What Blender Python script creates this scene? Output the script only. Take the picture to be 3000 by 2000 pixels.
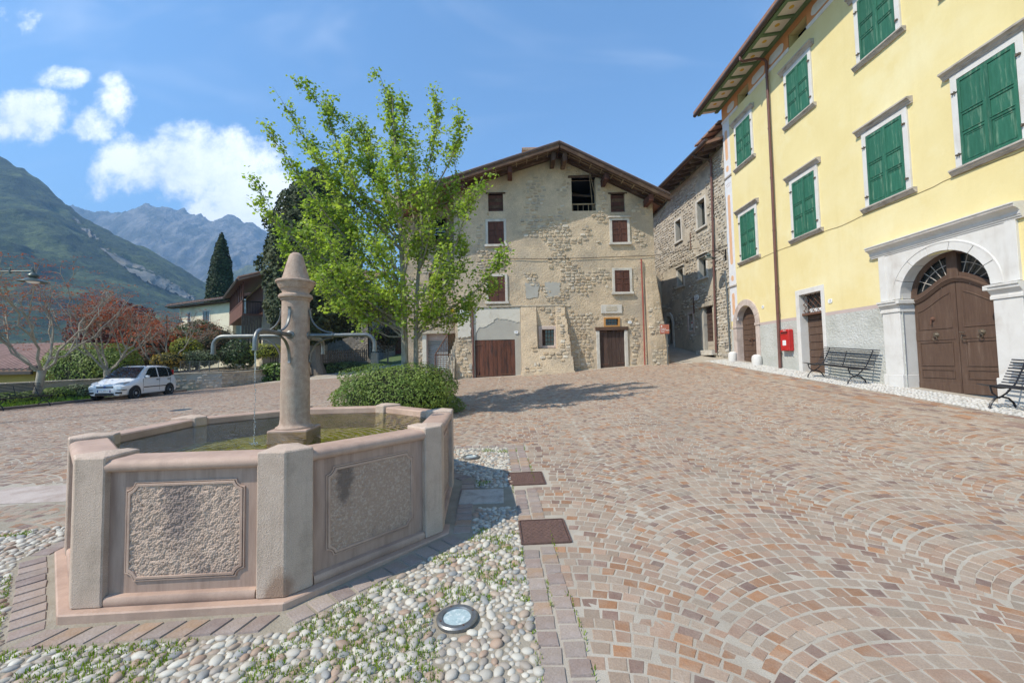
import bpy, bmesh, math, random
import numpy as np
from mathutils import Vector, Matrix
R_ = math.radians
random.seed(7); rng = np.random.default_rng(7)
for o in list(bpy.data.objects): bpy.data.objects.remove(o)
S = bpy.context.scene; COL = S.collection
# ------------------------------------------------------------------ camera
FPX, PITCH, ROLL = 1189.2, .04834, -.01995
CAM = np.array([0, 0, 1.6])
_F = np.array([0, math.cos(PITCH), math.sin(PITCH)]); _U0 = np.array([0, -math.sin(PITCH), math.cos(PITCH)]); _R0 = np.array([1., 0, 0])
_R = math.cos(ROLL)*_R0 + math.sin(ROLL)*_U0; _U = -math.sin(ROLL)*_R0 + math.cos(ROLL)*_U0
cd = bpy.data.cameras.new('camera'); cam = bpy.data.objects.new('camera', cd); COL.objects.link(cam)
cd.sensor_width = 36; cd.lens = FPX/3000*36; cd.clip_start = .05; cd.clip_end = 20000
mw = Matrix.Identity(4)
for i in range(3): mw[i][0] = _R[i]; mw[i][1] = _U[i]; mw[i][2] = -_F[i]; mw[i][3] = CAM[i]
cam.matrix_world = mw; S.camera = cam
# ------------------------------------------------------------------ light
SUN = Vector((-1, -.52, 1.28)).normalized()        # towards the sun
el = math.asin(SUN.z); az = math.atan2(SUN.x, SUN.y)
sl = bpy.data.lights.new('sun', 'SUN'); sl.energy = 4.8; sl.angle = R_(.5); sl.color = (1, .93, .80)
so = bpy.data.objects.new('sun', sl); COL.objects.link(so); so.rotation_euler = SUN.to_track_quat('Z', 'Y').to_euler()
S.view_settings.view_transform = 'Standard'; S.view_settings.look = 'None'; S.view_settings.exposure = .58; S.view_settings.gamma = 1
S.view_settings.use_curve_mapping = False
S.render.engine = 'CYCLES'; S.cycles.use_denoising = True
S.cycles.max_bounces = 4; S.cycles.diffuse_bounces = 3; S.cycles.glossy_bounces = 3; S.cycles.transparent_max_bounces = 8; S.cycles.sample_clamp_indirect = 6
W = bpy.data.worlds.new('World'); S.world = W; W.use_nodes = True
nt = W.node_tree; N = nt.nodes; Lk = nt.links; N.clear()
def nd(t, **k):
    n = N.new(t)
    for a, b in k.items():
        if a.startswith('i_'): n.inputs[a[2:].replace('_', ' ')].default_value = b
        else: setattr(n, a, b)
    return n
sky = nd('ShaderNodeTexSky', sky_type='NISHITA', sun_disc=False, sun_elevation=el, sun_rotation=az, altitude=300, air_density=1.15, dust_density=.15, ozone_density=2.6)
bg = nd('ShaderNodeBackground'); bg.inputs[1].default_value = .15
out = nd('ShaderNodeOutputWorld'); Lk.new(bg.outputs[0], out.inputs[0])
# clouds: white cumulus and thin cirrus mixed over the sky by direction
geo = nd('ShaderNodeTexCoord')
def vm(op, a, b=None):
    n = nd('ShaderNodeVectorMath', operation=op)
    for i, x in enumerate((a, b)):
        if x is None: continue
        if isinstance(x, (tuple, list)): n.inputs[i].default_value = x
        elif isinstance(x, (int, float)): n.inputs['Scale'].default_value = x
        else: Lk.new(x, n.inputs[i])
    return n
def mt(op, a, b=None, c=None, clamp=False):
    n = nd('ShaderNodeMath', operation=op, use_clamp=clamp)
    for i, x in enumerate((a, b, c)):
        if x is None: continue
        if isinstance(x, (int, float)): n.inputs[i].default_value = x
        else: Lk.new(x, n.inputs[i])
    return n.outputs[0]
def ss(x, lo, hi):
    n = nd('ShaderNodeMapRange', interpolation_type='SMOOTHSTEP'); Lk.new(x, n.inputs[0]); n.inputs[1].default_value = lo; n.inputs[2].default_value = hi
    return n.outputs[0]
sep = nd('ShaderNodeSeparateXYZ'); Lk.new(geo.outputs['Generated'], sep.inputs[0])
# gnomonic plane (x/y, z/y) seen towards +y keeps cloud shapes undistorted in that half of the sky
yy = mt('MAXIMUM', sep.outputs[1], .05)
cx = mt('DIVIDE', sep.outputs[0], yy); cz = mt('DIVIDE', sep.outputs[2], yy)
comb = nd('ShaderNodeCombineXYZ'); Lk.new(cx, comb.inputs[0]); Lk.new(cz, comb.inputs[1])
def noise(vec, scale, detail=8, rough=.58, dist=0, **k):
    n = nd('ShaderNodeTexNoise', noise_dimensions='3D'); Lk.new(vec, n.inputs['Vector'])
    n.inputs['Scale'].default_value = scale; n.inputs['Detail'].default_value = detail; n.inputs['Roughness'].default_value = rough; n.inputs['Distortion'].default_value = dist
    return n.outputs[0]
n1 = noise(comb.outputs[0], 4.2, 8, .66)
cov = n1; blobs = None
def gpx(u, v):
    d = _F + _R*(u-1500)/FPX - _U*(v-1000)/FPX
    return d[0]/d[1], d[2]/d[1]
for (u, v, ru, rv, s) in [(560, 480, 260, 125, 1.0), (705, 590, 190, 115, .9), (50, 345, 175, 100, .95), (-250, 330, 300, 150, .8), (262, 372, 95, 62, .66), (160, 232, 95, 40, .6), (345, 300, 75, 85, .58), (40, 60, 110, 70, .5), (320, 560, 190, 60, .42)]:
    bx_, bz_ = gpx(u, v)
    sub = vm('SUBTRACT', comb.outputs[0], (bx_, bz_, 0)); sc_ = vm('MULTIPLY', sub.outputs[0], (FPX/ru, FPX/rv, 0)); dt = vm('DOT_PRODUCT', sc_.outputs[0], sc_.outputs[0])
    g = mt('MULTIPLY_ADD', dt.outputs['Value'], -.55*s, s)
    blobs = g if blobs is None else mt('MAXIMUM', blobs, g)
blobs = mt('MAXIMUM', blobs, 0)
dens = ss(mt('ADD', mt('MULTIPLY', blobs, .62), mt('MULTIPLY', mt('SUBTRACT', cov, .5), 1.7)), .17, .52)
cir = noise(vm('MULTIPLY', comb.outputs[0], (1.0, 2.4, 1)).outputs[0], 1.5, 3, .62, .6)
cirr = mt('MULTIPLY', ss(cir, .48, .9), .22)
allc = mt('MAXIMUM', mt('MULTIPLY', mt('MULTIPLY', dens, ss(blobs, .02, .2)), .93), cirr, clamp=True)
shade = ss(cz, .25, .5)
ccol = nd('ShaderNodeMixRGB'); ccol.inputs[1].default_value = (5.8, 6.3, 7.0, 1); ccol.inputs[2].default_value = (8.6, 8.7, 8.8, 1); Lk.new(ss(n1, .36, .6), ccol.inputs[0])
W.cycles.sampling_method = 'MANUAL'; W.cycles.sample_map_resolution = 256
tint = nd('ShaderNodeMixRGB', blend_type='MULTIPLY'); tint.inputs[0].default_value = 1; tint.inputs[2].default_value = (.76, 1.0, 1.12, 1); Lk.new(sky.outputs[0], tint.inputs[1])
mixc = nd('ShaderNodeMixRGB'); Lk.new(allc, mixc.inputs[0]); Lk.new(tint.outputs[0], mixc.inputs[1]); Lk.new(ccol.outputs[0], mixc.inputs[2]); Lk.new(mixc.outputs[0], bg.inputs[0])
# ------------------------------------------------------------------ helpers
def ray(u, v): return _F + _R*(u-1500)/FPX - _U*(v-1000)/FPX
def atY(u, v, Y): d = ray(u, v); return CAM + d*(Y/d[1])
def atX(u, v, X): d = ray(u, v); return CAM + d*(X/d[0])
def softp(t, k=1.2): return np.log1p(np.exp(np.clip(np.asarray(t, float)*k, -40, 40)))/k
def gh(x, y):                                     # height of the sloping square
    x = np.asarray(x, float); y = np.asarray(y, float)
    s = np.where(x > 0, .052+.0035*np.minimum(x, 14), np.maximum(.052+.0022*x, .006))
    return s*softp(np.minimum(y, 60)-2) + .06*softp(np.minimum(y, 60)-26) + np.clip((x-6.8)/.6, 0, 1)*np.clip((14-x)/3, 0, 1)*.085*softp(np.minimum(y, 40)-20)
def gz(x, y): return float(gh(x, y))
def _hash(ix, iy, iz):
    n = (ix.astype(np.int64)*374761393 + iy.astype(np.int64)*668265263 + iz.astype(np.int64)*2147483647 + 1013) & 0x7fffffff
    n = ((n ^ (n >> 13))*1274126177) & 0x7fffffff
    return ((n ^ (n >> 16)) & 0xffff)/65535.
def vnoise(x, y, z=0.):
    x, y, z = np.broadcast_arrays(np.asarray(x, float), np.asarray(y, float), np.asarray(z, float))
    ix, iy, iz = np.floor(x), np.floor(y), np.floor(z); fx, fy, fz = x-ix, y-iy, z-iz
    fx, fy, fz = fx*fx*(3-2*fx), fy*fy*(3-2*fy), fz*fz*(3-2*fz); r = 0
    for a in (0, 1):
        for b in (0, 1):
            for c in (0, 1):
                r = r + _hash(ix+a, iy+b, iz+c)*(fx if a else 1-fx)*(fy if b else 1-fy)*(fz if c else 1-fz)
    return r
def fbm(x, y, z=0., o=4):
    r = 0; a = .5
    for i in range(o): r = r + a*vnoise(x, y, z); x = np.asarray(x)*2.03+5.1; y = np.asarray(y)*2.03+1.7; z = np.asarray(z)*2.03+3.3; a *= .5
    return r
def link(o, parent=None):
    COL.objects.link(o)
    if parent is not None: o.parent = parent
    return o
def tag(o, label=None, cat=None, group=None, kind=None):
    if label: o['label'] = label
    if cat: o['category'] = cat
    if group: o['group'] = group
    if kind: o['kind'] = kind
    return o
def thing(name, label, cat, loc=(0, 0, 0), rz=0, group=None):
    o = bpy.data.objects.new(name, None); o.empty_display_size = .1; link(o); o.location = loc; o.rotation_euler = (0, 0, rz)
    return tag(o, label, cat, group)
def mesh_np(name, V, Q, mat, smooth=False):
    V = np.asarray(V, np.float32).reshape(-1, 3); Q = np.asarray(Q, np.int32); k = Q.shape[1]; n = len(Q)
    me = bpy.data.meshes.new(name); me.vertices.add(len(V)); me.vertices.foreach_set('co', V.ravel())
    me.loops.add(n*k); me.loops.foreach_set('vertex_index', Q.ravel()); me.polygons.add(n)
    me.polygons.foreach_set('loop_start', np.arange(0, n*k, k, dtype=np.int32)); me.polygons.foreach_set('loop_total', np.full(n, k, np.int32))
    me.polygons.foreach_set('use_smooth', np.full(n, smooth)); me.update(calc_edges=True)
    if mat: me.materials.append(mat)
    return me
def obj_np(name, V, Q, mat, parent=None, smooth=False, kind=None):
    o = bpy.data.objects.new(name, mesh_np(name, V, Q, mat, smooth)); link(o, parent)
    if kind: o['kind'] = kind
    return o
class FR:                                          # a local frame: along, up, out
    def __init__(s, o=(0, 0, 0), u=(1, 0, 0), v=(0, 0, 1), n=(0, -1, 0)): s.o = np.array(o, float); s.u = np.array(u, float); s.v = np.array(v, float); s.n = np.array(n, float)
    def __call__(s, a, b, c=0.): return tuple(s.o + s.u*a + s.v*b + s.n*c)
WORLD = FR((0, 0, 0), (1, 0, 0), (0, 1, 0), (0, 0, 1))
class MB:
    def __init__(s, fr=WORLD): s.V = []; s.F = []; s.fr = fr
    def add(s, vs, fs):
        k = len(s.V); s.V += [s.fr(*v) for v in vs]; s.F += [tuple(i+k for i in f) for f in fs]; return s
    def box(s, a0, a1, b0, b1, c0, c1, jit=0):
        vs = [(a, b, c) for a in (a0, a1) for b in (b0, b1) for c in (c0, c1)]
        if jit: vs = [tuple(q+random.uniform(-jit, jit) for q in v) for v in vs]
        return s.add(vs, [(0, 1, 3, 2), (4, 6, 7, 5), (0, 4, 5, 1), (2, 3, 7, 6), (0, 2, 6, 4), (1, 5, 7, 3)])
    def hexa(s, p8): return s.add(p8, [(0, 1, 2, 3), (7, 6, 5, 4), (0, 4, 5, 1), (1, 5, 6, 2), (2, 6, 7, 3), (3, 7, 4, 0)])
    def prism(s, poly, c0, c1):
        n = len(poly); vs = [(a, b, c0) for a, b in poly]+[(a, b, c1) for a, b in poly]
        return s.add(vs, [tuple(range(n))[::-1], tuple(range(n, 2*n))]+[(i, (i+1) % n, n+(i+1) % n, n+i) for i in range(n)])
    def tube(s, pts, r, n=8, cap=True, flat=1.):
        P = [np.array(p, float) for p in pts]; m = len(P); rs = r if hasattr(r, '__len__') else [r]*m
        vs = []; ref = None
        for i in range(m):
            t = P[min(i+1, m-1)]-P[max(i-1, 0)]; t = t/(np.linalg.norm(t)+1e-9)
            if ref is None: ref = np.array([0, 0, 1.]) if abs(t[2]) < .9 else np.array([1., 0, 0])
            u = np.cross(t, ref); u /= np.linalg.norm(u)+1e-9; w = np.cross(u, t); ref = w
            for k in range(n):
                a = 2*math.pi*k/n; vs.append(tuple(P[i]+rs[i]*(math.cos(a)*u*flat+math.sin(a)*w)))
        fs = [(i*n+k, i*n+(k+1) % n, (i+1)*n+(k+1) % n, (i+1)*n+k) for i in range(m-1) for k in range(n)]
        if cap: fs += [tuple(range(n))[::-1], tuple(range((m-1)*n, m*n))]
        return s.add(vs, fs)
    def lathe(s, prof, n=24, c=(0, 0, 0)):
        vs = [(c[0]+r*math.cos(2*math.pi*k/n), c[1]+r*math.sin(2*math.pi*k/n), c[2]+z) for r, z in prof for k in range(n)]; m = len(prof)
        fs = [(i*n+k, i*n+(k+1) % n, (i+1)*n+(k+1) % n, (i+1)*n+k) for i in range(m-1) for k in range(n)]
        return s.add(vs, fs+[tuple(range(n))[::-1], tuple(range((m-1)*n, m*n))])
    def sweep(s, prof, path, closed=False):        # prof: (out, up) pairs carried along a path of (point, outward, up)
        n = len(prof); m = len(path); vs = []
        for p, o, u in path:
            for a, b in prof: vs.append(tuple(np.array(p)+np.array(o)*a+np.array(u)*b))
        fs = [(i*n+k, i*n+(k+1) % n, ((i+1) % m)*n+(k+1) % n, ((i+1) % m)*n+k) for i in range(m if closed else m-1) for k in range(n)]
        if not closed: fs += [tuple(range(n))[::-1], tuple(range((m-1)*n, m*n))]
        return s.add(vs, fs)
    def mesh(s, name, mat, smooth=False, bevel=0, seg=1):
        me = bpy.data.meshes.new(name); me.from_pydata(s.V, [], s.F)
        bm = bmesh.new(); bm.from_mesh(me); bmesh.ops.recalc_face_normals(bm, faces=bm.faces)
        if bevel:
            ed = [e for e in bm.edges if len(e.link_faces) == 2 and e.calc_face_angle(0) > .5]
            bmesh.ops.bevel(bm, geom=ed, offset=bevel, segments=seg, affect='EDGES', profile=.5, clamp_overlap=True)
        bm.to_mesh(me); bm.free()
        if smooth:
            me.polygons.foreach_set('use_smooth', [True]*len(me.polygons))
            try: me.set_sharp_from_angle(angle=R_(38))
            except Exception: pass
        if mat: me.materials.append(mat)
        return me
    def build(s, name, mat, parent=None, smooth=False, bevel=0, seg=1, label=None):
        o = bpy.data.objects.new(name, s.mesh(name, mat, smooth, bevel, seg)); link(o, parent)
        if label: o['label'] = label
        return o
def inst(name, me, parent, loc=(0, 0, 0), rot=(0, 0, 0), sc=(1, 1, 1)):
    o = bpy.data.objects.new(name, me); link(o, parent); o.location = loc; o.rotation_euler = rot; o.scale = sc; return o
# ------------------------------------------------------------------ materials
def MAT(name, c1, c2=None, rough=.85, scale=4., detail=6, bump=0., bscale=40., metal=0., ramp=None, rnd=0., c3=None, s3=1., spec=.35, lo=.35, hi=.68, coord='Object', trans=0., fine=0., bdist=.02, stretch=None, coat=0., m3=(.5, .68), bdet=5):
    m = bpy.data.materials.new(name); m.use_nodes = True; t = m.node_tree; n = t.nodes; n.clear(); L = t.links.new
    o = n.new('ShaderNodeOutputMaterial'); p = n.new('ShaderNodeBsdfPrincipled'); tc = n.new('ShaderNodeTexCoord'); vec = n.new('ShaderNodeNewGeometry').outputs['Position'] if coord == 'World' else tc.outputs[coord]
    if stretch:
        mp = n.new('ShaderNodeMapping'); mp.inputs['Scale'].default_value = stretch; L(vec, mp.inputs[0]); vec = mp.outputs[0]
    def nz(sc, de=detail, ro=.58):
        q = n.new('ShaderNodeTexNoise'); L(vec, q.inputs['Vector']); q.inputs['Scale'].default_value = sc; q.inputs['Detail'].default_value = de; q.inputs['Roughness'].default_value = ro; return q.outputs[0]
    def mr(x, a, b, c=0, d=1):
        q = n.new('ShaderNodeMapRange'); L(x, q.inputs[0]); q.inputs[1].default_value = a; q.inputs[2].default_value = b; q.inputs[3].default_value = c; q.inputs[4].default_value = d; return q.outputs[0]
    def mix(f, a, b, typ='MIX'):
        q = n.new('ShaderNodeMixRGB'); q.blend_type = typ
        for i, x in enumerate((f, a, b)):
            if isinstance(x, (int, float)): q.inputs[i].default_value = x
            elif isinstance(x, (tuple, list)): q.inputs[i].default_value = (*x, 1)
            else: L(x, q.inputs[i])
        return q.outputs[0]
    col = c1
    rv = None
    if ramp or rnd:
        g = n.new('ShaderNodeNewGeometry'); oi = n.new('ShaderNodeObjectInfo'); ad = n.new('ShaderNodeMath'); ad.operation = 'ADD'; L(g.outputs['Random Per Island'], ad.inputs[0]); L(oi.outputs['Random'], ad.inputs[1])
        fr = n.new('ShaderNodeMath'); fr.operation = 'FRACT'; L(ad.outputs[0], fr.inputs[0]); rv = fr.outputs[0]
    if ramp:
        cr = n.new('ShaderNodeValToRGB'); cr.color_ramp.interpolation = 'CONSTANT' if len(ramp) > 3 else 'LINEAR'; e = cr.color_ramp.elements
        for i, c in enumerate(ramp):
            q = e[i] if i < 2 else e.new(0); 
        for i, c in enumerate(ramp): e[i].position = i/len(ramp) if len(ramp) > 3 else i/(len(ramp)-1)
        for i, c in enumerate(ramp): e[i].color = (*c, 1)
        L(rv, cr.inputs[0]); col = cr.outputs[0]
    if c2: col = mix(mr(nz(scale), lo, hi), col, c2) if not ramp else mix(mr(nz(scale), lo, hi, 0, .6), col, c2)
    if c3: col = mix(mr(nz(s3, 8, .65), m3[0], m3[1]), col, c3)
    if fine: col = mix(1., col, mr(nz(bscale*1.7, 4), .25, .75, 1-fine, 1+fine), 'MULTIPLY')
    if rnd: 
        w = n.new('ShaderNodeTexWhiteNoise'); w.noise_dimensions = '1D'; L(rv, w.inputs['W']); col = mix(1., col, mr(w.outputs[0], 0, 1, 1-rnd, 1+rnd), 'MULTIPLY')
    if isinstance(col, (tuple, list)): p.inputs['Base Color'].default_value = (*col, 1)
    else: L(col, p.inputs['Base Color'])
    p.inputs['Roughness'].default_value = rough; p.inputs['Metallic'].default_value = metal; p.inputs['Specular IOR Level'].default_value = spec; p.inputs['Coat Weight'].default_value = coat
    if bump:
        b = n.new('ShaderNodeBump'); b.inputs['Strength'].default_value = bump; b.inputs['Distance'].default_value = bdist; L(nz(bscale, bdet, .62), b.inputs['Height']); L(b.outputs[0], p.inputs['Normal'])
    if trans:
        tr = n.new('ShaderNodeBsdfTranslucent'); ms = n.new('ShaderNodeMixShader'); ms.inputs[0].default_value = trans
        if isinstance(col, (tuple, list)): tr.inputs[0].default_value = (*col, 1)
        else: L(mix(1., col, (1.25, 1.3, .75), 'MULTIPLY'), tr.inputs[0])
        L(p.outputs[0], ms.inputs[1]); L(tr.outputs[0], ms.inputs[2]); L(ms.outputs[0], o.inputs[0])
    else: L(p.outputs[0], o.inputs[0])
    return m
def weather(m, col, sc, lo, hi, amt, coord='Object'):
    t = m.node_tree; n = t.nodes; L = t.links.new; p = next(q for q in n if q.type == 'BSDF_PRINCIPLED'); src = p.inputs['Base Color'].links[0].from_socket
    v = n.new('ShaderNodeNewGeometry').outputs['Position'] if coord == 'World' else n.new('ShaderNodeTexCoord').outputs[coord]; mp = n.new('ShaderNodeMapping'); mp.inputs['Scale'].default_value = sc; mp.inputs['Location'].default_value = (3.7, 1.9, 5.3); L(v, mp.inputs[0])
    z = n.new('ShaderNodeTexNoise'); z.inputs['Scale'].default_value = 1.; z.inputs['Detail'].default_value = 7; z.inputs['Roughness'].default_value = .65; L(mp.outputs[0], z.inputs['Vector'])
    r = n.new('ShaderNodeMapRange'); L(z.outputs[0], r.inputs[0]); r.inputs[1].default_value = lo; r.inputs[2].default_value = hi; r.inputs[4].default_value = amt
    x = n.new('ShaderNodeMixRGB'); L(r.outputs[0], x.inputs[0]); L(src, x.inputs[1]); x.inputs[2].default_value = (*col, 1); L(x.outputs[0], p.inputs['Base Color'])
M = {}
POR = [(0.306, 0.23, 0.171), (0.335, 0.258, 0.194), (0.276, 0.184, 0.135), (0.325, 0.17, 0.09), (0.301, 0.23, 0.176), (0.213, 0.133, 0.104), (0.325, 0.248, 0.189), (0.325, 0.216, 0.153), (0.286, 0.156, 0.09), (0.276, 0.221, 0.171), (0.325, 0.235, 0.171), (0.184, 0.12, 0.099), (0.31, 0.239, 0.184), (0.301, 0.198, 0.14)]
M['sett'] = MAT('porphyry sett', (.3, .3, .3), (.36, .30, .24), ramp=POR, scale=7, rough=.8, bump=.35, bscale=70, fine=.18, rnd=.12, lo=.4, hi=.75, c3=(.21, .165, .13), s3=.55, m3=(.56, .95), coord='World')
M['mortar'] = MAT('sandy mortar', (.43, .385, .32), (.36, .315, .255), scale=3, rough=.95, bump=.4, bscale=120, fine=.15, c3=(.30, .26, .21), s3=.45)
M['darksett'] = MAT('border sett', (.3, .3, .3), (.33, .28, .26), ramp=[(.27, .20, .165), (.30, .23, .185), (.31, .25, .205), (.23, .175, .155), (.33, .22, .14), (.27, .215, .18)], scale=8, rough=.8, bump=.35, bscale=70, fine=.16, rnd=.1)
M['pebble'] = MAT('river pebble', (.6, .6, .6), (.40, .35, .28), ramp=[(.47, .44, .38), (.53, .50, .43), (.41, .38, .325), (.36, .28, .215), (.50, .47, .40), (.31, .27, .23), (.45, .41, .345), (.345, .24, .175), (.27, .27, .26), (.49, .46, .395), (.43, .39, .335)], scale=9, rough=.62, bump=.12, bscale=60, fine=.06, rnd=.08, lo=.5, hi=.85)
M['soil'] = MAT('joint soil', (.26, .225, .17), (.34, .30, .24), scale=6, rough=1, bump=.5, bscale=60)
M['grass'] = MAT('joint grass', (.16, .26, .022), (.24, .32, .035), scale=3, rough=.9, trans=.3, rnd=.3, spec=.1)
M['turf'] = MAT('valley grass', (.06, .10, .03), (.10, .13, .05), scale=.02, rough=1, c3=(.045, .07, .025), s3=.05)
M['iron'] = MAT('cast iron cover', (.115, .07, .058), (.17, .10, .08), scale=30, rough=.7, metal=.25, bump=.3, bscale=90)
M['pinkstone'] = MAT('pink limestone', (.48, .335, .255), (.40, .27, .205), scale=5, rough=.68, bump=.1, bscale=60, c3=(.32, .215, .165), s3=2.2, fine=.06, spec=.4, m3=(.48, .7))
M['poststone'] = MAT('bush-hammered limestone', (.55, .425, .335), (.47, .355, .275), scale=6, rough=.9, bump=.8, bscale=110, c3=(.33, .255, .195), s3=2.4, fine=.26, bdist=.010)
M['roughpanel'] = MAT('rough hewn panel', (.50, .37, .285), (.40, .285, .215), scale=18, rough=.8, bump=.3, bscale=90, c3=(.22, .16, .135), s3=2.3, m3=(.56, .70), fine=.2)
M['shaft'] = MAT('mottled pink column stone', (.45, .33, .25), (.335, .23, .17), scale=20, rough=.8, bump=.6, bscale=110, c3=(.40, .315, .245), s3=4, fine=.26, bdist=.008)
M['galv'] = MAT('galvanised pipe', (.22, .225, .215), (.15, .155, .15), scale=14, rough=.45, metal=.75, bump=.05)
weather(M['poststone'], (.27, .215, .165), (9, 9, .9), .52, .74, .7); weather(M['shaft'], (.26, .185, .14), (8, 8, 1.1), .52, .74, .65); weather(M['pinkstone'], (.25, .17, .13), (7, 7, 3), .56, .78, .6)
weather(M['sett'], (.20, .16, .125), (.35, .35, .35), .54, .80, .45, 'World'); weather(M['pebble'], (.30, .255, .19), (30, 30, 30), .50, .75, .6)
# ================================================================== ground
def strip_x(y): return .11-.05*(y-2.06)            # right border of the pebble strip
FC = np.array([-2.257, 4.227]); FR_ = 1.70; FTH = -1.898
def oct_d(x, y, ):                                  # distance from the centre measured across octagon faces
    dx, dy = np.asarray(x)-FC[0], np.asarray(y)-FC[1]; r = -9
    for k in range(8):
        a = FTH+math.pi/4*(k+.5); r = np.maximum(r, dx*math.cos(a)+dy*math.sin(a))
    return r
APO = FR_*math.cos(math.pi/8)
def terr(x, y):
    base = gh(x, y)-.05
    lf = np.clip((-21.9-np.asarray(x))/3., 0, 1); far = np.clip((-24-np.asarray(x))/60., 0, 1)
    z = base*(1-lf)+lf*(-.6-9*far)
    yb = np.clip((np.asarray(y)-34)/50, 0, 1); rise = np.where(np.asarray(x) > -14, 3.*yb, 1.0*yb)
    return z+rise*(1-far)
ax = np.concatenate([-np.geomspace(9000, 40, 22), np.arange(-36, 36.1, 1.), np.geomspace(40, 9000, 22)])
ay = np.concatenate([-np.geomspace(9000, 24, 16), np.arange(-20, 64.1, 1.), np.geomspace(68, 9000, 24)])
X, Y = np.meshgrid(ax, ay, indexing='ij'); Z = terr(X, Y); nx, ny = X.shape
V = np.stack([X, Y, Z], -1).reshape(-1, 3); I = np.arange(nx*ny).reshape(nx, ny)
Q = np.stack([I[:-1, :-1], I[1:, :-1], I[1:, 1:], I[:-1, 1:]], -1).reshape(-1, 4)
obj_np('ground', V, Q, M['turf'], smooth=True, kind='structure')
def sheet(name, x0, x1, y0, y1, step, mat, dz, kind='structure', parent=None, keep=None, skew=None):
    xs = np.linspace(x0, x1, max(2, int((x1-x0)/step)+1)); ys = np.linspace(y0, y1, max(2, int((y1-y0)/step)+1))
    X, Y = np.meshgrid(xs, ys, indexing='ij')
    if skew is not None: X = X+skew(Y)
    V = np.stack([X, Y, gh(X, Y)+dz], -1).reshape(-1, 3); I = np.arange(X.size).reshape(X.shape)
    Q = np.stack([I[:-1, :-1], I[1:, :-1], I[1:, 1:], I[:-1, 1:]], -1).reshape(-1, 4)
    if keep is not None:
        c = V[Q].mean(1); Q = Q[keep(c[:, 0], c[:, 1])]
    return obj_np(name, V, Q, mat, parent, True, kind)
plaza = sheet('plaza_pavement', -19.2, 12., -4., 46., .4, M['mortar'], 0.)
# ---- porphyry setts laid in fans: columns 1.8 m wide, every course the same arc moved one sett further
def in_view(x, y, m=1.6): return (np.abs(x) < y*1.30+m) & (y > 1.35)
MANH = [(.04, .45, 3.44, 3.87), (-.07, .35, 4.82, 5.25)]
def sett_ok(x, y):
    ok = in_view(x, y) & (x < 8.95) & (x > -19.15)
    ok &= ~((x < strip_x(y)+.27) & (x > -1.5) & (y < 6.68)); ok &= ~((x <= -1.5) & (x > -5.2) & (y < 3.95+.12*(x+4.7))); ok &= ~((x <= -1.5) & (y < 3.75))
    ok &= oct_d(x, y) > APO+.33
    for a, b, c, d in MANH: ok &= ~((x > a-.07) & (x < b+.07) & (y > c-.07) & (y < d+.07))
    ok &= ~((x > -6.6) & (x < -4.2) & (y > 4.6) & (y < 5.35))
    ok &= ~((y > 19.2) & (x > -3.0) & (x < 7.4)); ok &= y < 27
    return ok
RA = 1.80/math.sqrt(2); D = .097; quads = []
r2 = np.random.default_rng(3)
for k in range(-12, 6):
    xc = .3+1.8*k; 
    ymax = 26.5
    for i in range(int((ymax)/D)+14):
        yc = .2+i*D+r2.uniform(-.012, .012)+(.05 if k % 2 else 0); 
        if yc > 3+26*1.3: break
        ex_ = r2.uniform(-.02, .05); th0 = -math.pi/4-ex_; n = 18; w = r2.uniform(.8, 1.2, n); w = w/w.sum()*(math.pi/2+ex_+r2.uniform(-.02, .05)); th = th0+np.concatenate([[0], np.cumsum(w)])
        px, py = xc+RA*np.sin(th), yc+RA*np.cos(th)-RA; d = D*np.cos(th)*1.0
        qx, qy = px-d*np.sin(th), py-d*np.cos(th)
        quads.append(np.stack([np.stack([px[:-1], py[:-1]], -1), np.stack([px[1:], py[1:]], -1), np.stack([qx[1:], qy[1:]], -1), np.stack([qx[:-1], qy[:-1]], -1)], 1))
quads = np.concatenate(quads)
c = quads.mean(1); quads = quads[sett_ok(c[:, 0], c[:, 1])]
# drop setts that a fan of the next column already covers (beyond the column edges) and give each an uneven outline
def add_rect(x0, y0, ux, uy, L, Wd): return np.array([[x0, y0], [x0+ux*L, y0+uy*L], [x0+ux*L-uy*Wd, y0+uy*L+ux*Wd], [x0-uy*Wd, y0+ux*Wd]])
border = []                                         # two straight rows beside the pebbles, one row round the fountain plinth
y = 1.5
while y < 6.6:
    for j in (0, 1):
        L = random.uniform(.115, .15); yo = y+(.05 if j else 0); x0 = strip_x(yo)+.005+j*.135
        if not any(a-.06 < x0+.06 < b+.06 and cc-.1 < yo+.06 < d+.05 for a, b, cc, d in MANH): border.append(add_rect(x0+.13, yo, 0, 1, .125, .13))
    y += .132
x = -1.6
while x < .1: border.append(add_rect(x, 6.55, 1, 0, .125, .11)); x += .132
for k in range(8):
    a0, a1 = FTH+math.pi/4*k, FTH+math.pi/4*(k+1); Rr = (APO+.085)/math.cos(math.pi/8)
    p0 = FC+Rr*np.array([math.cos(a0), math.sin(a0)]); p1 = FC+Rr*np.array([math.cos(a1), math.sin(a1)]); u = (p1-p0)/np.linalg.norm(p1-p0); n_ = np.array([u[1], -u[0]]); L = np.linalg.norm(p1-p0); m = 10
    for i in range(m):
        w_ = L/m; s0 = p0+u*(i*w_); e = .17
        q = np.array([s0, s0+u*(w_-.004), s0+u*(w_-.004)+n_*e, s0+n_*e])
        if k in (0,): q[2:] += u*-.06
        border.append(q)
border = np.array(border); bc = border.mean(1); border = border[(bc[:, 1] > 1.4)]
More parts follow.
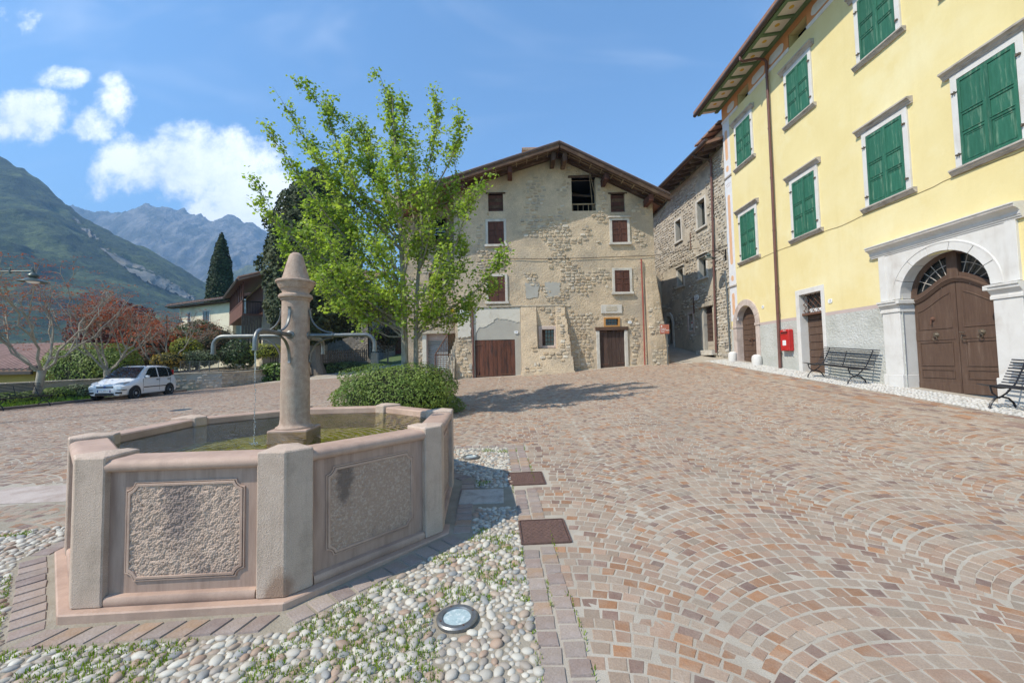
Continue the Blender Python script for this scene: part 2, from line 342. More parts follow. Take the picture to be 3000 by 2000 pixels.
# larger slabs of the band along the yellow house
slabs = []
x = 7.75
for row in range(7):
    y = 3.5+random.uniform(0, .3); wd = .165
    while y < 18.5:
        L = random.uniform(.22, .42); slabs.append(add_rect(x+wd, y, 0, 1, L-.008, wd-.008)); y += L
    x += wd+.004
slabs = np.array(slabs); c = quads.mean(1); quads = quads[c[:, 0] < 7.72]
def tops(q, hgt, inset, jit, seed, dz=0.):
    r3 = np.random.default_rng(seed); n = len(q); ce = q.mean(1, keepdims=True)
    size = np.linalg.norm(q[:, 0]-q[:, 2], axis=1)[:, None, None]
    o_ = ce+(q-ce)*.905+r3.uniform(-jit, jit, q.shape); i_ = ce+(o_-ce)*(1-inset)
    hz = gh(ce[:, 0, 0], ce[:, 0, 1]); up = hgt+r3.uniform(-.0018, .0025, n)
    zo = gh(o_[..., 0], o_[..., 1])-.002+dz; zi = gh(i_[..., 0], i_[..., 1])+up[:, None]+dz+r3.uniform(-.0015, .0015, (n, 4))
    return np.concatenate([np.concatenate([o_, zo[..., None]], -1), np.concatenate([i_, zi[..., None]], -1)], 1)
FQ = np.array([[4, 5, 6, 7], [0, 1, 5, 4], [1, 2, 6, 5], [2, 3, 7, 6], [3, 0, 4, 7]])
def lay(q, name, mat, parent, near, hgt, inset, jit, seed):
    P = tops(q, hgt, inset, jit, seed); ce = P.mean(1)
    d = np.linalg.norm(ce-CAM, axis=1)+np.where(np.abs(ce[:, 0]) < ce[:, 1]*1.22, 0, 50)+np.where(ce[:, 1] > 1.95, 0, 50); od = np.argsort(d)
    for j in od[:near]:
        obj_np(name, P[j]-ce[j], FQ, mat, parent).location = ce[j]
    rest = od[near:]
    if len(rest):
        Vv = P[rest].reshape(-1, 3); Qq = (np.arange(len(rest))[:, None, None]*8+FQ[None]).reshape(-1, 4)
        obj_np(name+'s', Vv, Qq, mat, parent, kind='stuff')
lay(quads, 'paving_sett', M['sett'], plaza, 300, .0025, .09, .006, 1)
lay(border, 'border_sett', M['darksett'], plaza, 150, .009, .08, .005, 2)
lay(slabs, 'band_slab', M['sett'], plaza, 0, .008, .06, .004, 4)
# ---- pebble bed round the fountain
def peb_ok(x, y):
    ok = (y > 1.4) & (y < 6.5) & (x > -5.4) & (x < strip_x(y)) & (oct_d(x, y) > APO+.27)
    ok &= ~((x < -1.4) & (y > 3.95+.12*(x+4.7)))
    ok &= ~((x > -.62) & (y > 4.2) & (y < 4.78)); ok &= ~((x > -1.2) & (y > 4.1) & (y < 4.9) & (x < -.5) & (oct_d(x, y) < APO+.5))
    for lx, ly, lr in ((-.365, 2.53, .125), (-.63, 6.0, .125)): ok &= (x-lx)**2+(y-ly)**2 > (lr+.03)**2
    return ok & (np.abs(x) < y*1.3+.6)
bed = sheet('pebble_bed', -5.5, .0, 1.3, 6.55, .15, M['soil'], .002, keep=lambda x, y: (oct_d(x, y) > APO-.3), skew=lambda y: strip_x(y)*np.ones_like(y))
pts = []; cells = {}
def throw(n, rad, seed):
    r4 = np.random.default_rng(seed); xs = r4.uniform(-5.4, .25, n); ys = r4.uniform(1.4, 6.5, n); ok = peb_ok(xs, ys)
    for x, y in zip(xs[ok], ys[ok]):
        r = rad*r4.uniform(.85, 1.15); g = (int(math.floor(x/.085)), int(math.floor(y/.085))); bad = False
        for a in (-1, 0, 1):
            for b in (-1, 0, 1):
                for (qx, qy, qr) in cells.get((g[0]+a, g[1]+b), ()):
                    if (qx-x)**2+(qy-y)**2 < ((qr+r)*.80)**2: bad = True; break
                if bad: break
            if bad: break
        if not bad: cells.setdefault(g, []).append((x, y, r)); pts.append((x, y, r))
throw(3000, .034, 11); throw(14000, .0285, 12); throw(60000, .0225, 13); throw(90000, .015, 14)
bm = bmesh.new(); bmesh.ops.create_icosphere(bm, subdivisions=2, radius=1); PV = np.array([v.co[:] for v in bm.verts]); PF = np.array([[v.index for v in f.verts] for f in bm.faces]); bm.free()
PV1 = PV*np.array([1, .82, .55])*(1+.10*(vnoise(PV[:, 0]*1.7+3, PV[:, 1]*1.7, PV[:, 2]*1.7)-.5)[:, None]*2)
pm = mesh_np('pebble', PV1, PF, M['pebble'], True)
pts = np.array(pts); dist = np.hypot(pts[:, 0], pts[:, 1])+np.where(np.abs(pts[:, 0]) < pts[:, 1]*1.22, 0, 30)-pts[:, 2]*25; dist += np.where(pts[:, 1] > 2., 0, 30)
od = np.argsort(dist); VV = []
for j, i in enumerate(od):
    x, y, r = pts[i]; a = random.uniform(0, 6.3); e = random.uniform(.98, 1.3); sc = (r*e*1.08, r*1.12/e**.3, r*1.08); loc = (x, y, gz(x, y)+r*random.uniform(-.18, .1)); tl = (random.uniform(-.25, .25), random.uniform(-.25, .25), a)
    if j < 300: inst('pebble', pm, bed, loc, tl, sc)
    else:
        ca, sa = math.cos(a), math.sin(a); P = PV1*np.array(sc); VV.append(np.stack([P[:, 0]*ca-P[:, 1]*sa, P[:, 0]*sa+P[:, 1]*ca, P[:, 2]+P[:, 0]*tl[1]*.5], -1)+np.array(loc))
VV = np.array(VV); obj_np('pebbles', VV.reshape(-1, 3), (np.arange(len(VV))[:, None, None]*len(PV)+PF[None]).reshape(-1, 3), M['pebble'], bed, True, 'stuff')
# ---- grass in the joints
def blades(pos, hmin, hmax, wd, seed, lean=.5):
    r5 = np.random.default_rng(seed); n = len(pos); a = r5.uniform(0, 6.28, n); hh = r5.uniform(hmin, hmax, n); d = np.stack([np.cos(a), np.sin(a), 0*a], -1); w = np.stack([-np.sin(a), np.cos(a), 0*a], -1)*wd
    l = r5.uniform(0, lean, n)[:, None]; top = pos+d*hh[:, None]*l+np.array([0, 0, 1])*hh[:, None]*(1-.3*l); mid = pos+d*hh[:, None]*l*.4+np.array([0, 0, 1])*hh[:, None]*.55
    return np.stack([pos-w, pos+w, mid+w*.8, top, mid-w*.8], 1)
def grass_obj(name, pos, hmin, hmax, wd, seed, label, mat=None):
    B = blades(pos, hmin, hmax, wd, seed); n = len(B)
    F5 = np.arange(n)[:, None]*5+np.arange(5)[None]
    o = obj_np(name, B.reshape(-1, 3), F5, mat or M['grass'], kind='stuff'); return tag(o, label, 'grass')
gx = rng.uniform(-5.2, .25, 150000); gy = rng.uniform(1.5, 6.6, 150000)
mask = fbm(gx*1.25+7, gy*1.25+2, 0, 3); cl = vnoise(gx*11, gy*11, 3.)
left = np.clip((-.3-gx)/1.6, 0, 1)*np.clip((3.4-gy)/.7, 0, 1)
ok = peb_ok(gx, gy) & (mask+.36*left > .55) & (cl > .45-.16*left)
gx, gy = gx[ok], gy[ok]; keepn = min(len(gx), 52000); gx, gy = gx[:keepn], gy[:keepn]
# thin weeds along the border joints
wy = rng.uniform(1.9, 6.5, 900); wx = strip_x(wy)+rng.choice([0., .135, .272], 900)+rng.normal(0, .008, 900); k2 = vnoise(wy*3, wx*9) > .62; gx = np.concatenate([gx, wx[k2]]); gy = np.concatenate([gy, wy[k2]])
grass_obj('joint_grass', np.stack([gx, gy, gh(gx, gy)+.004], -1), .010, .032, .003, 5, 'short bright grass growing between the round pebbles')
# ---- flush spotlights, iron covers, slab
def ground_light(x, y, label):
    t = thing('ground_spotlight', label, 'ground light', (x, y, gz(x, y)+.012), group='round lights sunk into the pebbles')
    MB().lathe([(.085, -.02), (.12, -.02), (.125, .008), (.115, .016), (.09, .016), (.085, .006)], 40).build('bezel', M['steel'], t, True)
    MB().lathe([(.001, 0), (.0845, 0), (.083, .006), (.001, .009)], 40).build('lens', M['lens'], t, True)
    me = MB().lathe([(.001, .014), (.006, .0145), (.006, .019), (.001, .019)], 8).mesh('screw', M['iron'])
    for i in range(4): inst('screw', me, t, (.103*math.cos(i*1.57+.5), .103*math.sin(i*1.57+.5), 0))
M['steel'] = MAT('dull steel', (.26, .265, .265), (.19, .19, .19), scale=20, rough=.45, metal=.7, bump=.05)
M['lens'] = MAT('frosted lamp glass', (.42, .52, .54), (.30, .40, .42), scale=14, rough=.12, spec=.6, c3=(.62, .68, .68), s3=40)
ground_light(-.365, 2.53, 'round glass ground light in the foreground pebbles beside the fountain')
ground_light(-.63, 6.0, 'small far ground light among sunlit pebbles behind the fountain shadow')
def cover(a, b, c, d, label):
    zc = gz((a+b)/2, (c+d)/2); t = thing('manhole_cover', label, 'manhole cover', ((a+b)/2, (c+d)/2, zc+.006), R_(2.5), 'rusty iron covers beside the pebbles'); w, l = (b-a)/2, (d-c)/2
    t.rotation_euler = (math.atan(.05), -math.atan(.01), R_(2.5))
    MB().box(-w+.014, w-.014, -l+.014, l-.014, -.01, .008).build('plate', M['iron'], t)
    m = MB()
    for s in (-1, 1): m.box(s*w-.007, s*w+.007, -l, l, -.01, .011); m.box(-w+.008, w-.008, s*l-.006, s*l+.006, -.01, .011)
    m.build('rim', M['iron'], t)
    m = MB(); nx_ = 17; ny_ = 13
    for i in range(nx_):
        for j in range(ny_):
            x = -w+.035+(2*w-.07)*i/(nx_-1); y = -l+.035+(2*l-.07)*j/(ny_-1)
            if abs(y+l*.72) < .028 and abs(x) < .1: continue
            s_ = 1 if (i+j) % 2 else -1; dx, dy = .008*s_, .006
            m.add([(x-dx-.003, y-dy, .008), (x-dx+.003, y-dy, .008), (x+dx+.003, y+dy, .008), (x+dx-.003, y+dy, .008), (x, y, .0125)], [(0, 1, 4), (1, 2, 4), (2, 3, 4), (3, 0, 4)])
    o = m.build('tread_studs', M['iron'], t); o['kind'] = 'stuff'
cover(*MANH[0], 'rusty cast iron manhole cover nearer the camera, right of the pebbles')
cover(*MANH[1], 'smaller-looking rusty manhole cover further back by the shaded pebbles')
t = MB().box(-.235, .235, -.2, .2, -.03, .0, .004).build('stone_slab', MAT('pitted grey slab', (.48, .45, .41), (.38, .35, .31), scale=10, rough=.9, bump=.6, bscale=40, c3=(.28, .26, .23), s3=7), None, False, .006)
t.location = (-.36, 4.5, gz(-.36, 4.5)+.016); t.rotation_euler = (.047, 0, .03); tag(t, 'pitted grey stone slab set into the pebbles in the fountain shadow', 'slab')
t = MB().box(-.95, .95, -.3, .3, -.03, 0, .004).build('stone_slab', MAT('pale worn slab', (.47, .40, .36), (.40, .33, .29), scale=4, rough=.9, bump=.4, bscale=50, c3=(.33, .26, .22), s3=2), None, False, .006)
t.location = (-5.4, 4.97, gz(-5.4, 4.97)+.012); t.rotation_euler = (.035, 0, .06); tag(t, 'long pale pinkish slab in the paving left of the fountain', 'slab')
# ---- pale cobble edge along the yellow house
ex = []; 
for y in np.arange(5.2, 18.9, .085):
    for x in np.arange(9.0, 10.02, .085): ex.append((x+random.uniform(-.022, .022), y+random.uniform(-.022, .022)))
ex = np.array(ex); bm = bmesh.new(); bmesh.ops.create_icosphere(bm, subdivisions=1, radius=1); P1 = np.array([v.co[:] for v in bm.verts]); F1 = np.array([[v.index for v in f.verts] for f in bm.faces]); bm.free()
rr = rng.uniform(.032, .05, len(ex)); VV = P1[None]*np.stack([rr*rng.uniform(.9, 1.3, len(ex)), rr, rr*.5], -1)[:, None, :]+np.concatenate([ex, (gh(ex[:, 0], ex[:, 1])+.004)[:, None]], 1)[:, None, :]
cs = sheet('cobble_edge', 8.97, 10.0, 4.5, 18.9, .4, MAT('cobble mortar', (.50, .48, .44), (.38, .36, .32), scale=4, rough=1, bump=.4, bscale=80), .004)
obj_np('cobbles', VV.reshape(-1, 3), (np.arange(len(VV))[:, None, None]*len(P1)+F1[None]).reshape(-1, 3), MAT('pale cobble', (.5, .5, .5), (.5, .47, .43), ramp=[(.55, .53, .49), (.48, .46, .42), (.58, .56, .52), (.50, .45, .40), (.40, .38, .35), (.54, .52, .48)], rough=.8, scale=8), cs, True, 'stuff')
# ================================================================== fountain
fount = thing('fountain', 'octagonal pink stone fountain with a central column and four curved pipe spouts', 'fountain', (FC[0], FC[1], 0))
M['panelstone'] = MAT('streaked pink slab', (.42, .29, .225), (.35, .235, .18), scale=3, rough=.62, bump=.06, bscale=50, c3=(.25, .16, .12), s3=1.0, stretch=(11, 11, 1.1), fine=.05, spec=.45, m3=(.5, .72))
M['stainpost'] = MAT('rust stained post', (.55, .425, .335), (.47, .355, .275), scale=6, rough=.9, bump=.8, bscale=110, c3=(.33, .255, .195), s3=2.4, fine=.26, bdist=.010)
weather(M['stainpost'], (.27, .215, .165), (9, 9, .9), .52, .74, .7); weather(M['panelstone'], (.22, .15, .115), (14, 14, 1.0), .55, .75, .6)
def stain(m, col, c, r, sc=5.):                     # a mark with a shape of its own, fixed to the stone
    t = m.node_tree; n = t.nodes; p = next(q for q in n if q.type == 'BSDF_PRINCIPLED'); L = t.links.new; src = p.inputs['Base Color'].links[0].from_socket
    tc = n.new('ShaderNodeTexCoord'); a = n.new('ShaderNodeVectorMath'); a.operation = 'SUBTRACT'; L(tc.outputs['Object'], a.inputs[0]); a.inputs[1].default_value = c
    b = n.new('ShaderNodeVectorMath'); b.operation = 'DIVIDE'; L(a.outputs[0], b.inputs[0]); b.inputs[1].default_value = r
    d = n.new('ShaderNodeVectorMath'); d.operation = 'LENGTH'; L(b.outputs[0], d.inputs[0])
    z = n.new('ShaderNodeTexNoise'); L(tc.outputs['Object'], z.inputs['Vector']); z.inputs['Scale'].default_value = sc; z.inputs['Detail'].default_value = 7
    s = n.new('ShaderNodeMath'); s.operation = 'MULTIPLY_ADD'; L(z.outputs[0], s.inputs[0]); s.inputs[1].default_value = 1.6; L(d.outputs['Value'], s.inputs[2])
    mr = n.new('ShaderNodeMapRange'); L(s.outputs[0], mr.inputs[0]); mr.inputs[1].default_value = 1.35; mr.inputs[2].default_value = 1.9; mr.inputs[3].default_value = .85; mr.inputs[4].default_value = 0
    x = n.new('ShaderNodeMixRGB'); L(mr.outputs[0], x.inputs[0]); L(src, x.inputs[1]); x.inputs[2].default_value = (*col, 1); L(x.outputs[0], p.inputs['Base Color'])
SL = 2*FR_*math.sin(math.pi/8)
corner = [FR_*np.array([math.cos(FTH+math.pi/4*k), math.sin(FTH+math.pi/4*k)]) for k in range(8)]
sang = [math.atan2(*(corner[(k+1) % 8]-corner[k])[::-1]) for k in range(8)]
LF = FR((0, 0, 0), (1, 0, 0), (0, 0, 1), (0, -1, 0))
def ring(r0, r1, z0, z1, name, mat, bevel=0, smooth=False):
    m = MB(); q = math.cos(math.pi/8); vs = []
    for R0, z in ((r0, z0), (r1, z0), (r1, z1), (r0, z1)):
        for k in range(8): a = FTH+math.pi/4*k; vs.append((R0/q*math.cos(a), R0/q*math.sin(a), z))
    m.add(vs, [(i*8+k, i*8+(k+1) % 8, ((i+1) % 4)*8+(k+1) % 8, ((i+1) % 4)*8+k) for i in range(4) for k in range(8)])
    return m.build(name, mat, fount, smooth, bevel)
ring(APO-.26, APO+.055, -.16, .10, 'plinth', M['pinkstone'], .008)
ring(APO-.26, APO-.22, .1, .93, 'basin_lining', MAT('wet basin lining', (.30, .24, .18), (.20, .17, .11), scale=5, rough=.4, bump=.15, bscale=30, c3=(.15, .14, .06), s3=2.5))
# posts: share one mesh turned round
def post_poly():
    a = math.pi/4; P = np.array([0., 0]); u = np.array([1., 0]); n = np.array([0, 1.]); up = np.array([math.cos(a), math.sin(a)])*-1   # previous side runs back from the corner, 45 deg turned
    up = np.array([math.cos(math.pi-(-a)), 0])
    return None
w_, dp = .182, .27
def post_mesh(mat):
    a = math.pi/4                                    # local x = next side, local y = inward; the previous side leaves at 135 deg
    pv = np.array([-math.cos(a), math.sin(a)]); nin = np.array([math.sin(a), math.cos(a)])
    P = [pv*w_, np.array([0., 0]), np.array([w_, 0.]), np.array([w_, dp]), np.array([w_, dp])*0+(pv*w_+nin*dp)]
    m = MB(); m.prism([tuple(p) for p in P], .1, 1.035)
    ce = sum(P)/5; k = len(m.V); top = [tuple(p)+(1.035,) for p in P]
    m.F = [f for f in m.F if set(f) != set(range(5, 10))]
    m.V.append((ce[0], ce[1], 1.055)); m.F += [(5+i, 5+(i+1) % 5, k) for i in range(5)]
    return m.mesh('post', mat, False, .008, 1)
pmesh = post_mesh(M['poststone']); pst = post_mesh(M['stainpost']); stain(M['stainpost'], (.30, .19, .13), (-.02, .02, .12), (.09, .12, .17), 9)
prof = [(-.24, .935), (-.03, .935), (-.012, .942), (-.002, .957), (-.001, .978), (-.012, .998), (-.035, 1.01), (-.06, 1.012), (-.225, 1.012), (-.24, 1.0)]
m = MB(LF); m.sweep([(b, c) for b, c in prof], [((a, 0, 0), (0, 0, 1), (0, 1, 0)) for a in (.165, .4, .65, .9, SL-.165)]); rim_me = m.mesh('rim', M['pinkstone'], True)
m = MB(LF); m.sweep([(-.2, .1), (-.012, .1), (-.005, .112), (-.005, .14), (-.014, .155), (-.04, .162), (-.2, .162)], [((a, 0, 0), (0, 0, 1), (0, 1, 0)) for a in (.19, .65, SL-.19)]); base_me = m.mesh('base_moulding', M['pinkstone'], True)
panel_me = MB(LF).box(.17, SL-.17, .155, .94, -.22, -.046).mesh('panel', M['panelstone'])
fa0, fa1, fz0, fz1, nr = .285, SL-.275, .235, .865, .052
def notched(off):
    P = []
    for (cx, cz, s) in ((fa0, fz0, 0), (fa1, fz0, 1), (fa1, fz1, 2), (fa0, fz1, 3)):
        for i in range(7):
            t = (.5*math.pi*(1-i/6))+s*math.pi/2; r = nr+off; P.append((cx+r*math.cos(t), cz+r*math.sin(t)))
    o = []
    for i, (x, z) in enumerate(P): o.append((min(max(x, fa0+off), fa1-off), min(max(z, fz0+off), fz1-off)))
    return o
def rail(off0, off1, c0, c1):
    A, B = notched(off0), notched(off1); n = len(A); m = MB(LF)
    vs = [(x, z, c0) for x, z in A]+[(x, z, c1) for x, z in A]+[(x, z, c1) for x, z in B]+[(x, z, c0) for x, z in B]
    m.add(vs, [(j*n+i, j*n+(i+1) % n, (j+1)*n+(i+1) % n, (j+1)*n+i) for j in range(3) for i in range(n)]); return m
fm = rail(0, .009, -.05, -.036); f2 = rail(.013, .03, -.05, -.033); fm.add([ (v[0], v[2], -v[1]) for v in f2.V], f2.F); frame_me = fm.mesh('frame_moulding', M['pinkstone'], False, .002)
def rough(seed, freq, amp, mat):
    nx, nz = 190, 160; a = np.linspace(fa0+.028, fa1-.028, nx); z = np.linspace(fz0+.028, fz1-.028, nz); A, Zz = np.meshgrid(a, z, indexing='ij')
    gx_, gy_ = A*freq, Zz*freq; ix, iy = np.floor(gx_), np.floor(gy_); best = np.full(A.shape, 9.)
    for i_ in (-1, 0, 1):
        for j_ in (-1, 0, 1):
            jx, jy = _hash(ix+i_, iy+j_, ix*0+seed), _hash(ix+i_, iy+j_, ix*0+seed+77); best = np.minimum(best, np.hypot(ix+i_+jx-gx_, iy+j_+jy-gy_))
    d = np.sqrt(np.clip(1-best**2*1.1, 0, 1))*.75+vnoise(A*freq*.6+seed, Zz*freq*.6)*.5; c = -.046+amp*(d-.5)
    Vv = np.stack([A, -c, Zz], -1).reshape(-1, 3); I = np.arange(nx*nz).reshape(nx, nz); Q = np.stack([I[:-1, :-1], I[1:, :-1], I[1:, 1:], I[:-1, 1:]], -1).reshape(-1, 4)
    ce = Vv[Q].mean(1); kx = np.minimum(ce[:, 0]-fa0, fa1-ce[:, 0]); kz = np.minimum(ce[:, 2]-fz0, fz1-ce[:, 2]); Q = Q[np.hypot(kx, kz) > nr+.027]
    return mesh_np('rough_field', Vv, Q, mat, False)
M['rough2'] = MAT('dotted panel field', (.37, .26, .195), (.46, .35, .27), scale=60, rough=.8, bump=.3, bscale=120, c3=(.16, .12, .10), s3=2.6, m3=(.58, .72), fine=.2, lo=.5, hi=.6)
stain(M['rough2'], (.15, .11, .09), (.42, .045, .74), (.075, .2, .2), 18); stain(M['roughpanel'], (.24, .18, .155), (.62, .045, .72), (.13, .2, .3), 20)
rf = [rough(3, 78, .017, M['roughpanel']), rough(9, 82, .012, M['rough2'])]
for k in range(8):
    kw = dict(loc=(*corner[k], 0), rot=(0, 0, sang[k]))
    inst('post', pst if k == 1 else pmesh, fount, **kw)
    inst('rim', rim_me, fount, **kw); inst('base_moulding', base_me, fount, **kw)
    p = inst('panel', panel_me, fount, **kw); inst('frame_moulding', frame_me, p); inst('rough_field', rf[0 if k in (0, 6) else 1], p)
# water
def poly8(r, z): return [(r/math.cos(math.pi/8)*math.cos(FTH+math.pi/4*k), r/math.cos(math.pi/8)*math.sin(FTH+math.pi/4*k), z) for k in range(8)]
MB().add(poly8(APO-.24, .74), [tuple(range(8))]).build('basin_floor', MAT('algae covered floor', (.34, .32, .06), (.19, .18, .04), scale=4, rough=.9, c3=(.40, .35, .10), s3=2), fount)
wm = bpy.data.materials.new('fountain water'); wm.use_nodes = True; t = wm.node_tree; n = t.nodes; n.clear(); L = t.links.new
o_ = n.new('ShaderNodeOutputMaterial'); mx = n.new('ShaderNodeMixShader'); tr = n.new('ShaderNodeBsdfTransparent'); gl = n.new('ShaderNodeBsdfGlossy'); fr = n.new('ShaderNodeFresnel'); fr.inputs[0].default_value = 1.38
tr.inputs[0].default_value = (.86, .87, .62, 1); gl.inputs['Roughness'].default_value = .03; tc = n.new('ShaderNodeTexCoord'); nz = n.new('ShaderNodeTexNoise'); nz.inputs['Scale'].default_value = 9; nz.inputs['Detail'].default_value = 3; nz.inputs['Distortion'].default_value = .6
L(tc.outputs['Object'], nz.inputs['Vector']); wv = n.new('ShaderNodeTexWave'); wv.wave_type = 'RINGS'; wv.rings_direction = 'Z'; wv.inputs['Scale'].default_value = 4.5; wv.inputs['Distortion'].default_value = 2.5; wv.inputs['Detail'].default_value = 2
mp = n.new('ShaderNodeMapping'); mp.inputs['Location'].default_value = (-.09, .85, 0); L(tc.outputs['Object'], mp.inputs[0]); L(mp.outputs[0], wv.inputs['Vector'])
ad = n.new('ShaderNodeMath'); ad.operation = 'MULTIPLY_ADD'; L(wv.outputs[1], ad.inputs[0]); ad.inputs[1].default_value = .35; L(nz.outputs[0], ad.inputs[2])
bp = n.new('ShaderNodeBump'); bp.inputs['Strength'].default_value = .5; bp.inputs['Distance'].default_value = .035; L(ad.outputs[0], bp.inputs['Height']); L(bp.outputs[0], gl.inputs['Normal']); L(bp.outputs[0], fr.inputs['Normal'])
L(fr.outputs[0], mx.inputs[0]); L(tr.outputs[0], mx.inputs[1]); L(gl.outputs[0], mx.inputs[2]); L(mx.outputs[0], o_.inputs[0])
MB().add(poly8(APO-.225, .94), [tuple(range(8))]).build('water', wm, fount)
# column
A0 = R_(6)
cf = FR((0, 0, 0), (math.cos(A0), math.sin(A0), 0), (-math.sin(A0), math.cos(A0), 0), (0, 0, 1))
MB(cf).box(-.19, .19, -.19, .19, .5, .962).build('column_base', M['pinkstone'], fount, False, .008)
MB().lathe([(.001, .962), (.178, .962), (.183, .968), (.178, .978), (.16, .985), (.148, 1.0), (.143, 1.02), (.139, 1.06), (.136, 1.4), (.130, 2.27), (.001, 2.27)], 48).build('column_shaft', M['shaft'], fount, True)
MB().lathe([(.001, 2.268), (.134, 2.268), (.142, 2.278), (.142, 2.288), (.148, 2.292), (.162, 2.303), (.162, 2.324), (.150, 2.338), (.128, 2.343), (.126, 2.354), (.130, 2.368), (.143, 2.388), (.143, 2.393), (.152, 2.396), (.168, 2.425), (.178, 2.456), (.190, 2.46), (.191, 2.476), (.182, 2.484), (.001, 2.486)], 48).build('capital', M['shaft'], fount, True)
MB().lathe([(.001, 2.48), (.146, 2.48), (.137, 2.495), (.126, 2.52), (.105, 2.60), (.085, 2.68), (.070, 2.735), (.055, 2.765), (.032, 2.782), (.001, 2.787)], 40).build('finial_cone', M['shaft'], fount, True)
sp_me = MB(); pts_ = [(.12, 0, 0), (.3, 0, 0), (.55, 0, 0), (.70, 0, 0)]+[(.755+.10*math.sin(t*math.pi/12)-.055+.0, 0, -.10+.10*math.cos(t*math.pi/12)) for t in range(1, 7)]+[(.80, 0, -.165)]
pts_ = [(x, y, z) for x, y, z in pts_]; sp_me.tube(pts_, .0215, 14)
pipe_me = sp_me.mesh('spout', M['galv'], True)
fl_me = MB(FR((.125, 0, 0), (0, 1, 0), (0, 0, 1), (1, 0, 0))).lathe([(.001, 0), (.042, 0), (.042, .012), (.03, .02), (.001, .02)], 18).mesh('flange', M['galv'], True)
lip_me = MB().lathe([(.001, -.012), (.026, -.012), (.026, .002), (.001, .002)], 14, (.80, 0, -.165)).mesh('lip', M['galv'], True)
cl_me = MB(FR((.37, 0, 0), (0, 1, 0), (0, 0, 1), (1, 0, 0))).lathe([(.001, -.008), (.029, -.008), (.029, .008), (.001, .008)], 14).mesh('clamp', M['galv'], True)
def brk(s):
    P = []
    for i in range(11):
        t = i/10*math.pi/2; P.append((.37-.225*math.sin(t), 0, s*(.028+.215*(1-math.cos(t)))))
    P += [(.142, 0, s*.265), (.148, 0, s*.28), (.158, 0, s*.277)]
    m = MB(); m.tube(P, .0095, 6, flat=1.7); return m.mesh('scroll_bracket', M['galv'], True)
bmes = [brk(1), brk(-1)]
for i in range(4):
    a = A0+i*math.pi/2; sp = inst('spout', pipe_me, fount, (0, 0, 1.91), (0, 0, a))
    for me in (fl_me, lip_me, cl_me, *bmes): inst(me.name.split('.')[0], me, sp)
# falling water from the spout nearest the camera
a = A0-math.pi/2; wx, wy = .80*math.cos(a), .80*math.sin(a); m = MB(); m.tube([(wx, wy, 1.74), (wx+.002, wy, 1.62), (wx-.003, wy, 1.50)], [.007, .005, .003], 6)
for i in range(34):
    z = 1.5-.555*((i+random.random()*.8)/34); m.lathe([(.0005, -.012), (.0032, -.004), (.0030, .004), (.0005, .010)], 5, (wx+random.gauss(0, .004), wy+random.gauss(0, .004), z))
for i in range(26): q = random.uniform(0, 6.3); r = random.uniform(.005, .05); m.lathe([(.0005, 0), (.004, .004), (.0005, .009)], 5, (wx+r*math.cos(q), wy+r*math.sin(q), .942+random.uniform(0, .02)))
dm = bpy.data.materials.new('falling water'); dm.use_nodes = True; p = dm.node_tree.nodes['Principled BSDF']; p.inputs['Base Color'].default_value = (.8, .85, .85, 1); p.inputs['Transmission Weight'].default_value = .8; p.inputs['Roughness'].default_value = .08; p.inputs['IOR'].default_value = 1.33
m.build('water_stream', dm, fount, True)
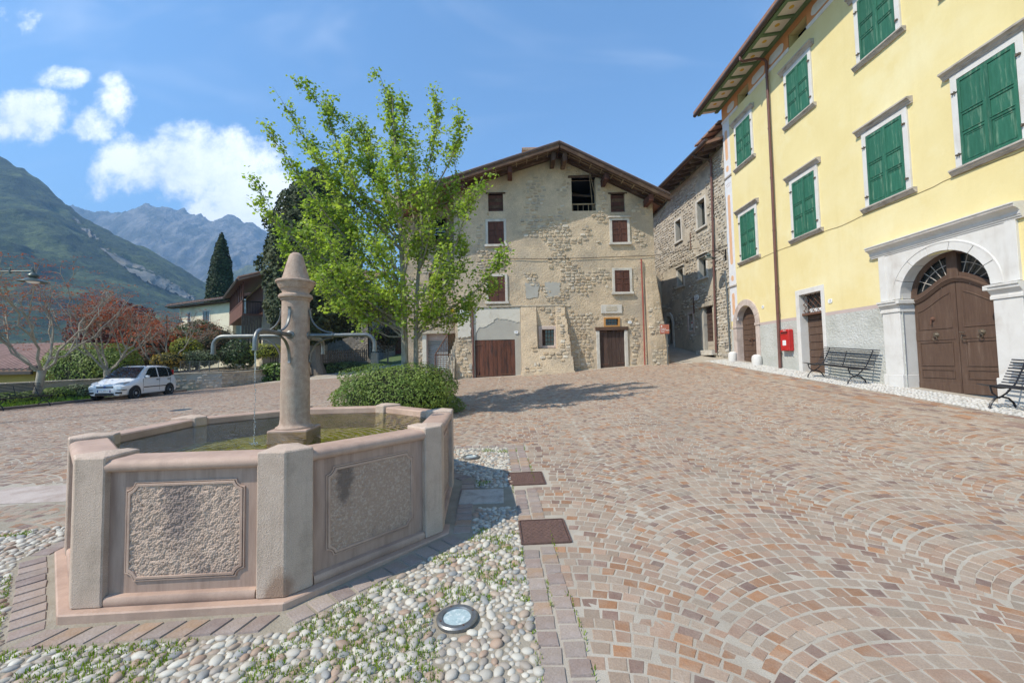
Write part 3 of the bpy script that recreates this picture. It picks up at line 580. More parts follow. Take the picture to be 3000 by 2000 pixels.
# ================================================================== wall tools
def wall(name, fr, a0, a1, bot, top, openings, mat, parent, step=.25, amp=0., freq=3., depth=.3, seed=0, smooth=False, off=None, reveal=None):
    """a wall face with real openings: openings = (a0,a1,b0,b1); reveals go `depth` inwards"""
    tf = top if callable(top) else (lambda a: top+0*a); bf = bot if callable(bot) else (lambda a: bot+0*a)
    A = set(np.round(np.linspace(a0, a1, max(2, int((a1-a0)/step)+1)), 4)); b_lo = float(np.min(bf(np.array([a0, a1])))); b_hi = float(np.max(tf(np.linspace(a0, a1, 50))))
    B = set(np.round(np.linspace(b_lo, b_hi, max(2, int((b_hi-b_lo)/step)+1)), 4))
    for o in openings: A |= {round(o[0], 4), round(o[1], 4)}; B |= {round(o[2], 4), round(o[3], 4)}
    A = np.array(sorted(x for x in A if a0-1e-6 <= x <= a1+1e-6)); B = np.array(sorted(B))
    # near-duplicates collapse unless they are opening edges
    GA, GB = np.meshgrid(A, B, indexing='ij'); GB = np.minimum(np.maximum(GB, bf(GA)), tf(GA)); C = np.zeros_like(GA)
    if off is not None: C = C+off(GA, GB)
    if amp:
        nse = fbm(GA*freq+seed, GB*freq, seed, 4)-.47; e = np.ones_like(GA)
        for o in openings:
            d = np.maximum(np.maximum(o[0]-GA, GA-o[1]), np.maximum(o[2]-GB, GB-o[3])); e = np.minimum(e, np.clip(d/.12, 0, 1))
        C = C+amp*nse*e
    P = fr.o+fr.u*GA[..., None]+fr.v*GB[..., None]+fr.n*C[..., None]; I = np.arange(GA.size).reshape(GA.shape)
    Q = np.stack([I[:-1, :-1], I[1:, :-1], I[1:, 1:], I[:-1, 1:]], -1).reshape(-1, 4); ca = ((GA[:-1, :-1]+GA[1:, 1:])/2).ravel(); cb = ((GB[:-1, :-1]+GB[1:, 1:])/2).ravel()
    ha = (GB[:-1, 1:]-GB[:-1, :-1]+GB[1:, 1:]-GB[1:, :-1]).ravel(); keep = ha > 1e-5
    for o in openings: keep &= ~((ca > o[0]) & (ca < o[1]) & (cb > o[2]) & (cb < o[3]))
    w = obj_np(name, P.reshape(-1, 3), Q[keep], mat, parent, smooth)
    if openings and depth:
        for o in [q for q in openings if len(q) < 5]:
            m = MB(fr)
            c0 = float(off(np.array([o[0]]), np.array([o[2]]))[0]) if off is not None else 0
            x0, x1, y0, y1 = o[:4]; m.add([(x0, y0, c0), (x1, y0, c0), (x1, y1, c0), (x0, y1, c0), (x0, y0, -depth), (x1, y0, -depth), (x1, y1, -depth), (x0, y1, -depth)], [(0, 1, 5, 4), (1, 2, 6, 5), (2, 3, 7, 6), (3, 0, 4, 7)])
            m.build('reveal', reveal or mat, w)
    return w
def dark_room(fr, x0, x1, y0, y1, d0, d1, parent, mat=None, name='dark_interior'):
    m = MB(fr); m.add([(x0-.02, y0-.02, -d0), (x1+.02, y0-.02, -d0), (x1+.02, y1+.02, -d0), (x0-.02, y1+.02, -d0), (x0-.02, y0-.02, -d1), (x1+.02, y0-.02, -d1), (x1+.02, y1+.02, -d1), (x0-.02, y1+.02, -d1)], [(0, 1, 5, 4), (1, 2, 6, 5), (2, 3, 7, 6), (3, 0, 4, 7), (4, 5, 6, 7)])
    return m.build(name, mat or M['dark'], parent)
def text(body, fr, a, b, c, size, mat, parent, name='lettering', align='CENTER', bold=0.):
    cu = bpy.data.curves.new(name, 'FONT'); cu.body = body; cu.size = size; cu.align_x = align; cu.align_y = 'CENTER'; cu.extrude = .0008; cu.offset = bold; cu.materials.append(mat)
    tmp = bpy.data.objects.new(name, cu); COL.objects.link(tmp); dg = bpy.context.evaluated_depsgraph_get(); me = bpy.data.meshes.new_from_object(tmp.evaluated_get(dg)); bpy.data.objects.remove(tmp)
    if not me.materials: me.materials.append(mat)
    o = bpy.data.objects.new(name, me); link(o, parent); mw = Matrix.Identity(4); uu = np.array(fr.u); 
    if np.dot(np.cross(fr.u, fr.v), fr.n) < 0: uu = -uu
    for i in range(3): mw[i][0] = uu[i]; mw[i][1] = fr.v[i]; mw[i][2] = fr.n[i]; mw[i][3] = fr(a, b, c)[i]
    o.matrix_world = mw; return o
def plate(num, fr, a, b, label, w=.17, hgt=.13):
    t = thing('house_number', label, 'house number', (0, 0, 0)); k = .03
    MB(fr).prism([(a-w/2+k, b-hgt/2), (a+w/2-k, b-hgt/2), (a+w/2, b-hgt/2+k), (a+w/2, b+hgt/2-k), (a+w/2-k, b+hgt/2), (a-w/2+k, b+hgt/2), (a-w/2, b+hgt/2-k), (a-w/2, b-hgt/2+k)], .004, .018).build('tile', M['enamel'], t)
    text(num, fr, a, b, .0185, hgt*.75, M['blueprint'], t)
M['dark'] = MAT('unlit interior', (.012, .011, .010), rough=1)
M['enamel'] = MAT('white enamel', (.78, .78, .76), rough=.25)
M['blueprint'] = MAT('blue lettering', (.05, .08, .22), rough=.5)
M['yellow'] = MAT('yellow lime plaster', (.75, .63, .325), (.71, .585, .285), scale=.7, rough=.92, bump=.2, bscale=9, c3=(.77, .675, .40), s3=.45, fine=.02)
weather(M['yellow'], (.62, .50, .23), (1, 1.5, .10), .55, .80, .42, 'World'); weather(M['yellow'], (.78, .69, .43), (.4, .4, .5), .52, .72, .5, 'World')
M['render'] = MAT('rough grey-green render', (.50, .50, .46), (.44, .44, .40), scale=1.5, rough=1, bump=1., bscale=16, bdist=.04, c3=(.56, .56, .53), s3=.8, bdet=7)
M['band'] = MAT('pinkish painted band', (.50, .40, .37), (.46, .37, .34), scale=3, rough=.9)
M['marble'] = MAT('white limestone trim', (.66, .64, .61), (.60, .575, .54), scale=3, rough=.75, bump=.15, bscale=60, c3=(.50, .455, .41), s3=1.6, fine=.06, m3=(.56, .78))
weather(M['marble'], (.40, .36, .31), (4, 4, .7), .55, .78, .55, 'World')
M['cornice'] = MAT('weathered cornice stone', (.52, .47, .42), (.41, .36, .315), scale=7, rough=.9, bump=.35, bscale=50, c3=(.24, .21, .19), s3=3, fine=.12, stretch=(1, 1, 5))
M['pinkjamb'] = MAT('pinkish jamb stone', (.55, .46, .41), (.47, .38, .33), scale=4, rough=.85, bump=.2, bscale=50, c3=(.38, .31, .27), s3=2)
M['green'] = MAT('faded green shutter paint', (.020, .108, .064), (.030, .142, .088), scale=3, rough=.62, bump=.15, bscale=60, stretch=(9, 9, 1), c3=(.15, .25, .17), s3=1.4, m3=(.53, .70), rnd=.14)
M['orange'] = MAT('salmon painted frieze', (.66, .31, .14), (.60, .27, .115), scale=2, rough=.9)
M['salmon'] = MAT('salmon ornament paint', (.70, .42, .26), (.64, .36, .21), scale=5, rough=.9)
M['paintwhite'] = MAT('white ornament paint', (.70, .69, .70), (.62, .62, .64), scale=5, rough=.9)
M['cream'] = MAT('cream soffit paint', (.74, .68, .58), (.68, .61, .52), scale=3, rough=.85, c3=(.42, .38, .34), s3=3, m3=(.6, .8))
M['gbeam'] = MAT('green soffit timber', (.15, .225, .11), (.115, .18, .085), scale=4, rough=.7, stretch=(4, 1, 4))
M['ochre'] = MAT('ochre rosette paint', (.62, .38, .06), rough=.8)
M['pipebrown'] = MAT('brown painted pipe', (.165, .078, .062), (.13, .062, .05), scale=5, rough=.45, bump=.03)
M['gutter'] = MAT('dark brown gutter', (.06, .042, .036), (.085, .06, .05), scale=4, rough=.5)
M['doorbrown'] = MAT('brown door paint', (.118, .072, .05), (.085, .05, .035), scale=3, rough=.55, bump=.25, bscale=40, stretch=(8, 8, 1), c3=(.17, .115, .085), s3=1.5, m3=(.55, .75))
M['glass'] = MAT('dark pane glass', (.02, .024, .024), rough=.06, spec=.7)
M['brass'] = MAT('tarnished door metal', (.20, .165, .12), (.13, .10, .075), scale=30, rough=.5, metal=.6)
M['rust'] = MAT('rusty iron', (.16, .075, .045), (.10, .055, .04), scale=20, rough=.85, bump=.2, bscale=60)
# ================================================================== yellow house
YF = FR((10, 0, 0), (0, 1, 0), (0, 0, 1), (-1, 0, 0)); YE = 18.42
yh = thing('yellow_house', 'tall yellow plastered house with green shutters and a white stone portal', 'house', (10, 11, 0)); yh.location = (0, 0, 0)
yg = lambda a: gh(10+0*np.asarray(a), a)-.25
OPEN = [(8.36, 10.32, .0, 3.9), (13.0, 13.99, .0, 3.67), (16.55, 17.95, .0, 3.75), (16.28, 17.1, 12.44, 12.92), (12.96, 13.84, 12.42, 12.9)]
wall('wall', YF, 2.5, YE, 2.94, 13.2, [o for o in OPEN if o[3] > 2.94 and o[2] > 2.94]+[(o[0], o[1], 2.94, o[3], 0) for o in OPEN if o[2] < 1], M['yellow'], yh, .6, .012, .8, .35)
wall('plinth_render', YF, 2.5, YE, yg, 2.84, [(o[0], o[1], -.5, 2.84, 0) for o in OPEN if o[2] < 1], M['render'], yh, .12, .02, 5, .35, off=lambda a, b: .012+0*a)
for x0, x1 in ((2.5, 7.9), (10.86, 12.9), (14.13, 16.3)): MB(YF).box(x0, x1, 2.83, 2.945, -.02, .009).build('pink_band', M['band'], yh)
for x0, x1, y0, y1 in OPEN[3:]: dark_room(YF, x0, x1, y0, y1, .3, 1.2, yh, name='attic_vent')
MB(FR((10, YE, 0), (1, 0, 0), (0, 0, 1), (0, 1, 0))).box(.0, 9, -.2, 13.2, -.3, .0).build('side_wall', M['yellow'], yh)
# frieze, white moulding and plaques
m = MB(YF); zb = 12.46; segs = [(2.5, 12.96), (13.84, 16.28), (17.1, YE)]
for x0, x1 in segs: m.box(x0, x1, zb, 13.19, -.01, .012)
m.box(12.96, 13.84, 12.9, 13.19, -.01, .012); m.box(16.28, 17.1, 12.92, 13.19, -.01, .012); m.build('frieze', M['orange'], yh)
for x0, x1 in segs: MB(YF).sweep([(0, 12.36), (.02, 12.37), (.03, 12.40), (.045, 12.44), (.05, 12.462), (0, 12.462)], [((a, 0, 0), (0, 0, 1), (0, 1, 0)) for a in (x0, x1)]).build('frieze_moulding', M['paintwhite'], yh)
def plaque(a0, a1, b0, b1, name='frieze_plaque', mat=None, c=.016, par=None, scal=True):
    P = []; r = (b1-b0)/2; n = 10; lng = (a1-a0) > (b1-b0)
    if lng:
        for s, ca in ((1, a1-r), (-1, a0+r)):
            for i in range(n+1): t = -math.pi/2+math.pi*i/n; rr = r*(1+.06*math.sin(5*i)); P.append((ca+s*rr*math.cos(t), (b0+b1)/2+s*rr*math.sin(t)))
    else:
        r = (a1-a0)/2
        for s, cb in ((1, b1-r), (-1, b0+r)):
            for i in range(n+1): t = math.pi*i/n; P.append(((a0+a1)/2+s*r*math.cos(t), cb+s*r*math.sin(t)))
    return MB(YF).prism(P, .005, c).build(name, mat or M['paintwhite'], par or yh)
for a0, a1 in ((17.35, 17.95), (15.2, 16.05), (14.1, 14.95), (11.9, 12.75), (10.7, 11.55), (9.4, 10.3)): plaque(a0, a1, 12.58, 12.92)
# painted corner pilaster
pil = MB(YF).box(17.86, YE-.005, 3.2, 12.35, -.01, .006).build('painted_pilaster', M['paintwhite'], yh)
for b0, b1, kind in ((10.55, 11.95, 1), (10.02, 10.3, 0), (5.75, 8.95, 1), (5.0, 5.25, 0), (3.45, 4.45, 1)):
    plaque(18.04, 18.25, b0, b1, 'painted_oval', M['salmon'], .010, pil)
for b in (9.72, 4.72): MB(YF).sweep([(0, b), (.05, b+.02), (.06, b+.07), (.02, b+.1), (0, b+.1)], [((a, 0, 0), (0, 0, 1), (0, 1, 0)) for a in (17.83, YE)]).build('pilaster_cap', M['cornice'], pil)
for i in range(7):
    MB(YF).lathe([(.001, 0), (.03, 0), (.02, .008), (.001, .01)], 8, (17.98+.1*(i % 4)+.05*(i//4), 9.45-.1*(i//4), .006)).build('painted_flower', M['band'], pil)
# shuttered windows
sh_mesh = {}
def shutter_mesh(w, hgt, low):
    key = (round(w, 3), round(hgt, 3), low)
    if key in sh_mesh: return sh_mesh[key]
    m = MB(FR((0, 0, 0), (0, 1, 0), (0, 0, 1), (-1, 0, 0))); st = .062
    m.box(.004, w-.004, 0, hgt, 0, .022); m.box(0, st, 0, hgt, .022, .04); m.box(w-st, w, 0, hgt, .022, .04)
    rails = [(0, .07), (hgt*.345, hgt*.345+.06), (hgt*.57, hgt*.57+.055), (hgt-.07, hgt)]
    for b0, b1 in rails: m.box(st, w-st, b0, b1, .022, .038)
    for b0, b1 in rails[1:3]: m.box(st-.01, w-st+.01, b1-.002, b1+.014, .03, .052)
    if low: m.box(st+.02, w-st-.02, .095, .125, .022, .03); m.box(st+.02, st+.045, .125, hgt*.345-.02, .022, .03); m.box(w-st-.045, w-st-.02, .125, hgt*.345-.02, .022, .03); m.box(st+.02, w-st-.02, hgt*.345-.045, hgt*.345-.02, .022, .031)
    sh_mesh[key] = m.mesh('shutter', M['green'], False, .003); return sh_mesh[key]
hinge_me = MB(FR((0, 0, 0), (0, 1, 0), (0, 0, 1), (-1, 0, 0))).box(-.035, .035, -.012, .012, .0, .02).box(-.012, .012, -.03, .03, .02, .045).box(-.06, -.03, -.02, .015, .005, .05).mesh('hinge', M['brass'], False, .003)
def win_yellow(ac, b0, b1, cor=True, low=True):
    hw = .525; f = .13; fr = MB(YF)
    fr.box(ac-hw-f, ac-hw, b0-.02, b1+f, -.02, .05).box(ac+hw, ac+hw+f, b0-.02, b1+f, -.02, .05).box(ac-hw, ac+hw, b1, b1+f, -.02, .05)
    w = fr.build('window', M['marble'], yh, False, .004)
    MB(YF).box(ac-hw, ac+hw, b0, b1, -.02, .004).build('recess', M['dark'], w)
    cp = [(0, b1+f), (.055, b1+f), (.06, b1+f+.03), (.085, b1+f+.05), (.10, b1+f+.085), (.15, b1+f+.12), (.165, b1+f+.125), (.165, b1+f+.165), (0, b1+f+.19)]
    MB(YF).sweep(cp, [((a, 0, 0), (0, 0, 1), (0, 1, 0)) for a in (ac-hw-f-.14, ac+hw+f+.14)]).build('cornice', M['cornice'], w)
    sp = [(0, b0-.13), (.05, b0-.13), (.07, b0-.10), (.10, b0-.07), (.105, b0-.045), (.125, b0-.04), (.125, b0-.005), (0, b0+.003)]
    MB(YF).sweep(sp, [((a, 0, 0), (0, 0, 1), (0, 1, 0)) for a in (ac-hw-f-.10, ac+hw+f+.10)]).build('sill', M['cornice'], w)
    sm = shutter_mesh(hw-.004, b1-b0-.02, low)
    for s in (0, 1):
        inst('shutter', sm, w, (9.985, ac-hw+.002+s*(hw+.002), b0+.006), (0, s*.006-.003, 0))
        for bb in (b0+.28, b1-.28): inst('hinge', hinge_me, w, (9.955, ac+(hw+.03)*(1 if s else -1), bb), (0, 0, 0), (1, -1 if s else 1, 1))
for ac in (16.77, 13.5, 10.51, 8.19, 5.6): win_yellow(ac, 5.67, 7.63); win_yellow(ac, 9.78, 11.56, low=False)
# hairline crack
m = MB(YF); P = [(a, 5.5+.02*math.sin(a*3)+random.uniform(-.012, .012), .008) for a in np.arange(3, YE-.6, .22)]
m.tube([p for p in P], .006, 4); m.build('wall_crack', MAT('crack shadow line', (.30, .22, .12), rough=1), yh)
# eaves: boarded soffit in painted bays, green beams, gutter
SO = lambda x: 13.19-.13*(10-x)/.95
ev = MB().add([(8.98, 2.5, SO(8.98)+.03), (10.02, 2.5, SO(10.02)+.03), (10.02, YE+.35, SO(10.02)+.03), (8.98, YE+.35, SO(8.98)+.03), (8.98, 2.5, SO(8.98)+.10), (10.02, 2.5, SO(10.02)+.14), (10.02, YE+.35, SO(10.02)+.14), (8.98, YE+.35, SO(8.98)+.10)], [(0, 1, 2, 3), (4, 7, 6, 5), (0, 4, 5, 1), (1, 5, 6, 2), (2, 6, 7, 3), (3, 7, 4, 0)]).build('eaves', M['cream'], yh)
def sbox(y0, y1, x0, x1, d0, d1, name, mat):
    m = MB(); m.hexa([(x0, y0, SO(x0)-d0), (x1, y0, SO(x1)-d0), (x1, y1, SO(x1)-d0), (x0, y1, SO(x0)-d0), (x0, y0, SO(x0)-d1), (x1, y0, SO(x1)-d1), (x1, y1, SO(x1)-d1), (x0, y1, SO(x0)-d1)]); return m.build(name, mat, ev)
sbox(2.5, YE+.33, 9.84, 9.99, -.03, .05, 'wall_beam', M['gbeam']); sbox(2.5, YE+.33, 9.02, 9.16, -.03, .05, 'edge_beam', M['gbeam'])
for i in range(22):
    yb = 18.05-.73*i+.365
    if yb < 2.6: break
    sbox(yb-.05, yb+.05, 9.16, 9.84, -.03, .04, 'soffit_beam', M['gbeam'])
    ro = MB().lathe([(.001, 0), (.085, 0), (.075, -.008), (.001, -.012)], 12, (9.5, yb-.365, SO(9.5)+.028)).build('rosette', M['ochre'], ev)
MB().tube([(8.9, 2.4, SO(8.9)+.02), (8.9, 10, SO(8.9)+.02), (8.9, YE+.36, SO(8.9)+.02)], .085, 12).build('gutter', M['gutter'], ev, True)
rf_ = MB(); rf_.hexa([(8.86, 2.4, 13.14), (14, 2.4, 14.6), (14, YE+.4, 14.6), (8.86, YE+.4, 13.14), (8.86, 2.4, 13.26), (14, 2.4, 14.75), (14, YE+.4, 14.75), (8.86, YE+.4, 13.26)]); rf_.build('roof', MAT('old clay tile', (.33, .17, .11), (.24, .13, .09), scale=6, rough=.9, bump=.5, bscale=20), yh)
# downpipe
dp_ = MB().tube([(8.9, 14.92, 13.0), (8.9, 14.92, 12.86), (9.0, 14.92, 12.80), (9.5, 14.93, 12.90), (9.82, 14.94, 12.88), (9.90, 14.94, 12.78), (9.90, 14.95, 12.4), (9.90, 14.98, 8), (9.90, 15.03, 4.2)], .048, 12).build('downpipe', M['pipebrown'], yh, True)
MB().tube([(9.9, 15.03, 4.2), (9.9, 15.04, 3.0), (9.9, 15.06, gz(9.9, 15)+.02)], .052, 12).build('lower_pipe', M['pipebrown'], dp_, True)
for z in (12.2, 10.2, 8.3, 6.3, 4.2, 3.2, 1.75): MB().lathe([(.001, -.02), (.058, -.02), (.058, .02), (.001, .02)], 12, (9.9, 14.95+.09*(12.6-z)/11.5, z)).build('pipe_collar', M['pipebrown'], dp_)
# ---- arched doorway (number beside it)
def arc(ac, b, ra, rb, t0, t1, n): return [(ac+ra*math.cos(t0+(t1-t0)*i/n), b+rb*math.sin(t0+(t1-t0)*i/n)) for i in range(n+1)]
ad_ = thing('tmp', 'x', 'x'); bpy.data.objects.remove(ad_)
def stone_arch(ac, spring, ra, rb, oa, ob, n, c0, c1, mat, par, name='voussoir', keep=lambda i: True):
    for i in range(n):
        t0, t1 = math.pi*i/n+.006, math.pi*(i+1)/n-.006; A = arc(ac, spring, ra, rb, t0, t1, 3); B = arc(ac, spring, oa, ob, t0, t1, 3)
        if keep(i): MB(YF).prism(A+B[::-1], c0, c1+random.uniform(-.004, .004)).build(name, mat, par, False, .004)
gA = gz(10, 17.2)
door1 = MB(YF).box(16.30, 16.55, gA-.1, 2.9, -.3, .05).build('arched_doorway', M['pinkjamb'], yh, False, .01)
MB(YF).box(17.95, 18.22, gA-.1, 2.9, -.3, .05).build('jamb', M['pinkjamb'], door1, False, .01)
MB(YF).box(16.27, 16.57, 2.86, 2.97, -.3, .08).build('impost', M['pinkjamb'], door1, False, .01); MB(YF).box(17.93, 18.24, 2.86, 2.97, -.3, .08).build('impost', M['pinkjamb'], door1, False, .01)
stone_arch(17.25, 2.97, .70, .80, .96, 1.06, 9, -.3, .05, M['pinkjamb'], door1)
MB(YF).prism([(16.5, 2.95), (16.5, 3.78), (18.0, 3.78), (18.0, 2.95)]+arc(17.25, 2.95, .70, .8, 0, math.pi, 14)[::-1][1:-1] if False else [(16.3, 3.74), (18.2, 3.74), (18.2, 3.9), (16.3, 3.9)], -.3, -.01).build('arch_backing', M['yellow'], door1)
z = gA+.03; i = 0
while z < 3.72:
    h_ = random.uniform(.19, .27)
    for x0, x1 in ((16.55, 17.24), (17.255, 17.95)):
        MB(YF).box(x0, x1, z, min(z+h_-.012, 3.76), -.27, -.235).build('door_board', M['doorbrown'], door1, False, .006)
    z += h_
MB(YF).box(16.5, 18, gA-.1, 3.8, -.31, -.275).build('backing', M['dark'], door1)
MB(YF).tube([(16.98, 2.32, -.19), (17.2, 2.36, -.16), (17.35, 2.3, -.18), (17.5, 2.34, -.2)], .018, 6).tube([(17.2, 2.36, -.2), (17.22, 2.15, -.19), (17.3, 2.05, -.2)], .014, 6).build('bolt', M['rust'], door1)
def guard_stone(a, label):
    z = gz(9.88, a); o = MB().lathe([(.02, -.1), (.17, -.1), (.185, .05), (.19, .25), (.17, .36), (.10, .42), (.02, .43)], 14).build('guard_stone', M['marble'], None, True, 0); o.location = (9.83, a, z); return tag(o, label, 'guard stone', 'guard stones at the arched doorway')
guard_stone(16.35, 'rounded white guard stone on the near side of the small arched door'); guard_stone(18.12, 'white guard stone at the far jamb of the small arched door, by the house corner')
# ---- plain doorway with lattice over it
gB = gz(10, 13.5)
d2 = MB(YF).box(12.87, 13.0, gB-.1, 3.85, -.3, .035).box(13.99, 14.16, gB-.1, 3.85, -.3, .035).box(13.0, 13.99, 3.67, 3.85, -.3, .035).build('plain_doorway', M['marble'], yh, False, .006)
MB(YF).box(13.0, 13.99, 2.96, 3.03, -.28, -.05).build('transom', M['rust'], d2)
MB(YF).box(13.0, 13.99, 3.03, 3.67, -.29, -.27).build('fanlight_pane', M['glass'], d2); MB(YF).box(13.05, 13.8, 3.03, 3.17, -.26, -.2, .03).build('paper', M['enamel'], d2)
for s in (-1, 1):
    for i in range(-3, 6):
        x0, x1 = 13.0+.22*i, 13.0+.22*i+.64; P0, P1 = ((x0, 3.03), (x1, 3.67)) if s > 0 else ((x0, 3.67), (x1, 3.03)); ca, cb = max(x0, 13.0), min(x1, 13.99)
        if cb-ca < .06: continue
        f0, f1 = (ca-x0)/(x1-x0), (cb-x0)/(x1-x0); MB(YF).tube([(ca, P0[1]+(P1[1]-P0[1])*f0, -.12+.012*s), (cb, P0[1]+(P1[1]-P0[1])*f1, -.12+.012*s)], .009, 5).build('lattice_bar', M['rust'], d2)
z = gB+.02
while z < 2.95:
    h_ = .255
    for x0, x1 in ((13.0, 13.30), (13.31, 13.99)): MB(YF).box(x0, x1, z, min(z+h_-.014, 2.955), -.27, -.235).build('door_board', M['doorbrown'], d2, False, .008)
    z += h_
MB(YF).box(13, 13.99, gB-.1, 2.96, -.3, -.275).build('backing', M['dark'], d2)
plate('12', YF, 12.65, 3.28, 'white number 12 plate on yellow plaster right of the lattice door'); plate('10', YF, 16.05, 3.55, 'small white number plate right of the arched door', .14, .12)
# ---- white stone portal
gP = gz(10, 9.3)
po = MB(YF).box(10.34, 10.87, gP-.15, 1.06, -.36, .105).build('portal', M['marble'], yh, False, .012); MB(YF).box(7.83, 8.35, gP-.15, 1.06, -.36, .105).build('pilaster_plinth', M['marble'], po, False, .012)
for a0, a1 in ((10.355, 10.845), (7.85, 8.335)):
    MB(YF).box(a0, a1, 1.06, 2.66, -.35, .06).build('pilaster', M['marble'], po, False, .008)
    cp = [(-.35, 2.66), (.065, 2.66), (.085, 2.67), (.085, 2.73), (.065, 2.745), (.075, 2.78), (.12, 2.84), (.145, 2.86), (.15, 2.91), (.175, 2.925), (.175, 2.965), (-.35, 2.985)]
    MB(YF).sweep(cp, [((a0-.03, 0, 0), (0, 0, 1), (0, 1, 0)), ((a1+.03, 0, 0), (0, 0, 1), (0, 1, 0))]).build('capital', M['marble'], po)
    s = 1 if a0 > 9 else -1; ai = a0 if a0 > 9 else a1
    MB(FR((10, 0, 0), (0, 1, 0), (0, 0, 1), (-1, 0, 0))).box(min(ai, ai-s*.09), max(ai, ai-s*.09), 2.86, 2.96, -.3, .17).build('capital_return', M['marble'], po, False, .01)
stone_arch(9.345, 2.985, .985, .965, 1.20, 1.16, 7, -.36, .062, M['marble'], po)
P = arc(9.345, 2.985, 1.21, 1.17, 0, math.pi, 24); half = len(P)//2
MB(YF).prism([(10.86, 2.985), (10.86, 4.2)]+[(9.345, 4.2)]+P[half::-1], -.3, .045).build('spandrel', M['marble'], po)
MB(YF).prism([(9.345, 4.2), (7.89, 4.2), (7.89, 2.985)]+P[:half-1:-1], -.3, .045).build('spandrel', M['marble'], po)
P2 = arc(9.345, 2.985, 1.20, 1.16, 0, math.pi, 30); MB(YF).tube([(a, b, .05) for a, b in P2], .024, 6).build('archivolt_bead', M['marble'], po, True)
for a0, a1 in ((7.87, 8.06), (10.68, 10.875)): MB(YF).box(a0, a1, 2.985, 4.2, -.1, .058).build('pilaster_strip', M['marble'], po, False, .005)
cp = [(-.1, 4.19), (.06, 4.19), (.065, 4.22), (.085, 4.235), (.085, 4.26), (.10, 4.27), (.105, 4.33), (.15, 4.38), (.20, 4.405), (.215, 4.41), (.215, 4.46), (.235, 4.475), (.235, 4.50), (-.1, 4.53)]
for a0, a1 in ((7.75, 9.33), (9.335, 11.08)): MB(YF).sweep(cp, [((a, 0, 0), (0, 0, 1), (0, 1, 0)) for a in np.linspace(a0, a1, 6)]).build('entablature', M['cornice'] if False else M['marble'], po)
MB(YF).box(7.76, 11.07, 4.415, 4.452, .20, .219).build('weathered_fillet', M['cornice'], po)
# door leaves with an ogee top
ogee = lambda a: 2.86+.40*(.5+.5*math.cos(min(1, abs(a-9.345)/.99)*math.pi))
for s in (-1, 1):
    a_in, a_out = 9.345+s*.008, 9.345+s*.985; xs = np.linspace(a_in, a_out, 14)
    leaf = MB(YF).prism([(a_in, gP+.01), (a_out, gP+.01)]+[(a, ogee(a)) for a in xs[::-1]], -.355, -.30).build('door_leaf', M['doorbrown'], po)
    def fr_box(x0, x1, b0, b1, d=.018, leaf=leaf, s=s):
        m = MB(YF); w = .022
        X0, X1 = sorted((9.345+s*x0, 9.345+s*x1))
        m.box(X0, X1, b0, b0+w, -.302, -.302+d).box(X0, X1, b1-w, b1, -.302, -.302+d).box(X0, X0+w, b0+w, b1-w, -.302, -.302+d).box(X1-w, X1, b0+w, b1-w, -.302, -.302+d); return m.build('panel_moulding', M['doorbrown'], leaf, False, .004)
    fr_box(.13, .90, 1.28, 1.86); fr_box(.13, .90, .99, 1.2); MB(YF).box(*sorted((a_in+s*.02, a_out)), gP+.02, gP+.24, -.302, -.285).build('kick_board', M['doorbrown'], leaf, False, .006)
    MB(YF).box(*sorted((a_in+s*.05, a_out)), 1.90, 2.12, -.302, -.288).build('lock_rail', M['doorbrown'], leaf, False, .006)
    pts_ = [(9.345+s*t, ogee(9.345+s*t)-.25) for t in np.linspace(.13, .90, 12)]; loop = [(9.345+s*.13, 2.18), *[(a, b) for a, b in pts_], (9.345+s*.90, 2.18), (9.345+s*.13, 2.18)]
    MB(YF).tube([(a, b, -.298) for a, b in loop], .014, 6).build('panel_moulding', M['doorbrown'], leaf)
    kn = MB(YF).lathe([(.001, 0), (.07, 0), (.062, .02), (.045, .035), (.03, .06), (.001, .065)], 12, (9.345+s*.48, 2.03, -.29)).build('lion_knocker', M['brass'], leaf, True)
    MB(YF).tube([(9.345+s*.48+.05*math.sin(t), 1.95+.05*math.cos(t), -.235) for t in np.linspace(0, 6.28, 13)], .008, 5).build('ring', M['brass'], kn)
    MB(YF).box(9.345+s*.48-.055, 9.345+s*.48+.055, 2.05, 2.09, -.29, -.25).build('brow', M['brass'], kn, False, .012)
kn = MB(YF).lathe([(.001, 0), (.055, 0), (.045, .03), (.02, .05), (.001, .05)], 10, (9.345+.55, 2.42, -.30)).tube([(9.895, 2.42, -.25), (9.895, 2.3, -.24)], .014, 6).build('door_knocker', M['rust'], po, True)
MB(YF).tube([(9.27, 2.06, -.29), (9.27, 2.06, -.23), (9.16, 2.04, -.23)], .012, 6).tube([(9.27, 2.0, -.28), (9.25, 1.9, -.24), (9.15, 1.86, -.24)], .01, 6).build('handle', M['brass'], po, True)
# moulded ogee cornice over the leaves, and the fanlight frame
xs = np.linspace(8.36, 10.33, 36); m = MB(YF)
for off, d in ((.0, .03), (.03, .055), (.065, .085)): m.tube([(a, ogee(a)+off, -.31+d*.6) for a in xs], .03, 6)
m.build('ogee_moulding', M['doorbrown'], po, True)
fan = MB(YF).box(9.345-.115, 9.345+.115, 3.30, 3.95, -.35, -.24).build('fanlight', M['doorbrown'], po, False, .006)
P = arc(9.345, 2.985, .99, .965, 0, math.pi, 30); MB(YF).tube([(a, b, -.30) for a, b in P], .085, 6).build('arch_frame', M['doorbrown'], fan, True)
xs = np.linspace(8.4, 10.29, 30); MB(YF).prism([(a, ogee(a)+.07) for a in xs]+[(a, ogee(a)+.19) for a in xs[::-1]], -.34, -.27).build('sill_rail', M['doorbrown'], fan)
MB(YF).prism([(a, b) for a, b in arc(9.345, 2.985, .985, .96, 0, math.pi, 24)], -.352, -.345).build('fanlight_pane', M['glass'], fan)
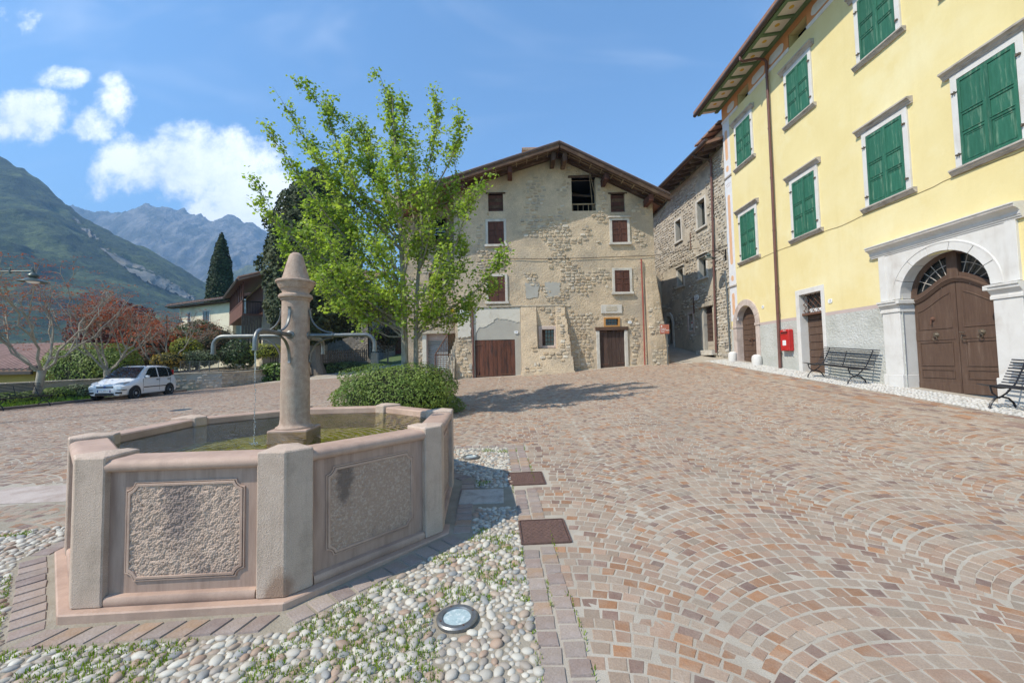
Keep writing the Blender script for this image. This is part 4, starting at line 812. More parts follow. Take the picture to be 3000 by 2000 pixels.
for s in (-1, 1):
    for r in (.40, .62): MB(YF).tube([(9.345+s*(.05+r*1.18*math.sin(t)), 2.95+r*1.15*math.cos(t), -.30) for t in np.linspace(.15, 1.30, 9)], .009, 5).build('grille_bar', M['cornice'], fan)
    for t in (.30, .56, .82, 1.08): MB(YF).tube([(9.345+s*(.05+.28*math.sin(t)), 3.0+.28*math.cos(t), -.297), (9.345+s*(.05+.90*math.sin(t)), 3.0+.88*math.cos(t), -.297)], .009, 5).build('grille_bar', M['cornice'], fan)
# ---- red letter box
mb = thing('letter_box', 'red metal letter box hung on the brown downpipe of the yellow house', 'letter box', (9.8, 14.6, 1.77)); mb.location = (0, 0, 0)
M['red'] = MAT('letter box red', (.50, .022, .022), (.42, .02, .018), scale=4, rough=.4, coat=.2)
MB(YF).prism([(14.37, 1.77), (14.84, 1.77), (14.84, 2.50), (14.81, 2.54), (14.40, 2.54), (14.37, 2.50)], .02, .185).build('body', M['red'], mb, False, .012)
MB(YF).box(14.39, 14.82, 1.79, 2.38, .185, .197).build('front_door', M['red'], mb, False, .006)
MB(YF).box(14.44, 14.79, 2.405, 2.455, .186, .19).build('slot', M['dark'], mb)
MB(YF).sweep([(0, 2.36), (.04, 2.39), (.045, 2.405), (0, 2.405)], [((a, 0, .185), (0, 0, 1), (0, 1, 0)) for a in (14.45, 14.78)]).build('slot_lip', M['red'], mb)
MB(YF).box(14.52, 14.70, 1.97, 2.15, .198, .2).build('notice', M['enamel'], mb)
for i in range(4): MB(YF).box(14.54, 14.68, 2.0+i*.035, 2.008+i*.035, .2, .2008).build('notice_line', MAT('pale blue print', (.45, .6, .68)) if i == 0 else bpy.data.materials['pale blue print'], mb)
text('POSTE', YF, 14.6, 2.50, .1865, .05, M['enamel'], mb)
# ---- benches of bent iron sides and thin slats
M['bench'] = MAT('black bench paint', (.016, .016, .02), (.03, .03, .034), scale=20, rough=.38)
bn = {}
def bench(label, loc, rz, L=1.95, group='black slatted benches'):
    t = thing('bench', label, 'bench', loc, rz, group)       # local: x along, y = back, z up
    prof = [(-.02+.43*i/9, .43-.035*math.sin(i/9*math.pi)+.02*(1-i/9)) for i in range(10)]+[(.44+.05*math.sin(i/8*1.2)+.15*i/8, .42+.44*i/8) for i in range(1, 12)][:9]
    if 'slat' not in bn:
        bn['slat'] = MB().box(-L/2, L/2, -.013, .013, -.006, .006).mesh('slat', M['bench'], False, .002)
        m = MB(); P = [(0, y, z-.016) for y, z in prof]; m.tube(P, .014, 6); m.tube([(0, -.02, .43), (0, .02, .30), (0, .16, .20), (0, .30, .29), (0, .40, .40)], .016, 6)
        m.tube([(0, -.03, 0), (0, .0, .10), (0, .08, .19), (0, .2, .225), (0, .34, .19), (0, .44, .10), (0, .49, 0)], .019, 6); bn['leg'] = m.mesh('leg', M['bench'], True)
        m = MB(); m.tube([(0, .44, .41), (0, .50, .62), (0, .56, .84)], .012, 6); bn['brace'] = m.mesh('back_brace', M['bench'], True)
    for i, (y, z) in enumerate(prof):
        y2, z2 = prof[min(i+1, len(prof)-1)]; y1, z1 = prof[max(i-1, 0)]; inst('slat', bn['slat'], t, (0, y, z), (math.atan2(z2-z1, y2-y1), 0, 0))
    for s in (-1, 1): inst('leg', bn['leg'], t, (s*(L/2-.22), 0, 0))
    inst('back_brace', bn['brace'], t)
    return t
def bench_at(label, x, y, rz, **k): return bench(label, (x, y, gz(x, y)+.012), rz, **k)
b1_ = bench_at('black slatted bench between the lattice door and the white portal', 9.22, 11.95, -math.pi/2); b1_.rotation_euler = (0, .078, -math.pi/2)
b2_ = bench_at('black slatted bench cut by the right edge of the photo, before the portal pilaster', 9.22, 7.15, -math.pi/2); b2_.rotation_euler = (0, .078, -math.pi/2)
# ================================================================== rubble stones
def rubble(fr, a0, a1, b0, b1, mask, off, par, seed, w=(.14, .34), hgt=(.10, .19), prot=.03, mat=None, near=300, name='stone', jit=.25, nmax=99999):
    r = np.random.default_rng(seed); L = []; b = b0
    while b < b1:
        hh = r.uniform(*hgt); a = a0+r.uniform(-.2, 0)
        while a < a1:
            ww = r.uniform(*w); L.append((a+ww/2, b+hh/2+r.uniform(-.03, .03), ww, hh*r.uniform(.75, 1.1))); a += ww
        b += hh*.96
    L = np.array(L); L = L[mask(L[:, 0], L[:, 1]) & (L[:, 0] > a0+.06) & (L[:, 0] < a1-.06)][:nmax]; n = len(L)
    if not n: return
    t = np.arange(8)*math.pi/4+math.pi/8; sup = lambda v: np.sign(v)*np.abs(v)**.55
    ca, sa = sup(np.cos(t)), sup(np.sin(t)); rad = r.uniform(.86, 1.0, (n, 8)); rot = r.uniform(-jit, jit, n)*.35
    x = ca[None]*L[:, 2:3]/2*rad*.95; y = sa[None]*L[:, 3:4]/2*rad*.93; x, y = x*np.cos(rot)[:, None]-y*np.sin(rot)[:, None], x*np.sin(rot)[:, None]+y*np.cos(rot)[:, None]
    A0, B0 = L[:, :1]+x, L[:, 1:2]+y; A1, B1 = L[:, :1]+x*.74, L[:, 1:2]+y*.72; p = prot*r.uniform(.5, 1.3, (n, 1))
    C0 = off(A0, B0)-.02; C1 = off(A1, B1)+p*(1+r.uniform(-.25, .25, (n, 8)))
    P = np.concatenate([np.stack([A0, B0, C0], -1), np.stack([A1, B1, C1], -1)], 1); W3 = fr.o+P[..., :1]*fr.u+P[..., 1:2]*fr.v+P[..., 2:]*fr.n
    F = [[i, (i+1) % 8, 8+(i+1) % 8] for i in range(8)]+[[i, 8+(i+1) % 8, 8+i] for i in range(8)]+[[8, 8+i, 9+i] for i in range(1, 7)]; F = np.array(F)
    if np.dot(np.cross(fr.u, fr.v), fr.n) < 0: F = F[:, ::-1]
    area = L[:, 2]*L[:, 3]; od = np.argsort(-area)
    for j in od[:near]:
        ce = W3[j].mean(0); obj_np(name, W3[j]-ce, F, mat, par).location = ce
    rest = od[near:]
    if len(rest): obj_np(name+'s', W3[rest].reshape(-1, 3), (np.arange(len(rest))[:, None, None]*16+F[None]).reshape(-1, 3), mat, par, False, 'stuff')
STN = [(.48, .37, .25), (.54, .44, .31), (.42, .34, .25), (.57, .49, .38), (.47, .34, .21), (.36, .31, .25), (.54, .43, .29), (.44, .37, .29), (.50, .37, .23), (.58, .52, .43)]
M['stone'] = MAT('field stone', (.4, .4, .4), (.42, .36, .28), ramp=STN, scale=5, rough=.95, bump=.5, bscale=25, fine=.12, rnd=.12, coord='Object')
M['stonegrey'] = MAT('grey weathered stone', (.4, .4, .4), (.36, .33, .29), ramp=[(.46, .39, .30), (.52, .47, .39), (.38, .33, .27), (.56, .51, .44), (.43, .36, .28), (.48, .40, .30), (.35, .31, .26)], scale=5, rough=.95, bump=.5, bscale=25, fine=.12, rnd=.12)
M['tan'] = MAT('old tan plaster', (.62, .485, .335), (.50, .39, .27), scale=1.8, rough=1, bump=.9, bscale=15, bdist=.05, c3=(.40, .325, .24), s3=.55, fine=.18, m3=(.50, .66), bdet=8)
weather(M['tan'], (.40, .345, .27), (.55, .55, .55), .50, .66, .75); weather(M['tan'], (.30, .24, .17), (2.2, 2.2, .5), .58, .78, .6)
M['mort'] = MAT('lime mortar of rubble wall', (.48, .38, .265), (.39, .305, .21), scale=2, rough=1, bump=.8, bscale=14, bdist=.04, c3=(.30, .265, .215), s3=.8, fine=.14)
M['mortgrey'] = MAT('grey mortar of rubble wall', (.50, .43, .335), (.41, .355, .275), scale=2, rough=1, bump=.8, bscale=14, bdist=.04, c3=(.26, .235, .20), s3=.6, fine=.14)
M['patchwhite'] = MAT('whitewash patch', (.62, .58, .50), (.57, .53, .45), scale=2, rough=.95, bump=.25, bscale=20, c3=(.50, .45, .37), s3=2.5, m3=(.56, .7))
M['patchgrey'] = MAT('grey cement patch', (.42, .40, .35), (.38, .355, .31), scale=2, rough=.95, bump=.2, bscale=20)
M['oldwood'] = MAT('dark weathered timber', (.105, .06, .038), (.065, .038, .026), scale=3, rough=.9, bump=.5, bscale=20, c3=(.17, .115, .075), s3=2, fine=.15, rnd=.2)
M['batten'] = MAT('pale cane lath', (.34, .26, .16), (.24, .17, .10), scale=4, rough=.9, bump=.3, rnd=.25)
M['redwood'] = MAT('red-brown shutter wood', (.115, .043, .026), (.07, .028, .02), scale=3, rough=.75, bump=.3, bscale=30, stretch=(8, 8, 1), c3=(.05, .024, .018), s3=1.4, rnd=.2)
M['garagewood'] = MAT('worn red-brown planks', (.155, .06, .038), (.10, .042, .028), scale=2.5, rough=.85, bump=.4, bscale=26, stretch=(9, 9, 1), c3=(.05, .03, .026), s3=1.1, rnd=.28, m3=(.48, .64))
M['darkdoor'] = MAT('dark brown plank door', (.082, .048, .036), (.055, .034, .028), scale=2.5, rough=.85, bump=.4, bscale=26, stretch=(9, 9, 1), c3=(.15, .11, .085), s3=1.2, rnd=.2, m3=(.56, .74))
M['redpipe'] = MAT('red painted pipe', (.33, .075, .055), (.26, .06, .045), scale=5, rough=.55)
M['tile'] = MAT('old clay roof tile', (.30, .16, .105), (.22, .125, .09), scale=8, rough=.9, bump=.3, ramp=[(.33, .18, .12), (.26, .14, .095), (.30, .19, .14), (.21, .13, .10), (.36, .21, .14)], rnd=.15)
M['orangewood'] = MAT('fresh orange timber', (.48, .24, .07), (.40, .19, .055), scale=5, rough=.6)
# ================================================================== stone house with the gable
HF = FR((0, 19.5, 0), (1, 0, 0), (0, 0, 1), (0, -1, 0))
sh = thing('stone_house', 'old tan stone house with a wide timber gable and brown shutters', 'house')
RT = lambda a: np.where(np.asarray(a) < 2.4, 11.5-.31*(2.4-np.asarray(a)), 11.5-.515*(np.asarray(a)-2.4))
def hoff(a, b):
    a = np.asarray(a, float); b = np.asarray(b, float)
    edge = 2.56+.10*np.clip(4.25-b, 0, 4); inb = (a > .44) & (a < edge) & (b < 4.25); k = np.clip((4.25-b)/3.5, 0, 1.1)*.8+.05
    niche = (a > 1.2) & (a < 2.12) & (b > 2.16); c = np.where(inb, np.where(niche, .05, k), 0.)
    gar = (a > -1.86) & (a < .42) & (b < 4.2); return np.where(gar, .0, c)+np.where(b < 1.8, .04*np.clip(1.8-b, 0, 1), 0)*(~gar)
HO = [(3.06, 4.24, 8.85, 10.5), (-1.03, -.30, 8.92, 9.78), (4.96, 5.65, 8.76, 9.66), (4.52, 5.13, 3.22, 3.54, 0), (-1.78, .14, .2, 2.64, 0), (4.21, 5.41, .5, 2.98, 0), (1.45, 2.03, 2.31, 3.08, 0),
      (.43, .445, 4.24, 4.25, 0), (2.55, 2.565, 4.25, 4.26, 0), (1.19, 1.205, 2.15, 2.165, 0), (2.115, 2.13, 3.9, 3.91, 0), (2.62, 2.63, 3.3, 3.31, 0), (2.7, 2.71, 2.6, 2.61, 0), (2.8, 2.81, 1.6, 1.61, 0), (2.87, 2.88, 1.2, 1.21, 0)]
wall('wall', HF, -2.72, 7.0, lambda a: gh(a, 19.5+0*a)-.3, RT, HO, M['tan'], sh, .085, .035, 2.2, .35, 3, off=hoff)
for o in HO[:3]: dark_room(HF, o[0], o[1], o[2], o[3], .3, 3, sh, name='attic_room')
MB(FR((7.0, 19.5, 0), (0, 1, 0), (0, 0, 1), (1, 0, 0))).add([(0.02, .5, .0), (9, .5, 0), (9, 9.12, 0), (0.02, 9.12, 0)], [(0, 1, 2, 3)]).build('side_wall', M['mort'], sh)
MB(FR((-2.72, 19.5, 0), (0, 1, 0), (0, 0, 1), (-1, 0, 0))).add([(0.02, .3, .0), (9, .3, 0), (9, 9.9, 0), (0.02, 9.9, 0)], [(0, 1, 2, 3)]).build('side_wall', M['mort'], sh)
# stones showing through the plaster
def hmask(a, b):
    n = fbm(a*.9+4, b*.9+1, 0, 4); low = np.clip((3.9-b)/1.3, 0, 1)*np.where(a > 2.55, 1., .0); d = .555-.28*low
    d = np.where((a > .44) & (a < 2.9) & (b < 4.2), .40, d); d = np.where((a < -1.9) & (b < 2.8), .30, d); d = np.where((a < -1.9) & (b > 2.8) & (b < 4.2), .9, d)
    up = (a > .9) & (a < 3.0) & (b > 8.3) & (b < 10.6); d = np.where(up, .47, d); up2 = (a > -.2) & (a < 1.4) & (b > 7.9) & (b < 8.7); d = np.where(up2, .45, d)
    d = np.where((b > 10.4) & (a > 1.6) & (a < 3.1), .42, d); ok = n > d
    for o in [(3.06, 4.24, 8.8, 10.5), (-1.05, -.28, 8.9, 9.8), (4.9, 5.7, 8.7, 9.7), (-1.25, -.05, 7.1, 8.65), (4.8, 5.9, 7.0, 8.55), (-1.3, -.05, 4.25, 5.9), (4.85, 5.95, 4.6, 6.05), (4.25, 5.4, 3.75, 4.27), (4.4, 5.25, 3.1, 3.65), (3.98, 5.6, .5, 3.2), (-1.88, .46, .3, 4.3), (1.24, 2.2, 2.1, 3.3), (6.22, 6.42, 1, 6.5)]: ok &= ~((a > o[0]-.12) & (a < o[1]+.12) & (b > o[2]-.08) & (b < o[3]+.08))
    edge = 2.56+.10*np.clip(4.25-b, 0, 4); ok &= np.abs(a-edge) > np.where(b < 4.2, .13, 0); ok &= ~((np.abs(a-1.2) < .1) & (b > 2.1) & (b < 4.3)) & ~((np.abs(a-2.12) < .1) & (b > 2.1) & (b < 4.3))
    return ok & (b < RT(a)-.15) & (b > gh(a, 19.4)+.02)
rubble(HF, -2.7, 6.95, .7, 11.3, hmask, lambda a, b: hoff(a, b), sh, 21, (.13, .36), (.10, .2), .035, M['stone'])
# corner buttress towards the alley
BF = FR((6.98, 19.5, 0), (1, 0, 0), (0, 0, 1), (0, -1, 0)); Zs = np.linspace(1.0, 5.75, 24); m = MB(BF); ring_ = []
for z in Zs:
    t = np.clip((5.75-z)/4.6, 0, 1); e = .40*t**.8; f_ = .6*t; nz = lambda k: float(vnoise(z*3+k, k))*.07*min(1, t*4)
    ring_.append([(-.5, z, .0), (-.46, z, f_*.9+nz(1)), (-.2, z, f_+nz(2)), (.02+e*.7, z, f_+nz(3)-.02), (.03+e+nz(4)*.5, z, f_*.6), (.03+e+nz(5)*.5, z, -.2), (.03+e, z, -.9), (.0, z, -1.3)])
k = 8
for r0 in ring_: m.V += [BF(*p) for p in r0]
m.F += [(i*k+j, i*k+j+1, (i+1)*k+j+1, (i+1)*k+j) for i in range(len(Zs)-1) for j in range(k-1)]; bt = m.build('corner_buttress', M['mort'], sh)
rubble(BF, -.46, .36, 1.05, 5.2, lambda a, b: (fbm(a*2, b*2, 4, 3) > .36) & (a < .40*np.clip((5.75-b)/4.6, 0, 1)**.8-.05), lambda a, b: .6*np.clip((5.75-b)/4.6, 0, 1)-.005, bt, 31, (.12, .28), (.09, .17), .04, M['stone'], 120)
# ragged plaster patches round the plank gates and on the pier
def patch(P, c0, c1, mat, seed, name):
    r = random.Random(seed); Q = []
    for i in range(len(P)):
        (x0, y0, g0), (x1, y1, _) = P[i], P[(i+1) % len(P)]; n = max(1, int(math.hypot(x1-x0, y1-y0)/.09)) if g0 else 1
        for j in range(n): t = j/n; Q.append((x0+(x1-x0)*t+(r.uniform(-.05, .05) if g0 and j else 0), y0+(y1-y0)*t+(r.uniform(-.05, .05) if g0 and j else 0)))
    MB(HF).prism(Q, c0, c1).build(name, mat, sh)
patch([(-1.85, 4.2, 0), (-1.85, 2.75, 0), (-1.6, 3.2, 1), (-1.2, 3.3, 1), (-.75, 3.65, 1), (-.2, 3.62, 1), (.42, 3.45, 0), (.42, 4.2, 1), (-.35, 4.13, 1), (-.9, 4.2, 1)], .0, .035, M['patchwhite'], 1, 'whitewash_patch')
MB(HF).prism([(-1.86, .6), (-1.78, .6), (-1.78, 2.64), (.14, 2.64), (.14, .6), (.43, .6), (.43, 4.0), (-1.86, 4.0)], -.02, .018).build('cement_surround', M['patchgrey'], sh)
patch([(-2.6, 4.02, 0), (-2.6, 2.75, 1), (-1.98, 2.82, 1), (-1.98, 4.02, 0)], -.02, .05, M['patchwhite'], 2, 'whitewash_patch')
for a0, a1 in ((.72, 1.32), (1.68, 2.36)): patch([(a0, 4.62, 1), (a1, 4.66, 1), (a1+.03, 5.35, 1), (a0-.02, 5.38, 1)], -.03, .028, M['patchgrey'], int(a0*10), 'blocked_window_patch')
MB(HF).box(-1.86, 2.58, 4.2, 4.27, -.02, .075, .004).build('stone_ledge', M['mortgrey'], sh, False, .01); MB(HF).box(-2.74, -1.9, 4.1, 4.17, -.02, .08).build('stone_ledge', M['pinkjamb'], sh, False, .008)
# timbers and fittings
M['sillstone'] = MAT('window surround limestone', (.58, .54, .48), (.50, .46, .40), scale=4, rough=.9, bump=.25, bscale=40, c3=(.40, .36, .31), s3=2.5)
def win_stone(a0, a1, b0, b1, cor):
    f = .12; w = MB(HF).box(a0-f, a0, b0-.03, b1+f, -.05, .05).box(a1, a1+f, b0-.03, b1+f, -.05, .05).box(a0, a1, b1, b1+f, -.05, .05).build('window', M['sillstone'], sh, False, .006)
    MB(HF).box(a0, a1, b0, b1, -.04, .0).build('recess', M['dark'], w); MB(HF).box(a0-f-.05, a1+f+.05, b0-.11, b0, -.05, .11).build('sill', M['sillstone'], w, False, .01)
    if cor: MB(HF).box(a0-f-.06, a1+f+.06, b1+f, b1+f+.07, -.05, .12).build('cornice', M['sillstone'], w, False, .012)
    mid = (a0+a1)/2
    for x0, x1 in ((a0, mid-.004), (mid+.004, a1)):
        s_ = MB(HF).box(x0, x1, b0+.005, b1-.005, .002, .026).build('shutter', M['redwood'], w)
        m = MB(HF); hh = b1-b0
        m.box(x0, x0+.05, b0, b1, .026, .042).box(x1-.05, x1, b0, b1, .026, .042)
        for z in (b0, b0+hh*.38, b0+hh*.6, b1-.06): m.box(x0+.05, x1-.05, z, z+.055, .026, .040)
        m.V and m.mesh; o = m.build('shutter', M['redwood'], w, False, .003)
for a0, a1, b0, b1, c_ in ((-1.06, -.29, 7.27, 8.40, 0), (4.98, 5.72, 7.24, 8.34, 1), (-1.08, -.28, 4.47, 5.70, 0), (5.03, 5.75, 4.82, 5.88, 0)): win_stone(a0, a1, b0, b1, c_)
for a0, a1, b0, b1 in ((-1.03, -.30, 8.92, 9.78), (4.96, 5.65, 8.76, 9.66)):
    w = MB(HF).box(a0-.12, a1+.12, b1, b1+.07, -.2, .03).build('boarded_window', M['oldwood'], sh)
    n = 5
    for i in range(n): MB(HF).box(a0, a1, b0+(b1-b0)*i/n+.004, b0+(b1-b0)*(i+1)/n-.006, -.16, -.125+random.uniform(-.012, .012), .006).build('board', M['oldwood'] if i % 2 else M['redwood'], w)
aw = MB(HF).box(2.9, 4.38, 10.5, 10.62, -.3, .03).build('attic_opening', M['oldwood'], sh)
MB(HF).box(3.06, 4.24, 9.22, 9.27, -.2, -.14).build('rail', M['batten'], aw)
for i in range(5): MB(HF).tube([(3.12+.26*i, 8.85, -.17), (3.12+.26*i, 9.24, -.17)], .016, 5).build('baluster', M['batten'], aw)
MB(HF).tube([(3.92, 10.75, .12), (4.05, 9.5, -.05), (4.08, 8.9, -.1)], .018, 5).build('loose_pole', M['batten'], aw); MB(HF).tube([(3.94, 10.8, .12), (4.2, 9.6, .0), (4.26, 9.2, -.05)], .014, 5).build('loose_pole', M['batten'], aw)
for i in range(7): MB(HF).tube([(3.0, 9.9+.14*i, -.6-.25*i), (4.3, 9.8+.1*i, -.6-.25*i)], .05, 6).build('rafter', M['oldwood'], aw)
# lower openings
def plank_gate(name, a0, a1, b0, b1, n, mat, c, par, straps):
    g = None
    for i in range(n):
        x0, x1 = a0+(a1-a0)*i/n, a0+(a1-a0)*(i+1)/n; o = MB(HF).box(x0+.004, x1-.004, b0+random.uniform(0, .03), b1+random.uniform(-.02, .015), c-.04, c+random.uniform(-.004, .006)).build(name if g is None else 'plank', mat, par if g is None else g, False, .004); g = g or o
    for x0, x1, z in straps: MB(HF).box(x0, x1, z-.022, z+.022, c+.006, c+.022).build('strap_hinge', M['rust'], g)
    return g
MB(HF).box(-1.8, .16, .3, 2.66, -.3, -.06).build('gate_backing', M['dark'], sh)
g1 = plank_gate('plank_gate', -1.78, .14, .76, 2.62, 9, M['garagewood'], .01, sh, [(-1.76, -1.45, 2.42), (-1.72, -1.0, .92), (-.55, .12, .98)])
MB(HF).tube([(-1.66, .95, .03), (-1.6, 1.15, .03)], .015, 5).build('prop_bar', M['rust'], g1); MB(HF).tube([(.0, .98, .03), (-.08, 1.2, .03)], .015, 5).build('prop_bar', M['rust'], g1)
jm = MB(HF).box(4.05, 4.21, .8, 2.98, -.3, .06).build('stone_doorway', M['sillstone'], sh, False, .012); MB(HF).box(5.41, 5.56, .8, 2.98, -.3, .06).build('jamb', M['sillstone'], jm, False, .012)
MB(HF).box(4.02, 5.6, 2.98, 3.15, -.3, .09).build('lintel', M['oldwood'], jm, False, .01); MB(HF).box(4.2, 5.42, .8, 3.0, -.3, -.15).build('backing', M['dark'], jm)
g2 = plank_gate('plank_gate', 4.22, 5.40, 1.16, 2.96, 6, M['darkdoor'], -.06, sh, [(4.22, 4.55, 2.93), (5.08, 5.40, 2.93), (4.22, 4.62, 1.36), (5.05, 5.40, 1.4)])
ow = MB(HF).box(4.44, 5.21, 3.54, 3.61, -.1, .05).build('orange_window', M['orangewood'], sh)
for bx_ in ((4.44, 5.21, 3.155, 3.225), (4.44, 4.52, 3.225, 3.54), (5.13, 5.21, 3.225, 3.54)): MB(HF).box(*bx_, -.1, .05).build('frame_piece', M['orangewood'], ow)
MB(HF).box(4.5, 5.15, 3.2, 3.56, -.14, -.12).build('pane', M['glass'], ow)
for x in (4.68, 4.83, 4.98): MB(HF).tube([(x, 3.22, -.04), (x, 3.55, -.04)], .007, 5).build('bar', M['rust'], ow)
MB(HF).tube([(4.52, 3.38, -.035), (5.13, 3.38, -.035)], .007, 5).build('bar', M['rust'], ow)
sw = MB(HF).box(1.28, 1.45, 2.18, 3.25, -.2, .09).build('barred_window', M['pinkjamb'], sh, False, .015)
for bx_ in ((2.03, 2.18, 2.18, 3.25), (1.45, 2.03, 3.08, 3.25), (1.45, 2.03, 2.18, 2.31)): MB(HF).box(*bx_, -.2, .09).build('surround', M['pinkjamb'], sw, False, .015)
MB(HF).box(1.4, 2.08, 2.28, 3.1, -.18, -.15).build('pane', M['glass'], sw); MB(HF).box(1.45, 1.62, 2.31, 3.08, -.14, -.11).build('curtain', M['darkdoor'], sw)
for x in (1.6, 1.74, 1.88): MB(HF).tube([(x, 2.31, -.05), (x, 3.08, -.05)], .008, 5).build('bar', M['rust'], sw)
for z in (2.5, 2.7, 2.9): MB(HF).tube([(1.45, z, -.045), (2.03, z, -.045)], .008, 5).build('bar', M['rust'], sw)
pq = MB(HF).box(4.32, 5.33, 3.80, 4.22, -.05, .05).build('stone_plaque', M['sillstone'], sh, False, .008); MB(HF).prism([(4.55, 3.90), (5.08, 3.90), (5.12, 4.0), (5.08, 4.14), (4.6, 4.15), (4.55, 4.05)], .045, .058).build('worn_relief', M['mortgrey'], pq, False, .01)
MB(HF).tube([(6.33, 6.4, .07), (6.335, 4, .09), (6.31, 1.24, .12)], .035, 8).build('red_pipe', M['redpipe'], sh, True)
MB(HF).tube([(-1.87, 4.1, .07), (-1.87, 2, .07), (-1.865, .8, .07)], .045, 8).build('downpipe', M['pipebrown'], sh, True)
MB(HF).tube([(-.3, 6.57, .05), (2, 6.50, .05), (4, 6.52, .05), (6.98, 6.57, .05), (9.2, 6.9, .0)], .012, 5).build('wall_cable', M['dark'], sh)
MB(HF).box(-2.06, -1.94, 1.25, 1.5, .05, .1).build('meter_box', M['patchgrey'], sh)
# roof: boarded verge with purlins, rafters, laths and tiles
roof = MB(HF)
def slope_pt(s, t, c, dz): a = 2.4+s*t; return (a, float(RT(a))+dz, c)
TL, TR = 8.3, 5.05
def slab(s, T, c0, c1, d0, d1, mat, name, par, t0=0.):
    m = MB(HF); m.hexa([slope_pt(s, t0, c0, d0), slope_pt(s, T, c0, d0), slope_pt(s, T, c1, d0), slope_pt(s, t0, c1, d0), slope_pt(s, t0, c0, d1), slope_pt(s, T, c0, d1), slope_pt(s, T, c1, d1), slope_pt(s, t0, c1, d1)]); return m.build(name, mat, par)
rf = slab(-1, TL, -9, 1.10, .17, .24, M['tile'], 'roof', sh); slab(1, TR, -9, 1.10, .17, .24, M['tile'], 'roof_slope', rf)
for s, T in ((-1, TL), (1, TR)):
    for i in range(7): slab(s, T, .02+i*.155, .02+i*.155+.145, .115, .165, M['oldwood'], 'soffit_board', rf, .02)
    slab(s, T, .97, 1.10, -.03, .112, M['oldwood'], 'verge_rafter', rf, .03); slab(s, T, .16, .30, -.02, .112, M['oldwood'], 'inner_rafter', rf, .03)
    n = int(T/.5)
    for i in range(1, n+1): slab(s, .5*i+.035, .02, 1.08, .085, .113, M['batten'], 'lath', rf, .5*i)
    for j, (d0, cc) in enumerate(((.085, .5), (.085, .72))): slab(s, T, cc, cc+.03, d0, .113, M['batten'], 'lath', rf, .05)
    slab(s, T, 1.08, 1.14, .19, .27, M['gutter'], 'verge_flashing', rf, -.02 if s > 0 else .0)
    # tiles: half-round covers up the slope, seen on the verge
    me = MB(HF); 
    for i in range(int(T/.33)):
        t0, t1 = i*.33, i*.33+.37; m = MB(HF); m.tube([slope_pt(s, t0, 1.02, .27), slope_pt(s, t1, 1.02, .25)], [.07, .085], 8); m.build('verge_tile', M['tile'], rf, True)
for a, zt, sz in ((2.12, 11.50, .20), (2.66, 11.50, .20), (.05, 10.72, .22), (4.6, 10.33, .22), (6.65, 9.27, .22), (-2.2, 9.98, .22)):
    zt = float(RT(a))-.02; MB(HF).box(a-sz/2, a+sz/2, zt-.42 if sz < .21 else zt-.34, zt-.02, -.3, .9, .012).build('purlin', M['oldwood'] if sz < .21 else M['redwood'], rf, False, .02)
MB(HF).tube([slope_pt(1, TR+.03, 1.12, .12), slope_pt(1, TR+.03, -8, .12)], .075, 10).build('gutter', M['gutter'], rf, True)
MB().tube([(7.5, 18.75, 8.98), (7.35, 19.0, 8.75), (7.12, 19.4, 8.55), (7.06, 19.6, 8.5)], .04, 8).build('gutter_pipe', M['galv'], rf, True); MB().tube([(7.46, 18.9, 8.9), (7.1, 19.5, 7.95)], .02, 6).build('gutter_stay', M['galv'], rf)
ch = MB().box(.85, 1.70, 20.3, 21.0, 10.8, 12.32).build('chimney', M['mortgrey'], rf); MB().box(.73, 1.82, 20.15, 21.15, 12.32, 12.37).build('cap_slab', M['mortgrey'], ch)
for i in range(5): MB().tube([(.70, 20.2+.22*i, 12.39+.04*(2-abs(i-2))), (1.85, 20.2+.22*i, 12.39+.04*(2-abs(i-2)))], .06, 8).build('cap_tile', M['tile'], ch, True)
# ---- left wing behind the young tree: garage, stair and loggia
WF = FR((0, 20.6, 0), (1, 0, 0), (0, 0, 1), (0, -1, 0)); GF = FR((0, 20.0, 0), (1, 0, 0), (0, 0, 1), (0, -1, 0))
wall('wing_wall', WF, -5.6, -2.74, 1.0, lambda a: RT(a)-.0, [(-4.5, -3.3, 7.75, 9.1), (-4.2, -3.5, 4.9, 6.2)], M['mort'], sh, .12, .05, 2.4, .35, 5)
rubble(WF, -5.58, -2.76, 4.0, 9.3, lambda a, b: (fbm(a*1.2, b*1.2, 1, 3) > .34) & ~((a > -4.65) & (a < -3.15) & (b > 7.6) & (b < 9.2)) & ~((a > -4.3) & (a < -3.4) & (b > 4.8) & (b < 6.3)) & (b < RT(a)-.2), lambda a, b: 0*a, sh, 41, (.13, .34), (.1, .19), .035, M['stone'], 120)
for o in ((-4.5, -3.3, 7.75, 9.1), (-4.2, -3.5, 4.9, 6.2)): dark_room(WF, *o, .3, 1.6, sh, name='loggia_room')
lg = MB(WF).box(-4.7, -3.1, 7.68, 7.78, -.1, .5).build('loggia', M['oldwood'], sh)
for z in (8.0, 8.15, 8.3): MB(WF).box(-4.65, -3.15, z, z+.06, .42, .46).build('rail', MAT('blue-grey paint', (.18, .24, .30)) if z == 8.0 else bpy.data.materials['blue-grey paint'], lg)
for x in (-4.6, -3.9, -3.2): MB(WF).box(x-.03, x+.03, 7.78, 9.1, .4, .47).build('post', M['oldwood'], lg)
MB(WF).box(-5.6, -5.3, .5, 9.0, -6, 0).build('wing_side', M['mort'], sh)
ga = MB(GF).box(-4.74, -4.42, .8, 3.02, -.5, 0).build('garage', M['mort'], sh); rubble(GF, -4.76, -4.40, .9, 3.0, lambda a, b: b > 0, lambda a, b: 0*a, ga, 44, (.14, .26), (.11, .2), .035, M['stone'], 60)
